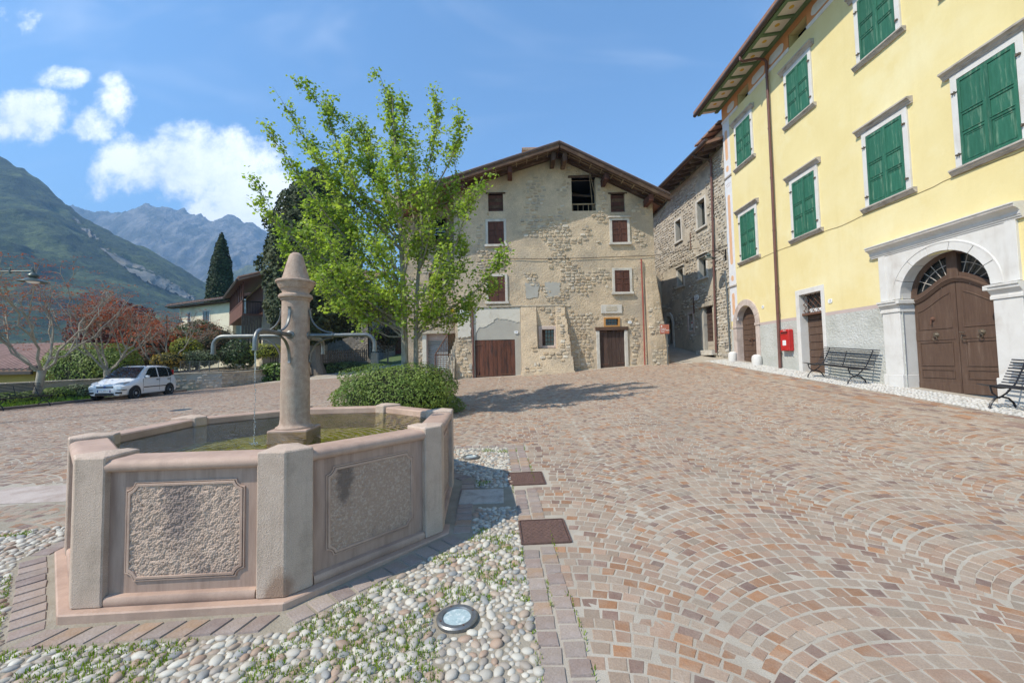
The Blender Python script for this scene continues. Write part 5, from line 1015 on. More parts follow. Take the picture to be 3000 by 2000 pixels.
MB(GF).box(-4.42, -4.22, .8, 3.02, -.5, .03).build('white_jamb', M['patchwhite'], ga, False, .008); MB(GF).box(-4.22, -4.19, .8, 3.02, -.3, .0).build('wood_jamb', M['band'], ga)
MB(GF).box(-4.85, -2.75, 3.02, 3.16, -.62, .14).build('lintel_slab', M['mortgrey'], ga, False, .01)
MB(GF).box(-4.19, -3.2, 2.72, 3.02, -.28, -.2).build('header', M['band'], ga)
M['rollsh'] = MAT('grey steel roller slat', (.36, .37, .36), (.28, .29, .28), scale=4, rough=.5, metal=.3, rnd=.06)
for i in range(15): MB(GF).sweep([(-.27, 1.2+.103*i), (-.235, 1.205+.103*i), (-.22, 1.25+.103*i), (-.245, 1.295+.103*i), (-.27, 1.3+.103*i)], [((a, 0, 0), (0, 0, 1), (0, 1, 0)) for a in (-4.19, -3.2)]).build('shutter_slat', M['rollsh'], ga)
MB(GF).box(-4.85, -2.75, 3.16, 3.92, -.3, .0).build('terrace_parapet', M['mort'], ga); rubble(GF, -4.84, -2.78, 3.2, 3.88, lambda a, b: fbm(a*2, b*2, 0, 2) > .3, lambda a, b: 0*a, ga, 45, (.14, .3), (.1, .17), .03, M['stone'], 40)
for x0, x1 in ((-4.85, -4.2), (-3.6, -2.8)): MB(GF).box(x0, x1, 3.92, 3.98, -.34, .06).build('coping', M['mortgrey'], ga, False, .008)
st = thing('stone_stair', 'worn stone stair with a rusty railing beside the roller-shuttered garage', 'stair')
for i in range(11): MB().box(-3.35+.055*i, -2.74, 19.0+.0*i+.09*i, 19.0+.09*i+.16+(1.0-.09*i), gz(-3, 19)-.1, gz(-3, 19)+.18*(i+1), .008).build('step', M['mortgrey'], st, False, .012)
def railpt(t): return np.array([-3.6+.92*t, 18.95+1.0*t, 1.98+1.75*t])
MB().tube([tuple(railpt(0)), tuple(railpt(1))], .022, 6).build('handrail', M['rust'], st); 
for i in range(15): p = railpt(i/14.); MB().tube([tuple(p), (p[0], p[1], p[2]-.72-.05*math.sin(i))], .010, 5).build('baluster', M['rust'], st)
MB().tube([(-3.6, 18.95, gz(-3.6, 19)), (-3.6, 18.95, 1.98)], .028, 6).build('newel', M['rust'], st); MB().tube([(-3.6, 18.95, 1.96), (-2.8, 18.95, 1.96)], .018, 5).build('gate_rail', M['rust'], st)
for i in range(6): MB().tube([(-3.5+.14*i, 18.95, gz(-3.3, 19)+.05), (-3.5+.14*i, 18.95, 1.95)], .009, 5).build('gate_bar', M['rust'], st)
# street name tile, numbers, finger sign
def name_tile(fr, a, b, w, hgt, l1, l2, label):
    t = thing('street_sign', label, 'street sign'); k = .05
    MB(fr).prism([(a-w/2+k, b-hgt/2), (a+w/2-k, b-hgt/2), (a+w/2, b-hgt/2+k), (a+w/2, b+hgt/2-k), (a+w/2-k, b+hgt/2), (a-w/2+k, b+hgt/2), (a-w/2, b+hgt/2-k), (a-w/2, b-hgt/2+k)], .05, .075).build('tile', M['enamel'], t)
    text(l1, fr, a, b-.02, .076, .085, M['blueprint'], t); text(l2, fr, a, b-.10, .076, .05, M['blueprint'], t); MB(fr).prism([(a-.018, b+.10), (a-.018, b+.065), (a, b+.045), (a+.018, b+.065), (a+.018, b+.10)], .075, .077).build('crest', M['blueprint'], t)
name_tile(HF, -2.28, 3.96, .5, .3, 'Piazza Santa Maria', 'Cumano', 'white street name tile on the pier between the stair and the plank gates')
plate('18', FR((0, 19.46, 0), (1, 0, 0), (0, 0, 1), (0, -1, 0)), .21, 2.98, 'white number plate beside the wide plank gates', .19, .14)
plate('16', FR((0, 19.46, 0), (1, 0, 0), (0, 0, 1), (0, -1, 0)), 5.68, 3.35, 'white number plate right of the orange framed window', .18, .14)
fs = thing('direction_sign', 'small reddish brown direction sign on a grey pole at the alley mouth', 'sign', (0, 0, 0)); SF = FR((0, 18.6, 0), (1, 0, 0), (0, 0, 1), (0, -1, 0))
MB().tube([(7.12, 18.62, gz(7.1, 18.6)-.05), (7.12, 18.62, 3.1)], .03, 10).build('pole', M['galv'], fs, True); M['signred'] = MAT('reddish brown sign face', (.42, .135, .085), rough=.5)
MB(SF).box(6.80, 7.22, 2.71, 3.14, .015, .03).build('panel', M['signred'], fs, False, .004)
for i, tx in enumerate(('Percorso', 'Sentiero natura', 'Tenno')): text(tx, SF, 6.83, 2.95-.075*i, .0312, .062, M['enamel'], fs, align='LEFT', bold=.002)
MB(SF).lathe([(.001, 0), (.035, 0), (.035, .002), (.001, .002)], 12, (6.87, 3.06, .03)).build('emblem', M['enamel'], fs)
# ================================================================== rubble house lining the alley
ku = np.array([-.065, 1, 0]); ku /= np.linalg.norm(ku); AF = FR((10.02, 18.47, 0), tuple(ku), (0, 0, 1), (-ku[1], ku[0], 0))
ah = thing('alley_house', 'tall grey rubble stone house lining the shaded alley', 'house')
AO = [(4.3, 4.95, 8.3, 9.5), (1.75, 2.5, 8.28, 9.68), (4.25, 4.9, 5.7, 6.65), (1.85, 2.55, 5.68, 6.72), (1.5, 2.6, 1.2, 4.15), (3.4, 3.85, 3.08, 3.95), (5.75, 6.75, 1.5, 4.2)]
wall('wall', AF, 0.0, 11, lambda a: gh(9.8, 18.4+a)-.3, 11.4, AO, M['mortgrey'], ah, .12, .05, 2.4, .35, 8)
def amask(a, b):
    ok = fbm(a*1.1+2, b*1.1, 2, 3) > np.where((b < 7) & (a > 1.2), .48, .30)
    for o in AO: ok &= ~((a > o[0]-.3) & (a < o[1]+.3) & (b > o[2]-.25) & (b < o[3]+.3))
    return ok & (b < 11.2) & (b > gh(9.8, 18.4+a))
rubble(AF, .02, 9, 1.6, 11.3, amask, lambda a, b: 0*a, ah, 51, (.14, .36), (.10, .2), .04, M['stonegrey'])
for o in AO: dark_room(AF, *o, .3, 1.4, ah, name='room')
for i, o in enumerate(AO[:4]):
    f = .13; w = MB(AF).box(o[0]-f, o[0], o[2], o[3]+f, -.05, .03).build('window', M['sillstone'], ah, False, .008)
    MB(AF).box(o[1], o[1]+f, o[2], o[3]+f, -.05, .03).build('jamb', M['sillstone'], w, False, .008); MB(AF).box(o[0], o[1], o[3], o[3]+f, -.05, .03).build('lintel', M['sillstone'], w, False, .008)
    MB(AF).box(o[0]-f-.03, o[1]+f+.03, o[2]-.1, o[2], -.05, .10).build('sill', M['sillstone'], w, False, .008); MB(AF).box(o[0]-.02, o[1]+.02, o[2], o[3], -.29, -.27).build('pane', M['glass'], w)
    if i in (2, 3): MB(AF).box(o[0]-f-.05, o[1]+f+.05, o[3]+f, o[3]+f+.06, -.05, .13).build('cornice', M['sillstone'], w, False, .01)
    MB(AF).box(o[1]-.012, o[1]+.01, o[2], o[3], -.24, .0).build('inner_shutter', M['patchgrey'], w)
o = AO[4]; dr = MB(AF).box(1.4, 2.72, 4.15, 4.33, -.2, .1, .01).build('doorway', M['mortgrey'], ah, False, .015); MB(AF).box(2.35, 2.6, 1.5, 4.15, -.3, -.02).build('jamb', M['patchgrey'], dr)
for i in range(10): MB(AF).box(1.52, 2.33, 1.98+.215*i, 2.18+.215*i, -.22, -.18, .006).build('door_board', M['stonegrey'] if i < 2 else M['darkdoor'], dr)
MB(AF).box(1.3, 2.75, 1.7, 1.95, -.3, .25).build('threshold', M['sillstone'], dr, False, .01)
o = AO[5]; w = MB(AF).box(3.27, 3.4, 2.95, 4.08, -.1, .03).build('small_window', M['pinkjamb'], ah, False, .008)
for bx_ in ((3.85, 3.98, 2.95, 4.08), (3.4, 3.85, 3.95, 4.08), (3.4, 3.85, 2.95, 3.08)): MB(AF).box(*bx_, -.1, .03).build('surround', M['pinkjamb'], w, False, .008)
MB(AF).box(3.45, 3.82, 3.22, 3.6, -.12, -.11).build('poster', M['enamel'], w); MB(AF).box(3.48, 3.79, 3.45, 3.55, -.1095, -.108).build('poster_print', M['red'], w)
o = AO[6]; ap = MB(AF).box(5.6, 5.8, 1.6, 3.6, -.2, .06).build('arched_portal', M['sillstone'], ah, False, .01); MB(AF).box(6.7, 6.9, 1.6, 3.6, -.2, .06).build('jamb', M['sillstone'], ap, False, .01)
for i in range(7):
    t0, t1 = math.pi*i/7+.01, math.pi*(i+1)/7-.01; P = [(6.25+.46*math.cos(t), 3.6+.55*math.sin(t)) for t in (t0, (t0+t1)/2, t1)]+[(6.25+.66*math.cos(t), 3.6+.78*math.sin(t)) for t in (t1, (t0+t1)/2, t0)]; MB(AF).prism(P, -.2, .06).build('voussoir', M['sillstone'], ap, False, .006)
MB(AF).tube([(.85, 11.3, .12), (.85, 11.0, .12), (1.0, 6, .12), (1.12, 1.8, .12)], .05, 10).build('downpipe', M['pipebrown'], ah, True)
MB(AF).tube([(.2, 5.6, .06), (.12, 4.5, .06), (.1, 1.8, .06)], .04, 8).build('grey_pipe', M['galv'], ah, True); MB(AF).box(.35, .55, 2.0, 2.25, -.02, .02).build('vent_cover', M['steel'], ah)
MB(AF).tube([(0, 6.75, .05), (3, 6.85, .06), (6, 7.1, .05)], .012, 5).build('wall_cable', M['dark'], ah)
for a, z in ((3.25, 7.9), (3.2, 4.4)): MB(AF).box(a-.03, a+.03, z-.45, z+.45, .0, .05).build('tie_iron', M['rust'], ah).rotation_euler = (0, 0, 0)
ro = MB(AF); ro.hexa([(-.1, 11.42, .95), (11, 11.42, .95), (11, 12.9, -3.5), (-.1, 12.9, -3.5), (-.1, 11.54, .95), (11, 11.54, .95), (11, 13.05, -3.5), (-.1, 13.05, -3.5)]); ar = ro.build('roof', M['tile'], ah)
for i in range(15): MB(AF).hexa([(.1+.62*i, 11.25, .85), (.24+.62*i, 11.25, .85), (.24+.62*i, 11.55, -.1), (.1+.62*i, 11.55, -.1), (.1+.62*i, 11.41, .85), (.24+.62*i, 11.41, .85), (.24+.62*i, 11.72, -.1), (.1+.62*i, 11.72, -.1)]).build('rafter', M['oldwood'], ar)
for j in range(6): MB(AF).hexa([(-.1, 11.40+.052*j, .9-.16*j), (10, 11.40+.052*j, .9-.16*j), (10, 11.45+.052*j, .76-.16*j), (-.1, 11.45+.052*j, .76-.16*j), (-.1, 11.43+.052*j, .9-.16*j), (10, 11.43+.052*j, .9-.16*j), (10, 11.48+.052*j, .76-.16*j), (-.1, 11.48+.052*j, .76-.16*j)]).build('soffit_board', M['oldwood'], ar)
MB(AF).tube([(-.35, 11.5, 1.0), (4, 11.5, 1.0), (8, 11.5, 1.0)], .08, 10).build('gutter', M['gutter'], ar, True); MB(AF).tube([(.85, 11.45, 1.0), (.85, 11.3, .9), (.85, 11.2, .3), (.85, 11.05, .12)], .05, 8).build('gutter_bend', M['gutter'], ar, True)
for a, w_2, hh in ((4.6, 1.3, 1.15), (1.6, 1.6, 1.5)):
    d = MB(AF).box(a-w_2/2, a+w_2/2, 11.9, 11.95+hh*.55, -2.6, -.6).build('dormer', M['mortgrey'], ar); MB(AF).hexa([(a-w_2/2-.35, 11.9+hh*.6, -.1), (a+w_2/2+.3, 11.9+hh*.6, -.1), (a+w_2/2+.3, 12.1+hh, -2.8), (a-w_2/2-.35, 12.1+hh, -2.8), (a-w_2/2-.35, 12.0+hh*.6, -.1), (a+w_2/2+.3, 12.0+hh*.6, -.1), (a+w_2/2+.3, 12.2+hh, -2.8), (a-w_2/2-.35, 12.2+hh, -2.8)]).build('dormer_roof', M['tile'], d)
    for i in range(4): MB(AF).tube([(a-w_2/2-.2+i*(w_2+.3)/3, 11.88+hh*.6, -.05), (a-w_2/2-.2+i*(w_2+.3)/3, 12.0+hh*.95, -2.6)], .05, 6).build('dormer_rafter', M['oldwood'], d)
name_tile(AF, 2.85, 4.75, .42, .28, 'Via Capitan', 'Magrini', 'small white street name tile on the shaded rubble wall in the alley')
# archway over the back of the alley
aw_ = thing('alley_archway', 'dark rubble archway spanning the back of the alley', 'archway'); QF = FR((0, 25.6, 0), (1, 0, 0), (0, 0, 1), (0, -1, 0))
P = [(8.35+1.15*math.cos(t), 4.6+1.55*math.sin(t)) for t in np.linspace(0, math.pi, 16)]
MB(QF).prism([(9.62, 1.5), (9.62, 6.9), (7.02, 6.9), (7.02, 1.5), (7.2, 1.5)]+P[::-1]+[(9.5, 1.5)], -2.2, 0).build('arch_wall', M['mortgrey'], aw_)
for i in range(11):
    t0, t1 = math.pi*i/11+.01, math.pi*(i+1)/11-.01; MB(QF).prism([(8.35+1.15*math.cos(t), 4.6+1.55*math.sin(t)) for t in (t0, t1)]+[(8.35+1.42*math.cos(t), 4.6+1.85*math.sin(t)) for t in (t1, t0)], -.2, .03).build('voussoir', M['stonegrey'], aw_, False, .01)
MB(FR((0, 33, 0), (1, 0, 0), (0, 0, 1), (0, -1, 0))).box(5.5, 11.5, 0, 9, -.3, 0).build('back_wall', M['mortgrey'], aw_)
# wall lamp on the yellow corner
M['lampgreen'] = MAT('grey-green lamp paint', (.10, .125, .115), (.07, .09, .085), scale=10, rough=.4, metal=.3)
def lamp_head(par, x, y, z, s=1.):
    hd = MB().lathe([(.02, .30), (.03, .30), (.035, .26), (.06, .245), (.075, .22), (.10, .205), (.115, .17), (.105, .135), (.07, .12), (.075, .105), (.13, .085), (.20, .045), (.225, .03), (.29, .0), (.295, -.012), (.27, -.008), (.18, .03), (.02, .05)], 26, (0, 0, 0)).build('lamp_shade', M['lampgreen'], par, True); hd.location = (x, y, z); hd.scale = (s, s, s)
    MB().lathe([(.02, .03), (.12, .02), (.14, -.005), (.10, -.04), (.02, -.055)], 16).build('lamp_glass', M['enamel'], hd, True); return hd
wl = thing('wall_lamp', 'small bell shaped wall lamp on a scrolled arm at the yellow house corner', 'lamp')
MB().tube([(9.98, 18.62, 6.50), (9.2, 18.62, 6.50)], .014, 6).build('arm', M['dark'], wl); MB().box(9.97, 10.0, 18.58, 18.66, 6.05, 6.6).build('wall_plate', M['dark'], wl)
MB().tube([(9.98, 18.62, 6.1), (9.93, 18.62, 6.3), (9.8, 18.62, 6.42), (9.62, 18.62, 6.49)], .012, 5).tube([(9.86+.07*math.cos(t), 18.62, 6.4+.07*math.sin(t)) for t in np.linspace(0, 6, 12)], .009, 5).build('scroll', M['dark'], wl)
lamp_head(wl, 9.2, 18.62, 6.16, .95)
# ================================================================== foliage tools
def leaf_quads(P, Nn, size, seed, aspect=.75, var=.35):
    r = np.random.default_rng(seed); n = len(P); Nn = Nn/(np.linalg.norm(Nn, axis=1, keepdims=True)+1e-9)
    rv = r.normal(size=(n, 3)); t = np.cross(Nn, rv); t /= np.linalg.norm(t, axis=1, keepdims=True)+1e-9; b = np.cross(Nn, t); s = size*r.uniform(1-var, 1+var, (n, 1))
    return np.stack([P-t*s*.5, P+b*s*aspect*.5-t*s*.05, P+t*s*.55+Nn*s*.08, P-b*s*aspect*.5-t*s*.05], 1)
def leaf_obj(name, P, Nn, size, mat, parent, seed, aspect=.75, kind=None):
    q = leaf_quads(P, Nn, size, seed, aspect); return obj_np(name, q.reshape(-1, 3), np.arange(len(q)*4).reshape(-1, 4), mat, parent, False, kind)
def shell(n, seed, c, r, lump=.22, freq=1.6, depth=.30, zmin=-.6, flat=2.):
    """points through the outer volume of a lumpy mound, with outward normals"""
    g = np.random.default_rng(seed); d = g.normal(size=(int(n*1.9), 3)); d /= np.linalg.norm(d, axis=1, keepdims=True); d = d[d[:, 2] > zmin][:n]
    e = np.sign(d)*np.abs(d)**(2./flat) if flat != 2 else d; k = fbm(d[:, 0]*freq+seed, d[:, 1]*freq, d[:, 2]*freq, 4)-.47; rad = (1+lump*2*k)*(1-depth*g.uniform(0, 1, len(d))**2.2)
    P = np.array(c)+e*np.array(r)*rad[:, None]; Nn = d/np.array(r)+g.normal(0, .45, d.shape)/np.mean(r); return P, Nn
def mound_core(c, r, seed, lump, mat, par, freq=1.6, zmin=-.62, sc=.8, name='dark_core'):  # solid dark core that stops the view through the leaves, no modelled branches
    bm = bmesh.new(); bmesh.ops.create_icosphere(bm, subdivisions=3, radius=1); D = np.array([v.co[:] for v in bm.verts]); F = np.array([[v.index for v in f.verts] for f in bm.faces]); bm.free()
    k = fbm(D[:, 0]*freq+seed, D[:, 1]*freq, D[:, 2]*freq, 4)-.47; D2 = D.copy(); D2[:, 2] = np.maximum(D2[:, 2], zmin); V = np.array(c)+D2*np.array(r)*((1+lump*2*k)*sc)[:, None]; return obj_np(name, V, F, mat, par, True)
def FOL(name, c1, c2, trans=.3, rough=.55, rnd=.35, c3=None): return MAT(name, c1, c2, scale=.9, rough=rough, trans=trans, rnd=rnd, spec=.35, c3=c3, s3=.5, m3=(.48, .62))
M['core'] = MAT('painted inner shade', (.022, .028, .012), (.035, .04, .018), scale=6, rough=1, bump=.6, bscale=14)  # near-black green: shade deep in the foliage put into the colour
M['bush'] = FOL('bush leaves', (.13, .20, .035), (.21, .275, .055), .28, c3=(.09, .15, .03))
M['ginkgo'] = FOL('young tree leaves', (.26, .365, .05), (.36, .445, .085), .5, c3=(.18, .28, .035))
M['hedge'] = FOL('hedge leaves', (.13, .19, .03), (.20, .24, .045), .2)
M['cypress'] = FOL('dark cypress foliage', (.030, .048, .018), (.055, .072, .028), .1, .8, .35, c3=(.085, .095, .04))
M['cypress2'] = FOL('slim cypress foliage', (.022, .04, .016), (.04, .06, .022), .08, .8, .3)
M['redbud'] = FOL('rust red young leaves', (.30, .06, .022), (.36, .095, .03), .35)
M['purple'] = FOL('dark purple leaves', (.075, .016, .018), (.13, .03, .025), .25, c3=(.16, .05, .03))
M['rhodo'] = FOL('dark glossy leaves', (.05, .085, .022), (.085, .12, .03), .15, .4)
M['lime'] = FOL('yellow-green leaves', (.27, .31, .04), (.36, .36, .06), .3)
M['amber'] = FOL('amber young leaves', (.36, .22, .05), (.27, .26, .05), .3)
M['ivy'] = FOL('ivy leaves', (.085, .15, .028), (.15, .22, .04), .2, .4)
M['brownbush'] = FOL('brownish twiggy leaves', (.12, .055, .03), (.09, .08, .03), .2)
M['sage'] = FOL('grey-green leaves', (.13, .17, .08), (.18, .21, .11), .2)
M['bark'] = MAT('smooth grey bark', (.27, .235, .18), (.20, .175, .13), scale=5, rough=.95, bump=.5, bscale=22, stretch=(3, 3, 1), c3=(.33, .30, .25), s3=3)
M['planebark'] = MAT('pale mottled bark', (.36, .315, .245), (.26, .225, .17), scale=4, rough=.9, bump=.3, bscale=16, c3=(.22, .20, .155), s3=2.5, m3=(.52, .66))
M['shagbark'] = MAT('stringy cypress bark', (.22, .19, .155), (.15, .125, .10), scale=4, rough=1, bump=.8, bscale=14, stretch=(6, 6, .7))
def shrub(name, label, cat, c, r, n, leaf, mat, seed, lump=.22, freq=1.6, aspect=.75, zmin=-.6, core=True, group=None, flat=2., depth=.3):
    t = thing(name, label, cat, (c[0], c[1], c[2]-r[2]*.6), group=group); t.location = (0, 0, 0)
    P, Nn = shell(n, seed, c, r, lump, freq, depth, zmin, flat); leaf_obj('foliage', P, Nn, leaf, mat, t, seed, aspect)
    if core: mound_core(c, r, seed, lump, M['core'], t, freq)
    return t
# ================================================================== young tree in the bush, right of the fountain
TB = np.array([-2.67, 10.0, gz(-2.67, 10.0)]); gt = thing('young_tree', 'tall young tree with bright green fan leaves and twin grey trunks rising from the bush', 'tree')
bk = MB(); LP, LN = [], []; rg = np.random.default_rng(17)
t1 = [TB+np.array(d) for d in ((.02, 0, 0), (.02, .02, 1.2), (.0, .03, 2.4), (-.02, 0, 3.6), (-.08, -.02, 5.0), (-.18, .0, 6.6), (-.25, 0, 8.0))]
t2 = [TB+np.array(d) for d in ((.24, .12, 0), (.27, .12, 1.2), (.28, .12, 2.4), (.34, .12, 3.4), (.5, .15, 4.8), (.75, .2, 6.2))]
bk.tube(t1, [.105, .088, .078, .062, .045, .028, .012], 9); bk.tube(t2, [.075, .064, .058, .046, .032, .012], 8)
def along(path, f):
    f = f*(len(path)-1); i = min(int(f), len(path)-2); return path[i]*(1-(f-i))+path[i+1]*(f-i)
def shoot(p0, d, L, rad, nl, spread):
    p1 = p0+d*L*.5+np.array([0, 0, .04*L]); p2 = p0+d*L+np.array([0, 0, .16*L]); bk.tube([p0, p1, p2], [rad, rad*.7, rad*.3], 4, False)
    k = rg.uniform(.05, 1.0, nl)[:, None]; c = p0+(p2-p0)*k; LP.append(c+rg.normal(0, spread, (nl, 3))); LN.append(rg.normal(0, .55, (nl, 3))+np.array([-.2, -.25, .75]))
TIPS = [(690, 195, .3, 1, .5), (650, 235, -.5, 1, .5), (612, 295, -.1, 1, .5), (594, 420, -.8, 1, .42), (640, 520, .7, 1, .4), (660, 400, 1.0, 1, .45), (868, 165, 0, 1, .7), (905, 235, .6, 1, .6), (1000, 212, .3, 2, .7), (1055, 268, -.3, 2, .65), (1040, 345, .8, 2, .6), (1112, 400, -.6, 2, .55), (1065, 480, .5, 2, .5), (1150, 582, -.4, 2, .45), (1135, 650, .6, 2, .42), (735, 640, -.9, 1, .30), (690, 600, .9, 1, .34), (760, 255, 1.0, 1, .55), (800, 330, -1.0, 1, .5), (955, 330, 1.2, 2, .6), (880, 400, -1.4, 1, .5), (830, 290, 1.4, 1, .55), (1020, 570, -1.2, 2, .45), (760, 470, 1.5, 1, .42), (925, 640, -1.4, 1, .36), (1085, 700, .2, 2, .4), (800, 700, -.4, 1, .28), (975, 420, -.9, 2, .55), (720, 350, -.9, 1, .5), (880, 520, 1.5, 2, .45), (1010, 690, 1.0, 2, .38), (850, 610, 1.2, 1, .33), (930, 240, -.6, 2, .65), (760, 560, -1.5, 1, .36), (700, 470, .4, 1, 0), (830, 450, -.6, 1, 0), (900, 330, -.9, 1, 0), (980, 500, .9, 2, 0), (1045, 620, -.5, 2, 0), (860, 560, -1.7, 1, 0), (780, 620, 1.2, 1, 0), (950, 560, .2, 2, 0), (700, 540, -.4, 1, 0), (820, 380, .9, 1, 0), (900, 470, .4, 1, 0), (1000, 430, .4, 2, 0), (740, 420, .2, 1, 0), (1060, 560, .9, 2, 0), (900, 680, .8, 1, 0)]
for (u, v, dy, tr, f0) in TIPS:
    path = t1 if tr == 1 else t2; p3 = atY(u*1.2755, v*1.2755, 10.0+dy); hd = math.hypot(p3[0]-TB[0], p3[1]-TB[1]); zs_ = min(max(p3[2]-hd*1.05-.6, TB[2]+1.75+rg.uniform(0, .5)), TB[2]+(5.6 if tr == 1 else 4.4)); zz = [q[2] for q in path]; p0 = along(path, float(np.interp(zs_, zz, np.arange(len(zz))))/(len(zz)-1)); v_ = p3-p0; L = np.linalg.norm(v_)
    side = np.array([v_[0], v_[1], 0]); P = [p0]; w1 = rg.normal(0, .045*L, 3); w2 = rg.normal(0, .04*L, 3)
    for f in (.18, .38, .58, .8): P.append(p0+v_*f+side*(.22*math.sin(math.pi*f))*.55-np.array([0, 0, .0])+w1*math.sin(math.pi*f)+w2*math.sin(2*math.pi*f))
    P.append(p3); r0 = .010+.0072*L; bk.tube(P, [r0, r0*.85, r0*.7, r0*.5, r0*.32, .004], 5, False)
    ns = int(10+L*9)
    for k in range(ns):
        f = rg.uniform(.18, 1.) if k else 1.; q = along(P, f); dv = (v_/L)*rg.uniform(.25, .8)+rg.normal(0, .6, 3)+np.array([0, 0, .25]); dv /= np.linalg.norm(dv); sl = rg.uniform(.2, .8)*(1.2-.75*f); shoot(q, dv, sl, .005, int(rg.integers(10, 20)), .07)
        if rg.random() < .38: q2 = q+dv*sl*rg.uniform(.3, .8); d2 = dv+rg.normal(0, .7, 3); d2 /= np.linalg.norm(d2); shoot(q2, d2, sl*.6, .004, int(rg.integers(8, 16)), .06)
    m_ = int(14+L*12); f = rg.uniform(.3, 1., m_); LP.append(np.array([along(P, x) for x in f])+rg.normal(0, .07, (m_, 3))); LN.append(rg.normal(0, .6, (m_, 3))+np.array([0, 0, .7]))
bk.build('trunk', M['bark'], gt, True); LP = np.concatenate(LP); LN = np.concatenate(LN); leaf_obj('crown', LP, LN, .074, M['ginkgo'], gt, 5, .95)
shrub('rounded_bush', 'dense rounded green bush at the foot of the young tree behind the fountain', 'bush', (-2.76, 9.9, .82), (1.48, 1.25, .78), 26000, .052, M['bush'], 8, .25, 3.2, .5, -.85, flat=2.35)
# ================================================================== left edge of the square
kb = sheet('planting_bed', -21.3, -19.3, 3, 24.2, .5, MAT('bed soil', (.10, .085, .055), (.07, .085, .03), scale=2, rough=1), .09)
M['kerb'] = MAT('dark kerb stone', (.17, .15, .135), (.125, .11, .10), scale=4, rough=.9, bump=.3, rnd=.12)
kerb = MB().box(-19.36, -19.18, 2, 3, -.2, .1).build('kerb', M['kerb']); kerb['kind'] = 'structure'
for i in range(21):
    y0 = 3+i*1.0; z0, z1 = gz(-19.25, y0), gz(-19.25, y0+1); MB().hexa([(-19.36, y0, z0-.2), (-19.18, y0, z0-.2), (-19.18, y0+.985, z1-.2), (-19.36, y0+.985, z1-.2), (-19.36, y0, z0+.11), (-19.18, y0, z0+.11), (-19.18, y0+.985, z1+.11), (-19.36, y0+.985, z1+.11)]).build('kerb_stone', M['kerb'], kerb, False, .01)
def stone_wall(name, label, p0, p1, z0, z1, seed, thick=.35, near=60, w=(.2, .5), hgt=(.13, .26), mat='stonegrey', mort='mortgrey', cap=True):
    p0 = np.array(p0, float); p1 = np.array(p1, float); d = p1-p0; L = np.linalg.norm(d); u = d/L; fr = FR((p0[0], p0[1], 0), (u[0], u[1], 0), (0, 0, 1), (u[1], -u[0], 0)); t = thing(name, label, 'wall')
    zb = lambda a: z0[0]+(z0[1]-z0[0])*a/L; zt = lambda a: z1[0]+(z1[1]-z1[0])*a/L
    m = MB(fr); m.hexa([(0, z0[0]-.4, 0), (L, z0[1]-.4, 0), (L, z0[1]-.4, -thick), (0, z0[0]-.4, -thick), (0, z1[0], 0), (L, z1[1], 0), (L, z1[1], -thick), (0, z1[0], -thick)]); m.build('wall_core', M[mort], t)
    rubble(fr, 0, L, min(z0), max(z1)-.05, lambda a, b: (b > zb(a)) & (b < zt(a)-.08) & (fbm(a*1.5, b*1.5, seed, 2) > .25), lambda a, b: 0*a, t, seed, w, hgt, .035, M[mat], near)
    if cap:
        n = max(1, int(L/.8))
        for i in range(n): a0, a1 = L*i/n, L*(i+1)/n-.015; MB(fr).hexa([(a0, zt(a0)-.005, .05), (a1, zt(a1)-.005, .05), (a1, zt(a1)-.005, -thick-.05), (a0, zt(a0)-.005, -thick-.05), (a0, zt(a0)+.07, .05), (a1, zt(a1)+.07, .05), (a1, zt(a1)+.07, -thick-.05), (a0, zt(a0)+.07, -thick-.05)]).build('coping_stone', M['mortgrey'], t, False, .015)
    return t
# seen from the square the outward side of this wall is +x, so it runs towards -y
stone_wall('parapet_wall', 'long low dark stone parapet wall behind the left planting bed', (-21.4, 24.3), (-21.4, 6), (.35, .1), (1.08, 1.0), 61, .4, 200)
def mow(n, x0, x1, y0, y1, seed):
    g = np.random.default_rng(seed); x = g.uniform(x0, x1, n); y = g.uniform(y0, y1, n); return np.stack([x, y, gh(x, y)+.08], -1)
grass_obj('bed_grass', mow(9000, -21.1, -19.4, 9, 22, 3), .08, .24, .01, 6, 'bright grass in the bed along the left kerb', FOL('bed grass blades', (.14, .26, .035), (.2, .32, .05), .3))
for i, (x, y, rx, ry, rz) in enumerate(((-20.4, 18.2, .55, .7, .42), (-20.5, 19.1, .6, .7, .46), (-20.3, 16.4, .5, .6, .35), (-20.5, 22.6, .7, .7, .55), (-20.4, 17.3, .5, .55, .36))):
    shrub('low_shrub', ['low green shrub left of the white car by the kerb', 'low green shrub just beside the white car bonnet', 'low shrub behind the left bench', 'small dark green shrub behind the white car', 'low shrub right of the nearest pollarded trunk'][i], 'shrub', (x, y, gz(x, y)+.1+rz*.55), (rx, ry, rz), 1500, .085, M['sage'] if i == 1 else M['bush'], 70+i, .25, 2.2, .6, -.7, group='low shrubs in the left planting bed')
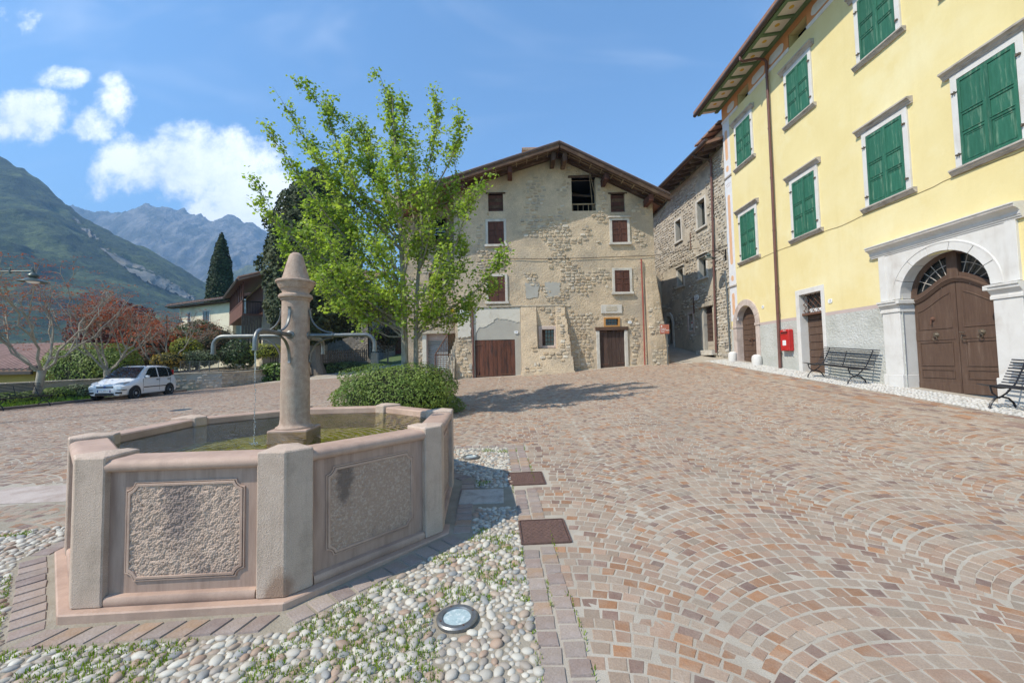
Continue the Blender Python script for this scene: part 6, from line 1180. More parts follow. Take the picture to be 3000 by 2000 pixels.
# pollarded trees with rust red buds
def pollard(label, x, y, hgt, seed, lean=(0, 0), nl=6, spread=.8, fork=.24):
    g = np.random.default_rng(seed); t = thing('pollarded_tree', label, 'tree', group='pollarded trees with rust red young leaves'); m = MB(); base = np.array([x, y, gz(x, y)-.05]); hf = hgt*fork; top = base+np.array([lean[0], lean[1], hf]); P, Nn = [], []
    m.tube([base, base+(top-base)*.5+np.array([.04, 0, 0]), top], [.16, .125, .14], 10)
    def spray(e, n): P.append(e+g.normal(0, 1, (n, 3))*np.array([.17, .17, .022])); Nn.append(g.normal(0, .25, (n, 3))+np.array([0, 0, 1]))
    def grow(p, d, L, r, lev):
        d = d/np.linalg.norm(d); b1 = p+d*L*.33+g.normal(0, .06*L, 3); b2 = p+d*L*.68+g.normal(0, .05*L, 3)+np.array([0, 0, .04*L]); q = p+d*L+np.array([0, 0, .12*L]); m.tube([p, b1, b2, q], [r, r*.88, r*.8, r*.68], 6, True)
        for k in range(2 if lev else 1):
            s_ = b2 if k else q; e = s_+np.array([g.normal(0, .45), g.normal(0, .45), g.uniform(.0, .4)]); m.tube([s_, (s_+e)/2+np.array([0, 0, .06]), e], [.010, .007, .004], 3, False); spray(e, int(g.integers(9, 18)))
            if g.random() < .5: spray(e+g.normal(0, .3, 3)*np.array([1, 1, .4]), 14)
        if lev >= 3 or L < .35: return
        for k in range(2 if g.random() < .75 else 3):
            nd_ = d+g.normal(0, .42, 3)*np.array([1, 1, .5])+np.array([0, 0, .38]); grow(q if k < 2 else b2, nd_, L*g.uniform(.6, .9), r*.66, lev+1)
    for i in range(nl):
        a = 6.283*i/nl+g.uniform(-.35, .35); grow(top-np.array([0, 0, .08]), np.array([math.cos(a)*spread, math.sin(a)*spread, g.uniform(.55, 1.25)]), (hgt-hf)*g.uniform(.30, .42), .058, 0)
    m.build('trunk', M['planebark'], t, True); leaf_obj('crown', np.concatenate(P), np.concatenate(Nn), .082, M['redbud'], t, seed, .6)
pollard('nearest pollarded tree at the left edge, pale trunk behind the bench', -20.25, 17.2, 5.7, 5, (.22, .1), 6, .9, .27)
pollard('pollarded tree directly behind the white car', -20.4, 20.4, 4.9, 9, (.05, 0), 5, .62, .30)
pollard('smaller pollarded tree further back, right of the white car roof', -22.6, 26.5, 4.6, 13, (0, 0), 5, .7, .26)
# hedge, purple trees and garden shrubs
shrub('clipped_hedge', 'big rounded yellow-green hedge behind the parapet wall', 'hedge', (-24.1, 23.4, 1.2), (2.45, 1.5, 1.95), 15000, .115, M['hedge'], 21, .12, 2.6, .6, -.8, flat=2.6)
def broad(label, c, r, n, leaf, mat, seed, trunk=.16, bark='bark', group=None, name='broadleaf_tree', lump=.3, depth=.5):
    t = thing(name, label, 'tree', group=group); P, Nn = shell(n, seed, c, r, lump, 2.0, depth, -.95); leaf_obj('crown', P, Nn, leaf, mat, t, seed, .7); m = MB(); z0 = float(terr(c[0], c[1])); m.tube([(c[0], c[1], z0-.1), (c[0]+.05, c[1], z0+(c[2]-z0)*.5), (c[0], c[1], c[2])], [trunk, trunk*.8, trunk*.5], 7); g = random.Random(seed)
    for i in range(8): a = g.uniform(0, 6.3); m.tube([(c[0], c[1], c[2]-r[2]*.5), (c[0]+r[0]*.7*math.cos(a), c[1]+r[1]*.7*math.sin(a), c[2]+r[2]*g.uniform(-.2, .6))], [trunk*.5, trunk*.12], 5)
    m.build('trunk', M[bark], t, True); mound_core(c, r, seed, lump, M['core'], t, 2.0, -.9, .55); return t
broad('dark purple leaved tree behind the yellow-green hedge', (-31.3, 32, 4.2), (2.9, 2.6, 2.8), 9000, .17, M['purple'], 31, group='purple leaved trees'); broad('second purple tree further left behind the first pollards', (-35.5, 36.5, 4.2), (2.9, 2.5, 2.7), 7000, .17, M['purple'], 32, group='purple leaved trees')
broad('lower reddish brown tree left of the street lamp', (-25.8, 29.0, 3.1), (2.3, 2.0, 1.9), 4500, .13, M['redbud'], 33, .1, lump=.4, depth=.8); broad('round dark glossy evergreen before the cream house', (-24.9, 32, 3.3), (1.9, 1.7, 1.9), 7500, .17, M['rhodo'], 34)
for i, (u, v, Y, rx, rz, mt_, n, lf, lab) in enumerate([(545, 1020, 27.5, .9, .75, 'lime', 2600, .10, 'yellow-green rounded shrub in the terrace garden'), (500, 1058, 26.6, 1.1, .6, 'amber', 2200, .10, 'amber tinted shrub above the garden wall'), (590, 1050, 27.2, 1.1, .6, 'sage', 2200, .09, 'grey-green shrub behind the wire panels'), (640, 1010, 30.5, 1.5, 1.3, 'brownbush', 2600, .12, 'brownish twiggy shrub in the terrace garden'), (700, 1040, 28.6, 1.3, 1.1, 'rhodo', 3200, .11, 'dark leafy shrub leaning over the garden wall corner'), (778, 1030, 29.4, 1.5, .62, 'lime', 3000, .10, 'pale yellow clipped hedge behind the picket fence'), (450, 1050, 27.6, 1.0, .8, 'brownbush', 1800, .12, 'reddish shrub behind the parked car roof'), (600, 985, 33.5, 1.3, 1.2, 'brownbush', 2200, .13, 'brown shrub under the cream house wall')]):
    p = atY(u, v, Y); shrub('garden_shrub', lab, 'shrub', (p[0], p[1], p[2]), (rx, rx*.9, rz), n, lf, M[mt_], 80+i, .3, 2.0, .7, -.9, group='shrubs of the terrace garden', depth=.45)
# terrace garden walls, wire panels, ivy, picket fence
stone_wall('garden_wall', 'pale stone garden wall with wire panels on top, right of the car', (-21.0, 24.5), (-18.3, 25.6), (.3, .3), (1.2, 1.22), 62, .35, 70, mort='patchgrey')
stone_wall('garden_wall', 'coursed grey stone return of the garden wall beside the ivy', (-18.3, 25.62), (-17.3, 28.4), (.3, .45), (1.22, 1.22), 63, .35, 70)
MB().add([(-21.0, 24.7, 1.15), (-18.5, 25.75, 1.15), (-15, 31.5, 1.7), (-24, 36, 1.7), (-26, 28, 1.2)], [(0, 1, 2, 3, 4)]).build('terrace_soil', M['soil'])['kind'] = 'structure'
wp = thing('wire_fence', 'row of light grey framed wire panels on the garden wall', 'fence')
for i in range(4):
    a, b = np.array([-20.35, 24.9])+np.array([.5, .204])*i*.92, np.array([-20.35, 24.9])+np.array([.5, .204])*(i*.92+.86); z0, z1 = 1.3, 1.98; f = MB().tube([(a[0], a[1], z0), (a[0], a[1], z1), (b[0], b[1], z1), (b[0], b[1], z0), (a[0], a[1], z0)], .02, 5).build('panel_frame', M['galv'], wp); m = MB()
    for j in range(1, 14): z = z0+(z1-z0)*j/14; m.tube([(a[0], a[1], z), (b[0], b[1], z)], .006, 3, False)
    m.build('wire_mesh', M['galv'], f)['kind'] = 'stuff'
iv = thing('ivy_hedge', 'ivy covered bank below the picket fence', 'hedge'); P, Nn = shell(5200, 91, (-16.5, 29.3, .9), (1.5, 1.2, .95), .12, 2, .2, -.7, 3.2); leaf_obj('foliage', P, Nn, .13, M['ivy'], iv, 91, .85); mound_core((-16.5, 29.3, .9), (1.5, 1.2, .95), 91, .12, M['core'], iv)
P, Nn = shell(4200, 92, (-13.6, 32.2, 1.25), (2.0, 1.2, .62), .2, 2, .2, -.7, 2.6); t = thing('low_hedge', 'dark low hedge along the lane under the picket fence', 'hedge'); leaf_obj('foliage', P, Nn, .12, M['rhodo'], t, 92, .7); mound_core((-13.6, 32.2, 1.25), (2.0, 1.2, .62), 92, .2, M['core'], t)
M['picket'] = MAT('weathered picket wood', (.15, .115, .085), (.10, .078, .06), scale=5, rough=.95, bump=.3, rnd=.15)
fe = thing('picket_fence', 'weathered wooden picket fence behind the low hedge', 'fence'); pk = MB().prism([(-.045, 0), (.045, 0), (.045, .95), (0, 1.02), (-.045, .95)], -.012, .012).mesh('picket', M['picket']); f0, f1 = np.array([-17.2, 28.9, 1.55]), np.array([-12.0, 33.4, 1.85]); ang = math.atan2(f1[1]-f0[1], f1[0]-f0[0])
for i in range(46): p = f0+(f1-f0)*i/45; inst('picket', pk, fe, tuple(p+np.array([0, 0, random.uniform(-.03, .03)])), (math.pi/2, 0, ang))
for dz in (.25, .75): MB().tube([tuple(f0+np.array([.02, .04, dz])), tuple(f1+np.array([.02, .04, dz]))], .035, 4).build('rail', M['picket'], fe)
ge = MB().box(-11.7, -11.2, 33.6, 34.0, 1.0, 2.5, .02).build('gate_pier', M['mortgrey'], None, False, .02); tag(ge, 'small rough stone gate pier at the end of the picket fence', 'pier')
broad('twiggy dark shrub tree before the grey house windows', (-11.2, 36.5, 4.0), (1.5, 1.3, 1.5), 3000, .14, M['brownbush'], 35, .08, lump=.4, depth=.8)
# conifers
def conifer(name, label, x, y, z0, prof, n, leaf, mat, seed, trunk, lump=.35, freq=1.0, bark='shagbark', tz=3.):
    g = np.random.default_rng(seed); t = thing(name, label, 'tree'); zs = np.array([p[0] for p in prof]); rs = np.array([p[1] for p in prof]); H = zs.max()
    w = np.interp(np.linspace(zs.min(), H, 400), zs, rs); cdf = np.cumsum(w)/w.sum(); z = np.interp(g.uniform(0, 1, n), cdf, np.linspace(zs.min(), H, 400)); a = g.uniform(0, 6.283, n)
    base = np.interp(z, zs, rs); k = fbm(np.cos(a)*base*freq+seed, np.sin(a)*base*freq, z*freq*.8, 4)-.47; r = base*(1+lump*2.2*k)*(1-.35*g.uniform(0, 1, n)**2.5)
    P = np.stack([x+r*np.cos(a), y+r*np.sin(a), z0+z+g.normal(0, .05, n)], -1); Nn = np.stack([np.cos(a), np.sin(a), 0*a+.35], -1)+g.normal(0, .5, (n, 3)); leaf_obj('crown', P, Nn, leaf, M[mat], t, seed, .8)
    na, nz = 28, 26; A, Zg = np.meshgrid(np.linspace(0, 6.283, na, endpoint=False), np.linspace(zs.min(), H, nz), indexing='ij'); bs = np.interp(Zg, zs, rs); k = fbm(np.cos(A)*bs*freq+seed, np.sin(A)*bs*freq, Zg*freq*.8, 4)-.47; rr = bs*(1+lump*2.2*k)*.80
    V = np.stack([x+rr*np.cos(A), y+rr*np.sin(A), z0+Zg], -1).reshape(-1, 3); I = np.arange(na*nz).reshape(na, nz); J = np.roll(I, -1, 0); Q = np.stack([I[:, :-1], J[:, :-1], J[:, 1:], I[:, 1:]], -1).reshape(-1, 4); obj_np('dark_core', V, Q, M['core'], t, True)  # dark shell inside the crown, closes the gaps between leaves
    m = MB(); m.tube([(x+.3, y, z0-.3), (x+.05, y, z0+1), (x, y, z0+tz+1)], [trunk*1.5, trunk, trunk*.8], 9); m.build('trunk', M[bark], t, True)
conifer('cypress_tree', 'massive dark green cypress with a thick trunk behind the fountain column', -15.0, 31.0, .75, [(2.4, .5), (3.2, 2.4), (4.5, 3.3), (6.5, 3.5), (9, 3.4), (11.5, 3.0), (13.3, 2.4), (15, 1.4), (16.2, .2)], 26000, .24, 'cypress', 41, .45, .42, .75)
conifer('slim_cypress', 'tall slim dark cypress spire against the blue mountains', -39.6, 55.0, 1.5, [(.5, 1.3), (3, 1.75), (7, 1.85), (11, 1.6), (14.5, 1.15), (17, .6), (18.6, .05)], 11000, .28, 'cypress2', 43, .2, .16, 1.2)
# ================================================================== white hatchback at the kerb
cx0, cy0 = -18.39, 19.83; car = thing('parked_car', 'small white five-door hatchback parked at the left kerb', 'car', (cx0, cy0, gz(cx0, cy0)+.008), math.atan2(.15, .988)); car.rotation_euler = (.006, .012, math.atan2(.15, .988))
M['carwhite'] = MAT('white car paint', (.72, .73, .73), rough=.22, coat=.6, spec=.5); M['carglass'] = MAT('car window glass', (.018, .024, .026), rough=.04, spec=.8); M['tyre'] = MAT('tyre rubber', (.02, .02, .02), (.03, .03, .03), scale=20, rough=.85); M['rim'] = MAT('silver wheel trim', (.50, .51, .52), (.42, .43, .44), scale=10, rough=.35, metal=.6); M['carblack'] = MAT('black car plastic', (.02, .02, .022), rough=.55); M['lamp'] = MAT('headlamp lens', (.45, .48, .50), (.25, .27, .29), scale=18, rough=.1, spec=.7)
ST = [(-1.77, .30, .56, .60, .62, .58, .42), (-1.74, .22, .60, .66, .70, .66, .50), (-1.60, .19, .66, .735, .745, .72, .58), (-1.35, .18, .72, .78, .81, .77, .62), (-.98, .18, .775, .79, .93, .78, .68), (-.80, .18, .78, .79, 1.06, .76, .64), (-.50, .18, .785, .79, 1.29, .74, .60), (-.22, .18, .785, .79, 1.475, .72, .56), (.1, .18, .785, .79, 1.52, .72, .555), (.7, .18, .785, .79, 1.535, .72, .555), (1.25, .18, .785, .79, 1.51, .72, .545), (1.50, .19, .775, .785, 1.45, .71, .53), (1.62, .20, .765, .78, 1.20, .73, .58), (1.72, .22, .74, .765, .95, .72, .60), (1.77, .30, .70, .73, .60, .66, .5)]
rings = []
for (y, zb, wb, wm, zt, ws, wt) in ST:
    zbelt = min(.93, zt-.02 if zt < .95 else .93); zm = .55 if zt > .62 else (zb+zt)/2; hi = zt > .97; sh_ = zbelt
    half = [(0, zb), (wb*.85, zb), (wb, zb+.06), (wm, zm), (wm*.995, (zm+sh_)/2), (ws if hi else wt+.02, sh_), (ws*.72+wt*.28 if hi else wt, sh_+(zt-sh_)*.35 if hi else zt-.004), (wt+.02 if hi else wt*.8, zt-.05 if hi else zt), (wt*.86 if hi else wt*.5, zt-.008 if hi else zt+.01), (0, zt if hi else zt+.018)]
    rings.append([(x, y, z) for x, z in half]+[(-x, y, z) for x, z in half[-2:0:-1]])
m = MB(); n = len(rings[0])
for r0 in rings: m.V += r0
m.F = [(i*n+j, i*n+(j+1) % n, (i+1)*n+(j+1) % n, (i+1)*n+j) for i in range(len(rings)-1) for j in range(n)]+[tuple(range(n)), tuple(range((len(rings)-1)*n, len(rings)*n))]; body = m.build('body', M['carwhite'], car, True)
def sidewin(P, s):
    def hw(y, z):
        k = min(max((z-.93)/.58, 0), 1); return .735-(.735-.575)*k**1.1+.006
    Q = [(s*(hw(y, z)+.004), y, z) for y, z in P]; Q2 = [(x-s*.02, y, z) for x, y, z in Q]; k = len(Q); mm = MB(); mm.add(Q+Q2, [tuple(range(k)), tuple(range(k, 2*k))[::-1]]+[(i, (i+1) % k, k+(i+1) % k, k+i) for i in range(k)]); return mm
for s in (-1, 1):
    for P in ([(-.50, .965), (-.43, 1.06), (-.12, 1.36), (.0, 1.42), (.38, 1.44), (.38, .965)], [(.48, .965), (.48, 1.44), (1.08, 1.43), (1.16, 1.3), (1.18, .965)], [(1.24, .98), (1.22, 1.3), (1.16, 1.42), (1.42, 1.38), (1.52, 1.05)]): sidewin(P, s).build('side_window', M['carglass'], car)
    dx = .797*s
    MB().box(min(dx, dx-s*.012), max(dx, dx-s*.012), -.62, 1.12, .50, .545).build('rubbing_strip', M['carblack'], car)
    for y in (.43, 1.22, -.66): MB().box(min(.7935*s, .78*s), max(.7935*s, .78*s), y-.004, y+.004, .32, .93).build('door_gap', M['carblack'], car)
    for y in (.30, 1.10): MB().box(min(.81*s, .76*s), max(.81*s, .76*s), y-.07, y+.07, .83, .865).build('door_handle', M['carblack'], car, False, .008)
    MB().box(min(.74*s, .92*s), max(.74*s, .92*s), -.52, -.42, .95, 1.07).build('mirror', M['carwhite'], car, False, .03)
    hl = MB().hexa([(.30*s, -1.735, .60), (.66*s, -1.64, .60), (.70*s, -1.42, .68), (.40*s, -1.68, .66), (.30*s, -1.70, .72), (.64*s, -1.62, .76), (.66*s, -1.30, .83), (.42*s, -1.60, .79)]).build('headlight', M['lamp'], car, True)
    MB().box(min(.42*s, .64*s), max(.42*s, .64*s), -1.775, -1.70, .30, .38).build('fog_light', M['carblack'], car); MB().box(min(.46*s, .74*s), max(.46*s, .74*s), -1.78, -1.55, .455, .485).build('bumper_strip', M['carblack'], car, False, .01)
    MB().tube([(.52*s, -.15, 1.50), (.52*s, -.05, 1.565), (.52*s, 1.2, 1.57), (.52*s, 1.32, 1.51)], .018, 6).build('roof_rail', M['carblack'], car, True); MB().box(min(.60*s, .685*s), max(.60*s, .685*s), 1.54, 1.62, .98, 1.30).build('tail_light', M['red'], car)
    for y in (-1.13, 1.16):
        MB(FR((.787*s, y, .30), (0, 1, 0), (0, 0, 1), (s, 0, 0))).prism([(.345*math.cos(t), .345*math.sin(t)) for t in np.linspace(0, 6.283, 28)[:-1]], -.04, .006).build('wheel_arch', M['carblack'], car)
        wh = MB(FR((.75*s, y, .285), (0, 1, 0), (0, 0, 1), (s, 0, 0))).lathe([(.15, -.14), (.26, -.14), (.285, -.10), (.285, .045), (.265, .07), (.19, .075), (.15, .06)], 30).build('wheel', M['tyre'], car, True)
        rm = MB(FR((.75*s, y, .285), (0, 1, 0), (0, 0, 1), (s, 0, 0))); rm.lathe([(.001, .055), (.05, .075), (.06, .06), (.17, .055), (.19, .078), (.195, .07), (.19, -.02), (.001, -.02)], 30); rm.build('rim', M['rim'], wh, True)
        for q in range(7): t = q*6.283/7; MB(FR((.75*s, y, .285), (0, 1, 0), (0, 0, 1), (s, 0, 0))).lathe([(.001, 0), (.026, 0), (.026, .003), (.001, .003)], 10, (.12*math.cos(t), .12*math.sin(t), .062)).build('vent_hole', M['carblack'], wh)
MB().hexa([(-.66, -.955, .965), (.66, -.955, .965), (.64, -.93, .955), (-.64, -.93, .955), (-.53, -.275, 1.475), (.53, -.275, 1.475), (.53, -.26, 1.45), (-.53, -.26, 1.45)]).build('windscreen', M['carglass'], car)
MB().hexa([(-.5, 1.665, 1.02), (.5, 1.665, 1.02), (.5, 1.64, 1.02), (-.5, 1.64, 1.02), (-.46, 1.545, 1.42), (.46, 1.545, 1.42), (.46, 1.52, 1.42), (-.46, 1.52, 1.42)]).build('rear_window', M['carglass'], car)
MB().box(-.33, .33, -1.775, -1.72, .555, .635).build('grille', M['carblack'], car); 
for z in (.575, .605): MB().box(-.32, .32, -1.782, -1.76, z, z+.012).build('grille_bar', M['rim'], car)
MB(FR((0, -1.78, .60), (1, 0, 0), (0, 0, 1), (0, -1, 0))).lathe([(.001, 0), (.055, 0), (.05, .012), (.001, .014)], 18).build('badge', M['blueprint'], car, True)
MB().box(-.36, .36, -1.79, -1.7, .22, .33).build('air_intake', M['carblack'], car); PF_ = FR((0, -1.80, 0), (1, 0, 0), (0, 0, 1), (0, -1, 0)); np_ = MB(PF_).box(-.26, .26, .37, .48, 0, .008).build('number_plate', M['enamel'], car)
for x0 in (-.26, .215): MB(PF_).box(x0, x0+.045, .37, .48, .008, .0095).build('blue_band', M['blueprint'], np_)
tx = text('CX 000NP', PF_, 0, .425, .009, .085, M['carblack'], None); me_ = tx.data; mw_ = tx.matrix_world.copy(); me_.transform(mw_); bpy.data.objects.remove(tx); inst('lettering', me_, np_)
# left bench and street lamps
bl = bench('dark slatted bench at the left edge of the photo, facing the square', (-18.75, 15.75, gz(-18.7, 15.7)+.012), math.pi/2); bl.rotation_euler = (0, -.012, math.pi/2)
def street_lamp(label, x, y, hgt, ang, arm, hs):
    t = thing('street_lamp', label, 'street lamp', (x, y, gz(x, y)), ang, 'street lamps with bell shades'); MB().lathe([(.001, 0), (.11, 0), (.11, .25), (.075, .35), (.07, .9), (.05, 1.0), (.042, hgt*.7), (.034, hgt), (.045, hgt+.03), (.015, hgt+.12), (.001, hgt+.14)], 14).build('pole', M['lampgreen'], t, True)
    MB().tube([(0, 0, hgt-.18), (arm, 0, hgt-.18)], .018, 6).build('arm', M['lampgreen'], t, True); MB().tube([(.02, 0, hgt-.75), (.05, 0, hgt-.5), (.18, 0, hgt-.40), (arm*.55, 0, hgt-.40)], .014, 5).tube([(.16+.07*math.cos(q), 0, hgt-.29+.07*math.sin(q)) for q in np.linspace(0, 6, 12)], .009, 5).build('scroll', M['lampgreen'], t, True)
    for q in (.5, .98): MB().lathe([(.001, -.06), (.026, -.06), (.03, 0), (.026, .05), (.01, .09), (.001, .1)], 8, (arm*q, 0, hgt-.18)).build('collar', M['lampgreen'], t, True)
    lamp_head(t, arm, 0, hgt-.18-.30*hs, hs)
street_lamp('street lamp whose bell shade hangs in from the upper left edge', -14.35, 11.0, gz(-14.3, 11)*0+4.32, 0, 1.28, .98)
street_lamp('slim street lamp pole among the red trees behind the car', -23.9, 28.0, 4.9, -.3, 1.35, 1.)
# ================================================================== houses behind
def house_front(t, p0, p1, z0, z1, mat, wins, par_name='wall', fmat='sillstone', gl='glass'):
    p0 = np.array(p0, float); p1 = np.array(p1, float); d = p1-p0; L = np.linalg.norm(d); u = d/L; fr = FR((p0[0], p0[1], 0), (u[0], u[1], 0), (0, 0, 1), (u[1], -u[0], 0))
    MB(fr).box(0, L, z0, z1, -.3, 0).build(par_name, mat, t)
    for (a0, a1, b0, b1) in wins:
        w = MB(fr).box(a0-.12, a1+.12, b1, b1+.14, -.05, .03).build('window', M[fmat], t)
        for bx_ in ((a0-.12, a0, b0, b1), (a1, a1+.12, b0, b1), (a0-.16, a1+.16, b0-.1, b0)): MB(fr).box(*bx_, -.05, .03 if bx_[3]-bx_[2] > .11 else .08).build('frame_piece', M[fmat], w)
        MB(fr).box(a0, a1, b0, b1, -.04, .006).build('pane', M[gl], w); MB(fr).box((a0+a1)/2-.025, (a0+a1)/2+.025, b0, b1, .004, .02).build('mullion', M['oldwood'] if gl == 'glass' else M['enamel'], w)
    return fr, L
M['creamwall'] = MAT('cream plaster', (.70, .64, .48), (.63, .57, .42), scale=.6, rough=.95, bump=.3, bscale=6, c3=(.47, .42, .31), s3=.3)
M['skyglass'] = MAT('window glass mirroring the sky', (.10, .13, .14), rough=.08, spec=.9)
def roof_slab(t, P, th, mat, name='roof'):
    m = MB(); Q = [(x, y, z+th) for x, y, z in P]; n = len(P); m.add(list(P)+Q, [tuple(range(n))[::-1], tuple(range(n, 2*n))]+[(i, (i+1) % n, n+(i+1) % n, n+i) for i in range(n)]); return m.build(name, mat, t)
def tile_rows(par, a, b, c, d, nrow, ncol, rad):     # half-round tiles from eave a-b up to ridge d-c
    a, b, c, d = [np.array(q, float) for q in (a, b, c, d)]
    for j in range(ncol):
        f = (j+.5)/ncol; p, q = a+(b-a)*f, d+(c-d)*f; MB().tube([tuple(p), tuple(q)], rad, 6).build('tile_row', M['tile'], par, True)
ch_ = thing('cream_house', 'cream plastered house with small windows and a wide eave, far left', 'house')
fr, L = house_front(ch_, (-33.9, 41.5), (-26.4, 38.3), 1, 8.0, M['creamwall'], [(1.1, 1.55, 6.0, 7.1), (3.6, 4.6, 6.1, 7.1), (6.3, 6.9, 2.9, 4.6)], gl='glass')
rf2 = roof_slab(ch_, [fr(-1.4, 7.85, .65), fr(L, 7.95, .65), fr(L, 9.3, -4), fr(-1.4, 9.2, -4)], .14, M['tile']); tile_rows(rf2, fr(-1.4, 8.05, .65), fr(L, 8.12, .65), fr(L, 9.45, -4), fr(-1.4, 9.35, -4), 1, 34, .1)
MB(fr).tube([(-1.4, 7.9, .72), (L, 8.0, .72)], .09, 8).build('gutter', M['gutter'], rf2, True); MB(fr).box(-1.35, L, 7.72, 7.82, .0, .6).build('soffit', M['oldwood'], rf2); MB(fr).box(-.35, 0, 1, 7.8, -6, 0).build('side_wall', M['creamwall'], ch_); c_ = MB(fr).box(5.6, 6.5, 8.6, 10.6, -3.4, -2.6).build('chimney', M['oldwood'], rf2)
bh = thing('balcony_house', 'house with a brown timber balcony under a red tiled eave, beside the cream house', 'house')
f1_, L1 = house_front(bh, (-25.56, 38.86), (-19.36, 31.46), .5, 8.2, M['creamwall'], [(5.0, 5.7, 2.9, 4.4)], gl='glass'); f2_, L2 = house_front(bh, (-19.36, 31.46), (-15.6, 34.3), .5, 8.2, M['mortgrey'], [(1.0, 1.7, 6.0, 7.6)])
M['balc'] = MAT('brown balcony timber', (.17, .075, .05), (.12, .055, .038), scale=4, rough=.8, bump=.2, rnd=.15)
bc = MB(f1_).box(0.5, L1, 5.45, 5.62, 0, 1.35).build('balcony', M['balc'], bh); MB(f1_).box(0.5, L1, 5.62, 6.55, 1.30, 1.34).build('board_front', M['balc'], bc)
for i in range(9): a = .55+i*(L1-.1-.55)/8; MB(f1_).box(a-.05, a+.05, 5.62, 8.05, 1.24, 1.34).build('post', M['balc'], bc)
for i in range(12): MB(f1_).box(L1-.04, L1-.01, 5.62, 6.55, .05+.105*i, .075+.105*i).build('baluster', M['dark'], bc)
MB(f1_).box(L1-.05, L1, 6.53, 6.6, 0, 1.34).build('end_rail', M['dark'], bc); MB(f1_).box(0.5, L1, 6.53, 6.62, 1.27, 1.37).build('top_rail', M['balc'], bc); MB(f1_).box(0.5, L1, 5.62, 8.0, -.02, .02).build('back_boarding', M['balc'], bc)
for i in range(7): MB(f1_).box(L1+.02, L1+.05, 2.2, 5.45, .08+.19*i, .25+.19*i).build('plank', M['picket'], bc)
rb = roof_slab(bh, [f1_(-.2, 7.95, 1.7), f1_(L1+.8, 7.95, 1.7), f1_(L1+.8, 9.9, -3), f1_(-.2, 9.9, -3)], .16, M['tile']); tile_rows(rb, f1_(-.2, 8.2, 1.7), f1_(L1+.8, 8.2, 1.7), f1_(L1+.8, 10.1, -3), f1_(-.2, 10.1, -3), 1, 44, .1); MB(f1_).tube([(-.2, 8.0, 1.78), (L1+.8, 8.0, 1.78)], .09, 8).build('gutter', M['gutter'], rb, True)
gh_ = thing('grey_house', 'grey coursed stone house with pale framed windows behind the picket fence', 'house'); M['greystone'] = MAT('coursed grey stone', (.27, .245, .215), (.21, .19, .165), scale=2, rough=1, bump=.9, bscale=5, bdist=.08, c3=(.35, .32, .28), s3=3.2, fine=.25)
g1_, GL = house_front(gh_, (-21.0, 42), (-14.6, 42), 1, 10.2, M['greystone'], [(2.0, 2.9, 4.4, 6.1), (4.6, 5.4, 4.6, 6.2), (2.6, 3.3, 7.4, 8.5), (4.9, 5.9, 7.3, 9.0)], gl='glass'); rubble(g1_, 0, GL, 2.0, 10.0, lambda a, b: (fbm(a, b, 3, 2) > .3) & ~((a > 1.8) & (a < 3.1) & (b > 4.2) & (b < 6.3)) & ~((a > 4.4) & (a < 6.1) & (b > 4.4) & (b < 6.4)) & ~((a > 4.7) & (a < 6.1) & (b > 7.1) & (b < 9.2)) & ~((a > 2.4) & (a < 3.5) & (b > 7.2) & (b < 8.7)), lambda a, b: 0*a, gh_, 71, (.25, .6), (.16, .28), .03, M['stonegrey'], 0)
MB(g1_).box(GL-.45, GL, 1, 10.2, -7, .02).build('side_wall', M['greystone'], gh_); rg_ = roof_slab(gh_, [g1_(-.6, 10.1, .7), g1_(GL+.5, 10.1, .7), g1_(GL+.5, 12.2, -5), g1_(-.6, 12.2, -5)], .15, M['tile']); tile_rows(rg_, g1_(-.6, 10.32, .7), g1_(GL+.5, 10.32, .7), g1_(GL+.5, 12.4, -5), g1_(-.6, 12.4, -5), 1, 30, .11); c_ = MB(g1_).box(.8, 1.5, 11, 13, -3, -2.3).build('chimney', M['orangewood'] if False else M['tile'], rg_)
MB(g1_).tube([(GL-.25, 10.1, .1), (GL-.25, 2.3, .1)], .06, 8).build('downpipe', M['dark'], gh_, True)
le = thing('lane_end_house', 'small ochre house with a dark red door closing the lane', 'house'); l1_, LL = house_front(le, (-16.2, 46), (-10.5, 46), 2, 5.2, M['mort'], []); house_front(le, (-16.2, 45.9), (-10.5, 45.9), 5.2, 9, MAT('ochre plaster', (.42, .27, .13), (.37, .23, .11), scale=1, rough=.95), [(2.6, 3.3, 5.9, 7.5)], 'upper_wall'); MB(l1_).box(2.95, 3.9, 2.6, 4.6, -.05, .02).build('door', MAT('dark red door', (.14, .03, .022), rough=.6), le)
lw = thing('lane_wall_house', 'rough stone side wall bordering the lane left of the garage', 'house'); f3, L3 = house_front(lw, (-9.0, 33.0), (-5.7, 24.0), .8, 7.5, M['mort'], [(4.5, 4.9, 4.2, 5.6)]); f3b = FR((-5.7, 24.0, 0), (-(-3.3)/9.585*-1, 9./9.585, 0), (0, 0, 1), (-9./9.585, -3.3/9.585, 0))
MB().box(-5.72, -5.0, 21.2, 24.0, .8, 7.2).build('front_wall', M['mort'], lw); rubble(f3, .1, L3, 1.5, 7.3, lambda a, b: fbm(a, b, 6, 2) > .3, lambda a, b: 0*a, lw, 72, (.2, .45), (.13, .25), .04, M['stone'], 60)
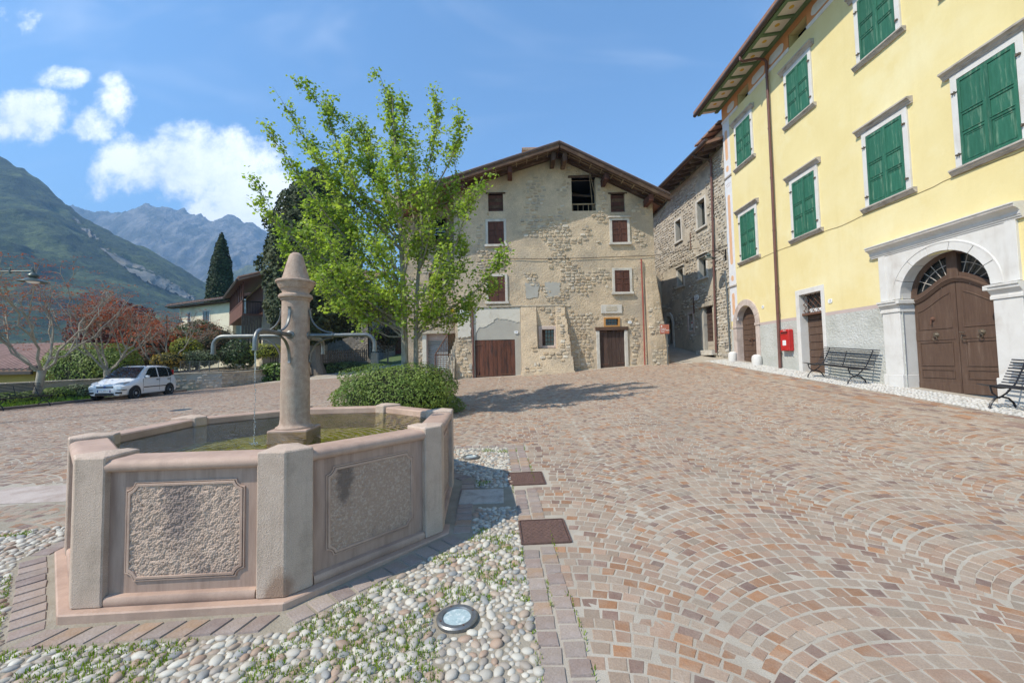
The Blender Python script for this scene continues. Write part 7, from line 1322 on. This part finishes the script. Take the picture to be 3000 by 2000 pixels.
# low tiled roofs below the parapet on the left
for i, (x0, x1, y0, y1, ze, zr, lab) in enumerate(((-45, -29.0, 24.5, 31, 1.55, 3.5, 'low house with pinkish clay tiled roof beyond the parapet wall'), (-60, -44, 42, 50, 2.2, 4.6, 'further low tiled roof behind the left trees'))):
    t = thing('tiled_house', lab, 'house'); MB().box(x0+.5, x1-.5, y0+.6, y1, -3, ze).build('wall', MAT('ochre render', (.50, .33, .10), (.44, .29, .09), scale=1, rough=.9) if i == 0 else M['creamwall'], t)
    r_ = roof_slab(t, [(x0, y0, ze), (x1, y0, ze), (x1-2.2, y1, zr), (x0, y1, zr)], .12, M['tile']); MB().box(x0, x1, y0-.05, y0+.1, ze-.16, ze+.02).build('fascia', M['gutter'], r_)
    n = 44
    for j in range(n): f = (j+.5)/n; MB().tube([(x0+(x1-x0)*f, y0, ze+.12), (x0+(x1-2.2-x0)*f, y1, zr+.12)], .11, 6).build('tile_row', MAT('pink clay tile', (.40, .25, .20), (.30, .19, .15), scale=3, rough=.9, rnd=.12) if i == 0 and j == 0 else bpy.data.materials['pink clay tile'], r_, True)
    MB().tube([(x1, y0, ze+.18), (x1-2.2, y1, zr+.2)], .16, 8).build('hip_tiles', M['tile'], r_, True)
p0_ = MB().lathe([(.02, 0), (.16, 0), (.2, .3), (.21, .34), (.19, .34), (.17, .28), (.02, .27)], 16).build('flower_pot', MAT('terracotta', (.40, .17, .09), (.33, .14, .075), scale=5, rough=.8), None, True); p0_.location = (-5.0, 19.4, gz(-5, 19.4)); tag(p0_, 'terracotta flower pot left of the garage pillar', 'flower pot')
shrub('flower_box', 'yellow flowers on the terrace coping above the stair', 'flowers', (-3.1, 19.85, 4.12), (.3, .14, .14), 500, .05, FOL('yellow petals', (.75, .60, .02), (.65, .55, .03), .2), 96, core=False)
# ================================================================== mountains and the air between
def ridge(name, pts, depth0, depth1, mat, seed, base_z, nz=110, nx=260, rough=.10, fine=0., ridged=0., label=None, freq=3.):
    """a mountain flank: crest through pts (u, v in photograph pixels at distance depth1), foot nearer at depth0"""
    us = np.array([p[0] for p in pts], float); vs = np.array([p[1] for p in pts], float); ug = np.linspace(us.min(), us.max(), nx); vg = np.interp(ug, us, vs)
    C = np.array([atY(u, v, depth1) for u, v in zip(ug, vg)]); Fo = np.stack([C[:, 0]*depth0/depth1, np.full(nx, depth0), np.full(nx, base_z)], -1)
    t = np.linspace(0, 1, nz)[None, :, None]; P = Fo[:, None]*(1-t)+C[:, None]*t; H = np.maximum(C[:, 2]-base_z, 1)[:, None]
    prof = t[..., 0]**1.25; P[..., 2] = base_z+H*prof
    n = fbm(P[..., 0]/depth1*freq*2.2+seed, P[..., 1]/depth1*freq*2.2+P[..., 2]/depth1*freq, seed, 6)-.48; gul = np.abs(vnoise(P[..., 0]/depth1*freq*4.5+seed, P[..., 1]/depth1*freq*1.2, 4.)-.5)
    P[..., 2] += H*rough*(n*2.2-gul*.8)*np.sin(np.pi*np.clip(t[..., 0], 0, 1)*.86+.12); P[..., 1] += depth1*.05*n*np.sin(np.pi*t[..., 0])
    if fine: P[..., 2] += fine*(vnoise(P[..., 0]/11., P[..., 1]/11., 1.)*.6+vnoise(P[..., 0]/26., P[..., 1]/26., 2.)*1.2-.9)*np.minimum(1, t[..., 0]*6)
    if ridged:
        rn = 0; a_ = 1.
        for o_ in range(5): fq = 2.**o_; rn = rn+a_*(1-2*np.abs(vnoise(P[..., 0]/depth1*freq*2.5*fq+seed*3, P[..., 1]/depth1*freq*2.5*fq, o_*7.)-.5)); a_ *= .55
        P[..., 2] += H*ridged*(rn-1.35)*np.clip(t[..., 0]*1.6, 0, 1)
    back = P[:, -1:].copy(); back[..., 1] += depth1*.3; back[..., 2] = base_z; P = np.concatenate([P, back], 1); I = np.arange(nx*(nz+1)).reshape(nx, nz+1); Q = np.stack([I[:-1, :-1], I[1:, :-1], I[1:, 1:], I[:-1, 1:]], -1).reshape(-1, 4)
    return tag(obj_np(name, P.reshape(-1, 3), Q, mat, None, True), kind='structure')
k = 1.2755
M['forest'] = MAT('wooded slope', (.016, .034, .011), (.040, .062, .018), scale=.09, detail=10, rough=1, c3=(.085, .112, .032), s3=.014, bump=1., bscale=.12, bdist=9, fine=.35, m3=(.50, .62), bdet=8); M['forest2'] = MAT('far wooded slope', (.035, .05, .018), (.08, .095, .03), scale=.05, detail=10, rough=1, c3=(.12, .13, .05), s3=.008, bump=1., bscale=.08, bdist=12, fine=.3, m3=(.5, .62))
M['rock'] = MAT('rocky high slope', (.045, .05, .03), (.10, .095, .075), scale=.012, detail=12, rough=1, c3=(.19, .18, .165), s3=.007, bump=1., bscale=.02, bdist=45, m3=(.46, .56), bdet=9, fine=.3)
M['scree'] = MAT('pale scree', (.20, .19, .165), (.13, .125, .10), scale=.02, detail=10, rough=1, bump=.6, bscale=.05, bdist=6)
mA = ridge('wooded_mountain', [(-900*k, 200*k), (-300*k, 265*k), (-120*k, 320*k), (0, 360*k), (50*k, 385*k), (110*k, 430*k), (180*k, 488*k), (260*k, 535*k), (340*k, 575*k), (420*k, 620*k), (490*k, 662*k), (560*k, 705*k), (640*k, 760*k), (760*k, 800*k)], 260, 900, M['forest'], 3, -12, 240, 620, fine=7.)
mB = ridge('rocky_mountain', [(-250*k, 420*k), (60*k, 470*k), (180*k, 468*k), (215*k, 478*k), (270*k, 474*k), (330*k, 466*k), (375*k, 472*k), (410*k, 486*k), (455*k, 492*k), (495*k, 488*k), (540*k, 500*k), (585*k, 515*k), (640*k, 540*k), (760*k, 600*k), (900*k, 700*k), (1100*k, 780*k)], 1250, 2600, M['rock'], 8, -12, 170, 420, rough=.16, freq=6., ridged=.045)
mC = ridge('low_wooded_spur', [(380*k, 700*k), (440*k, 660*k), (500*k, 640*k), (560*k, 612*k), (620*k, 590*k), (700*k, 610*k), (800*k, 650*k), (900*k, 720*k), (1000*k, 790*k)], 950, 1550, M['forest2'], 14, -12, 120, 300, fine=9.)
# the scree chute runs down the near flank as its own sheet lying on the slope
def chute():
    o = mA.data; V = np.empty(len(o.vertices)*3, np.float32); o.vertices.foreach_get('co', V); V = V.reshape(620, 241, 3); uu = CAM+0; d = V-CAM; U_ = 1500+FPX*(d@_R)/(d@_F); Vp = 1000-FPX*(d@_U)/(d@_F)
    path = [(168*k, 500*k, 3), (200*k, 530*k, 5), (235*k, 565*k, 6), (290*k, 605*k, 10), (340*k, 635*k, 13), (385*k, 655*k, 12), (420*k, 672*k, 8), (448*k, 690*k, 3)]; Q = []
    cu = U_[:-1, :-2]; cv = Vp[:-1, :-2]
    pu = np.array([p[0] for p in path]); pv = np.array([p[1] for p in path]); pw = np.array([p[2] for p in path])
    return pu, pv, pw
pu, pv, pw = chute(); rows = []
V = np.empty(len(mA.data.vertices)*3, np.float32); mA.data.vertices.foreach_get('co', V); V = V.reshape(-1, 3); d = V-CAM; Ua = 1500+FPX*(d@_R)/(d@_F); Va = 1000-FPX*(d@_U)/(d@_F); dist_ = np.linalg.norm(d, axis=1); idx = np.arange(620*241).reshape(620, 241)[:, :240].ravel()
tt = np.linspace(0, 1, 60); xs = np.interp(tt, np.linspace(0, 1, len(pu)), pu); ys = np.interp(tt, np.linspace(0, 1, len(pv)), pv); ws = np.interp(tt, np.linspace(0, 1, len(pw)), pw)
for x, y, w in zip(xs, ys, ws):
    row = []
    for q in np.linspace(-1, 1, 7):
        uu_, vv_ = x+q*w*.75+random.uniform(-5, 5), y-q*w*.9+random.uniform(-5, 5); dd = (Ua[idx]-uu_)**2+(Va[idx]-vv_)**2; near = idx[np.argsort(dd)[:4]]; wgt = 1/(np.sort(dd)[:4]+1); D_ = float((dist_[near]*wgt).sum()/wgt.sum()); rr = ray(uu_, vv_); rr = rr/np.linalg.norm(rr); row.append(CAM+rr*(D_*.994))
    rows.append(row)
rows = np.array(rows); I = np.arange(rows.shape[0]*7).reshape(-1, 7); Q = np.stack([I[:-1, :-1], I[1:, :-1], I[1:, 1:], I[:-1, 1:]], -1).reshape(-1, 4); rowz = rows.copy(); tag(obj_np('scree_chute', rowz.reshape(-1, 3), Q, M['scree'], None, True), kind='structure')
# haze: one closed box of even, thin air
hz = MB().box(-3400, 2600, -600, 3500, -24, 1150).build('haze', None); hz['kind'] = 'stuff'
hm = bpy.data.materials.new('valley air'); hm.use_nodes = True; t = hm.node_tree; t.nodes.clear(); o = t.nodes.new('ShaderNodeOutputMaterial'); pv_ = t.nodes.new('ShaderNodeVolumePrincipled'); pv_.inputs['Color'].default_value = (.37, .63, 1., 1); pv_.inputs['Density'].default_value = .00027; pv_.inputs['Anisotropy'].default_value = .0; t.links.new(pv_.outputs[0], o.inputs['Volume']); hz.data.materials.append(hm)
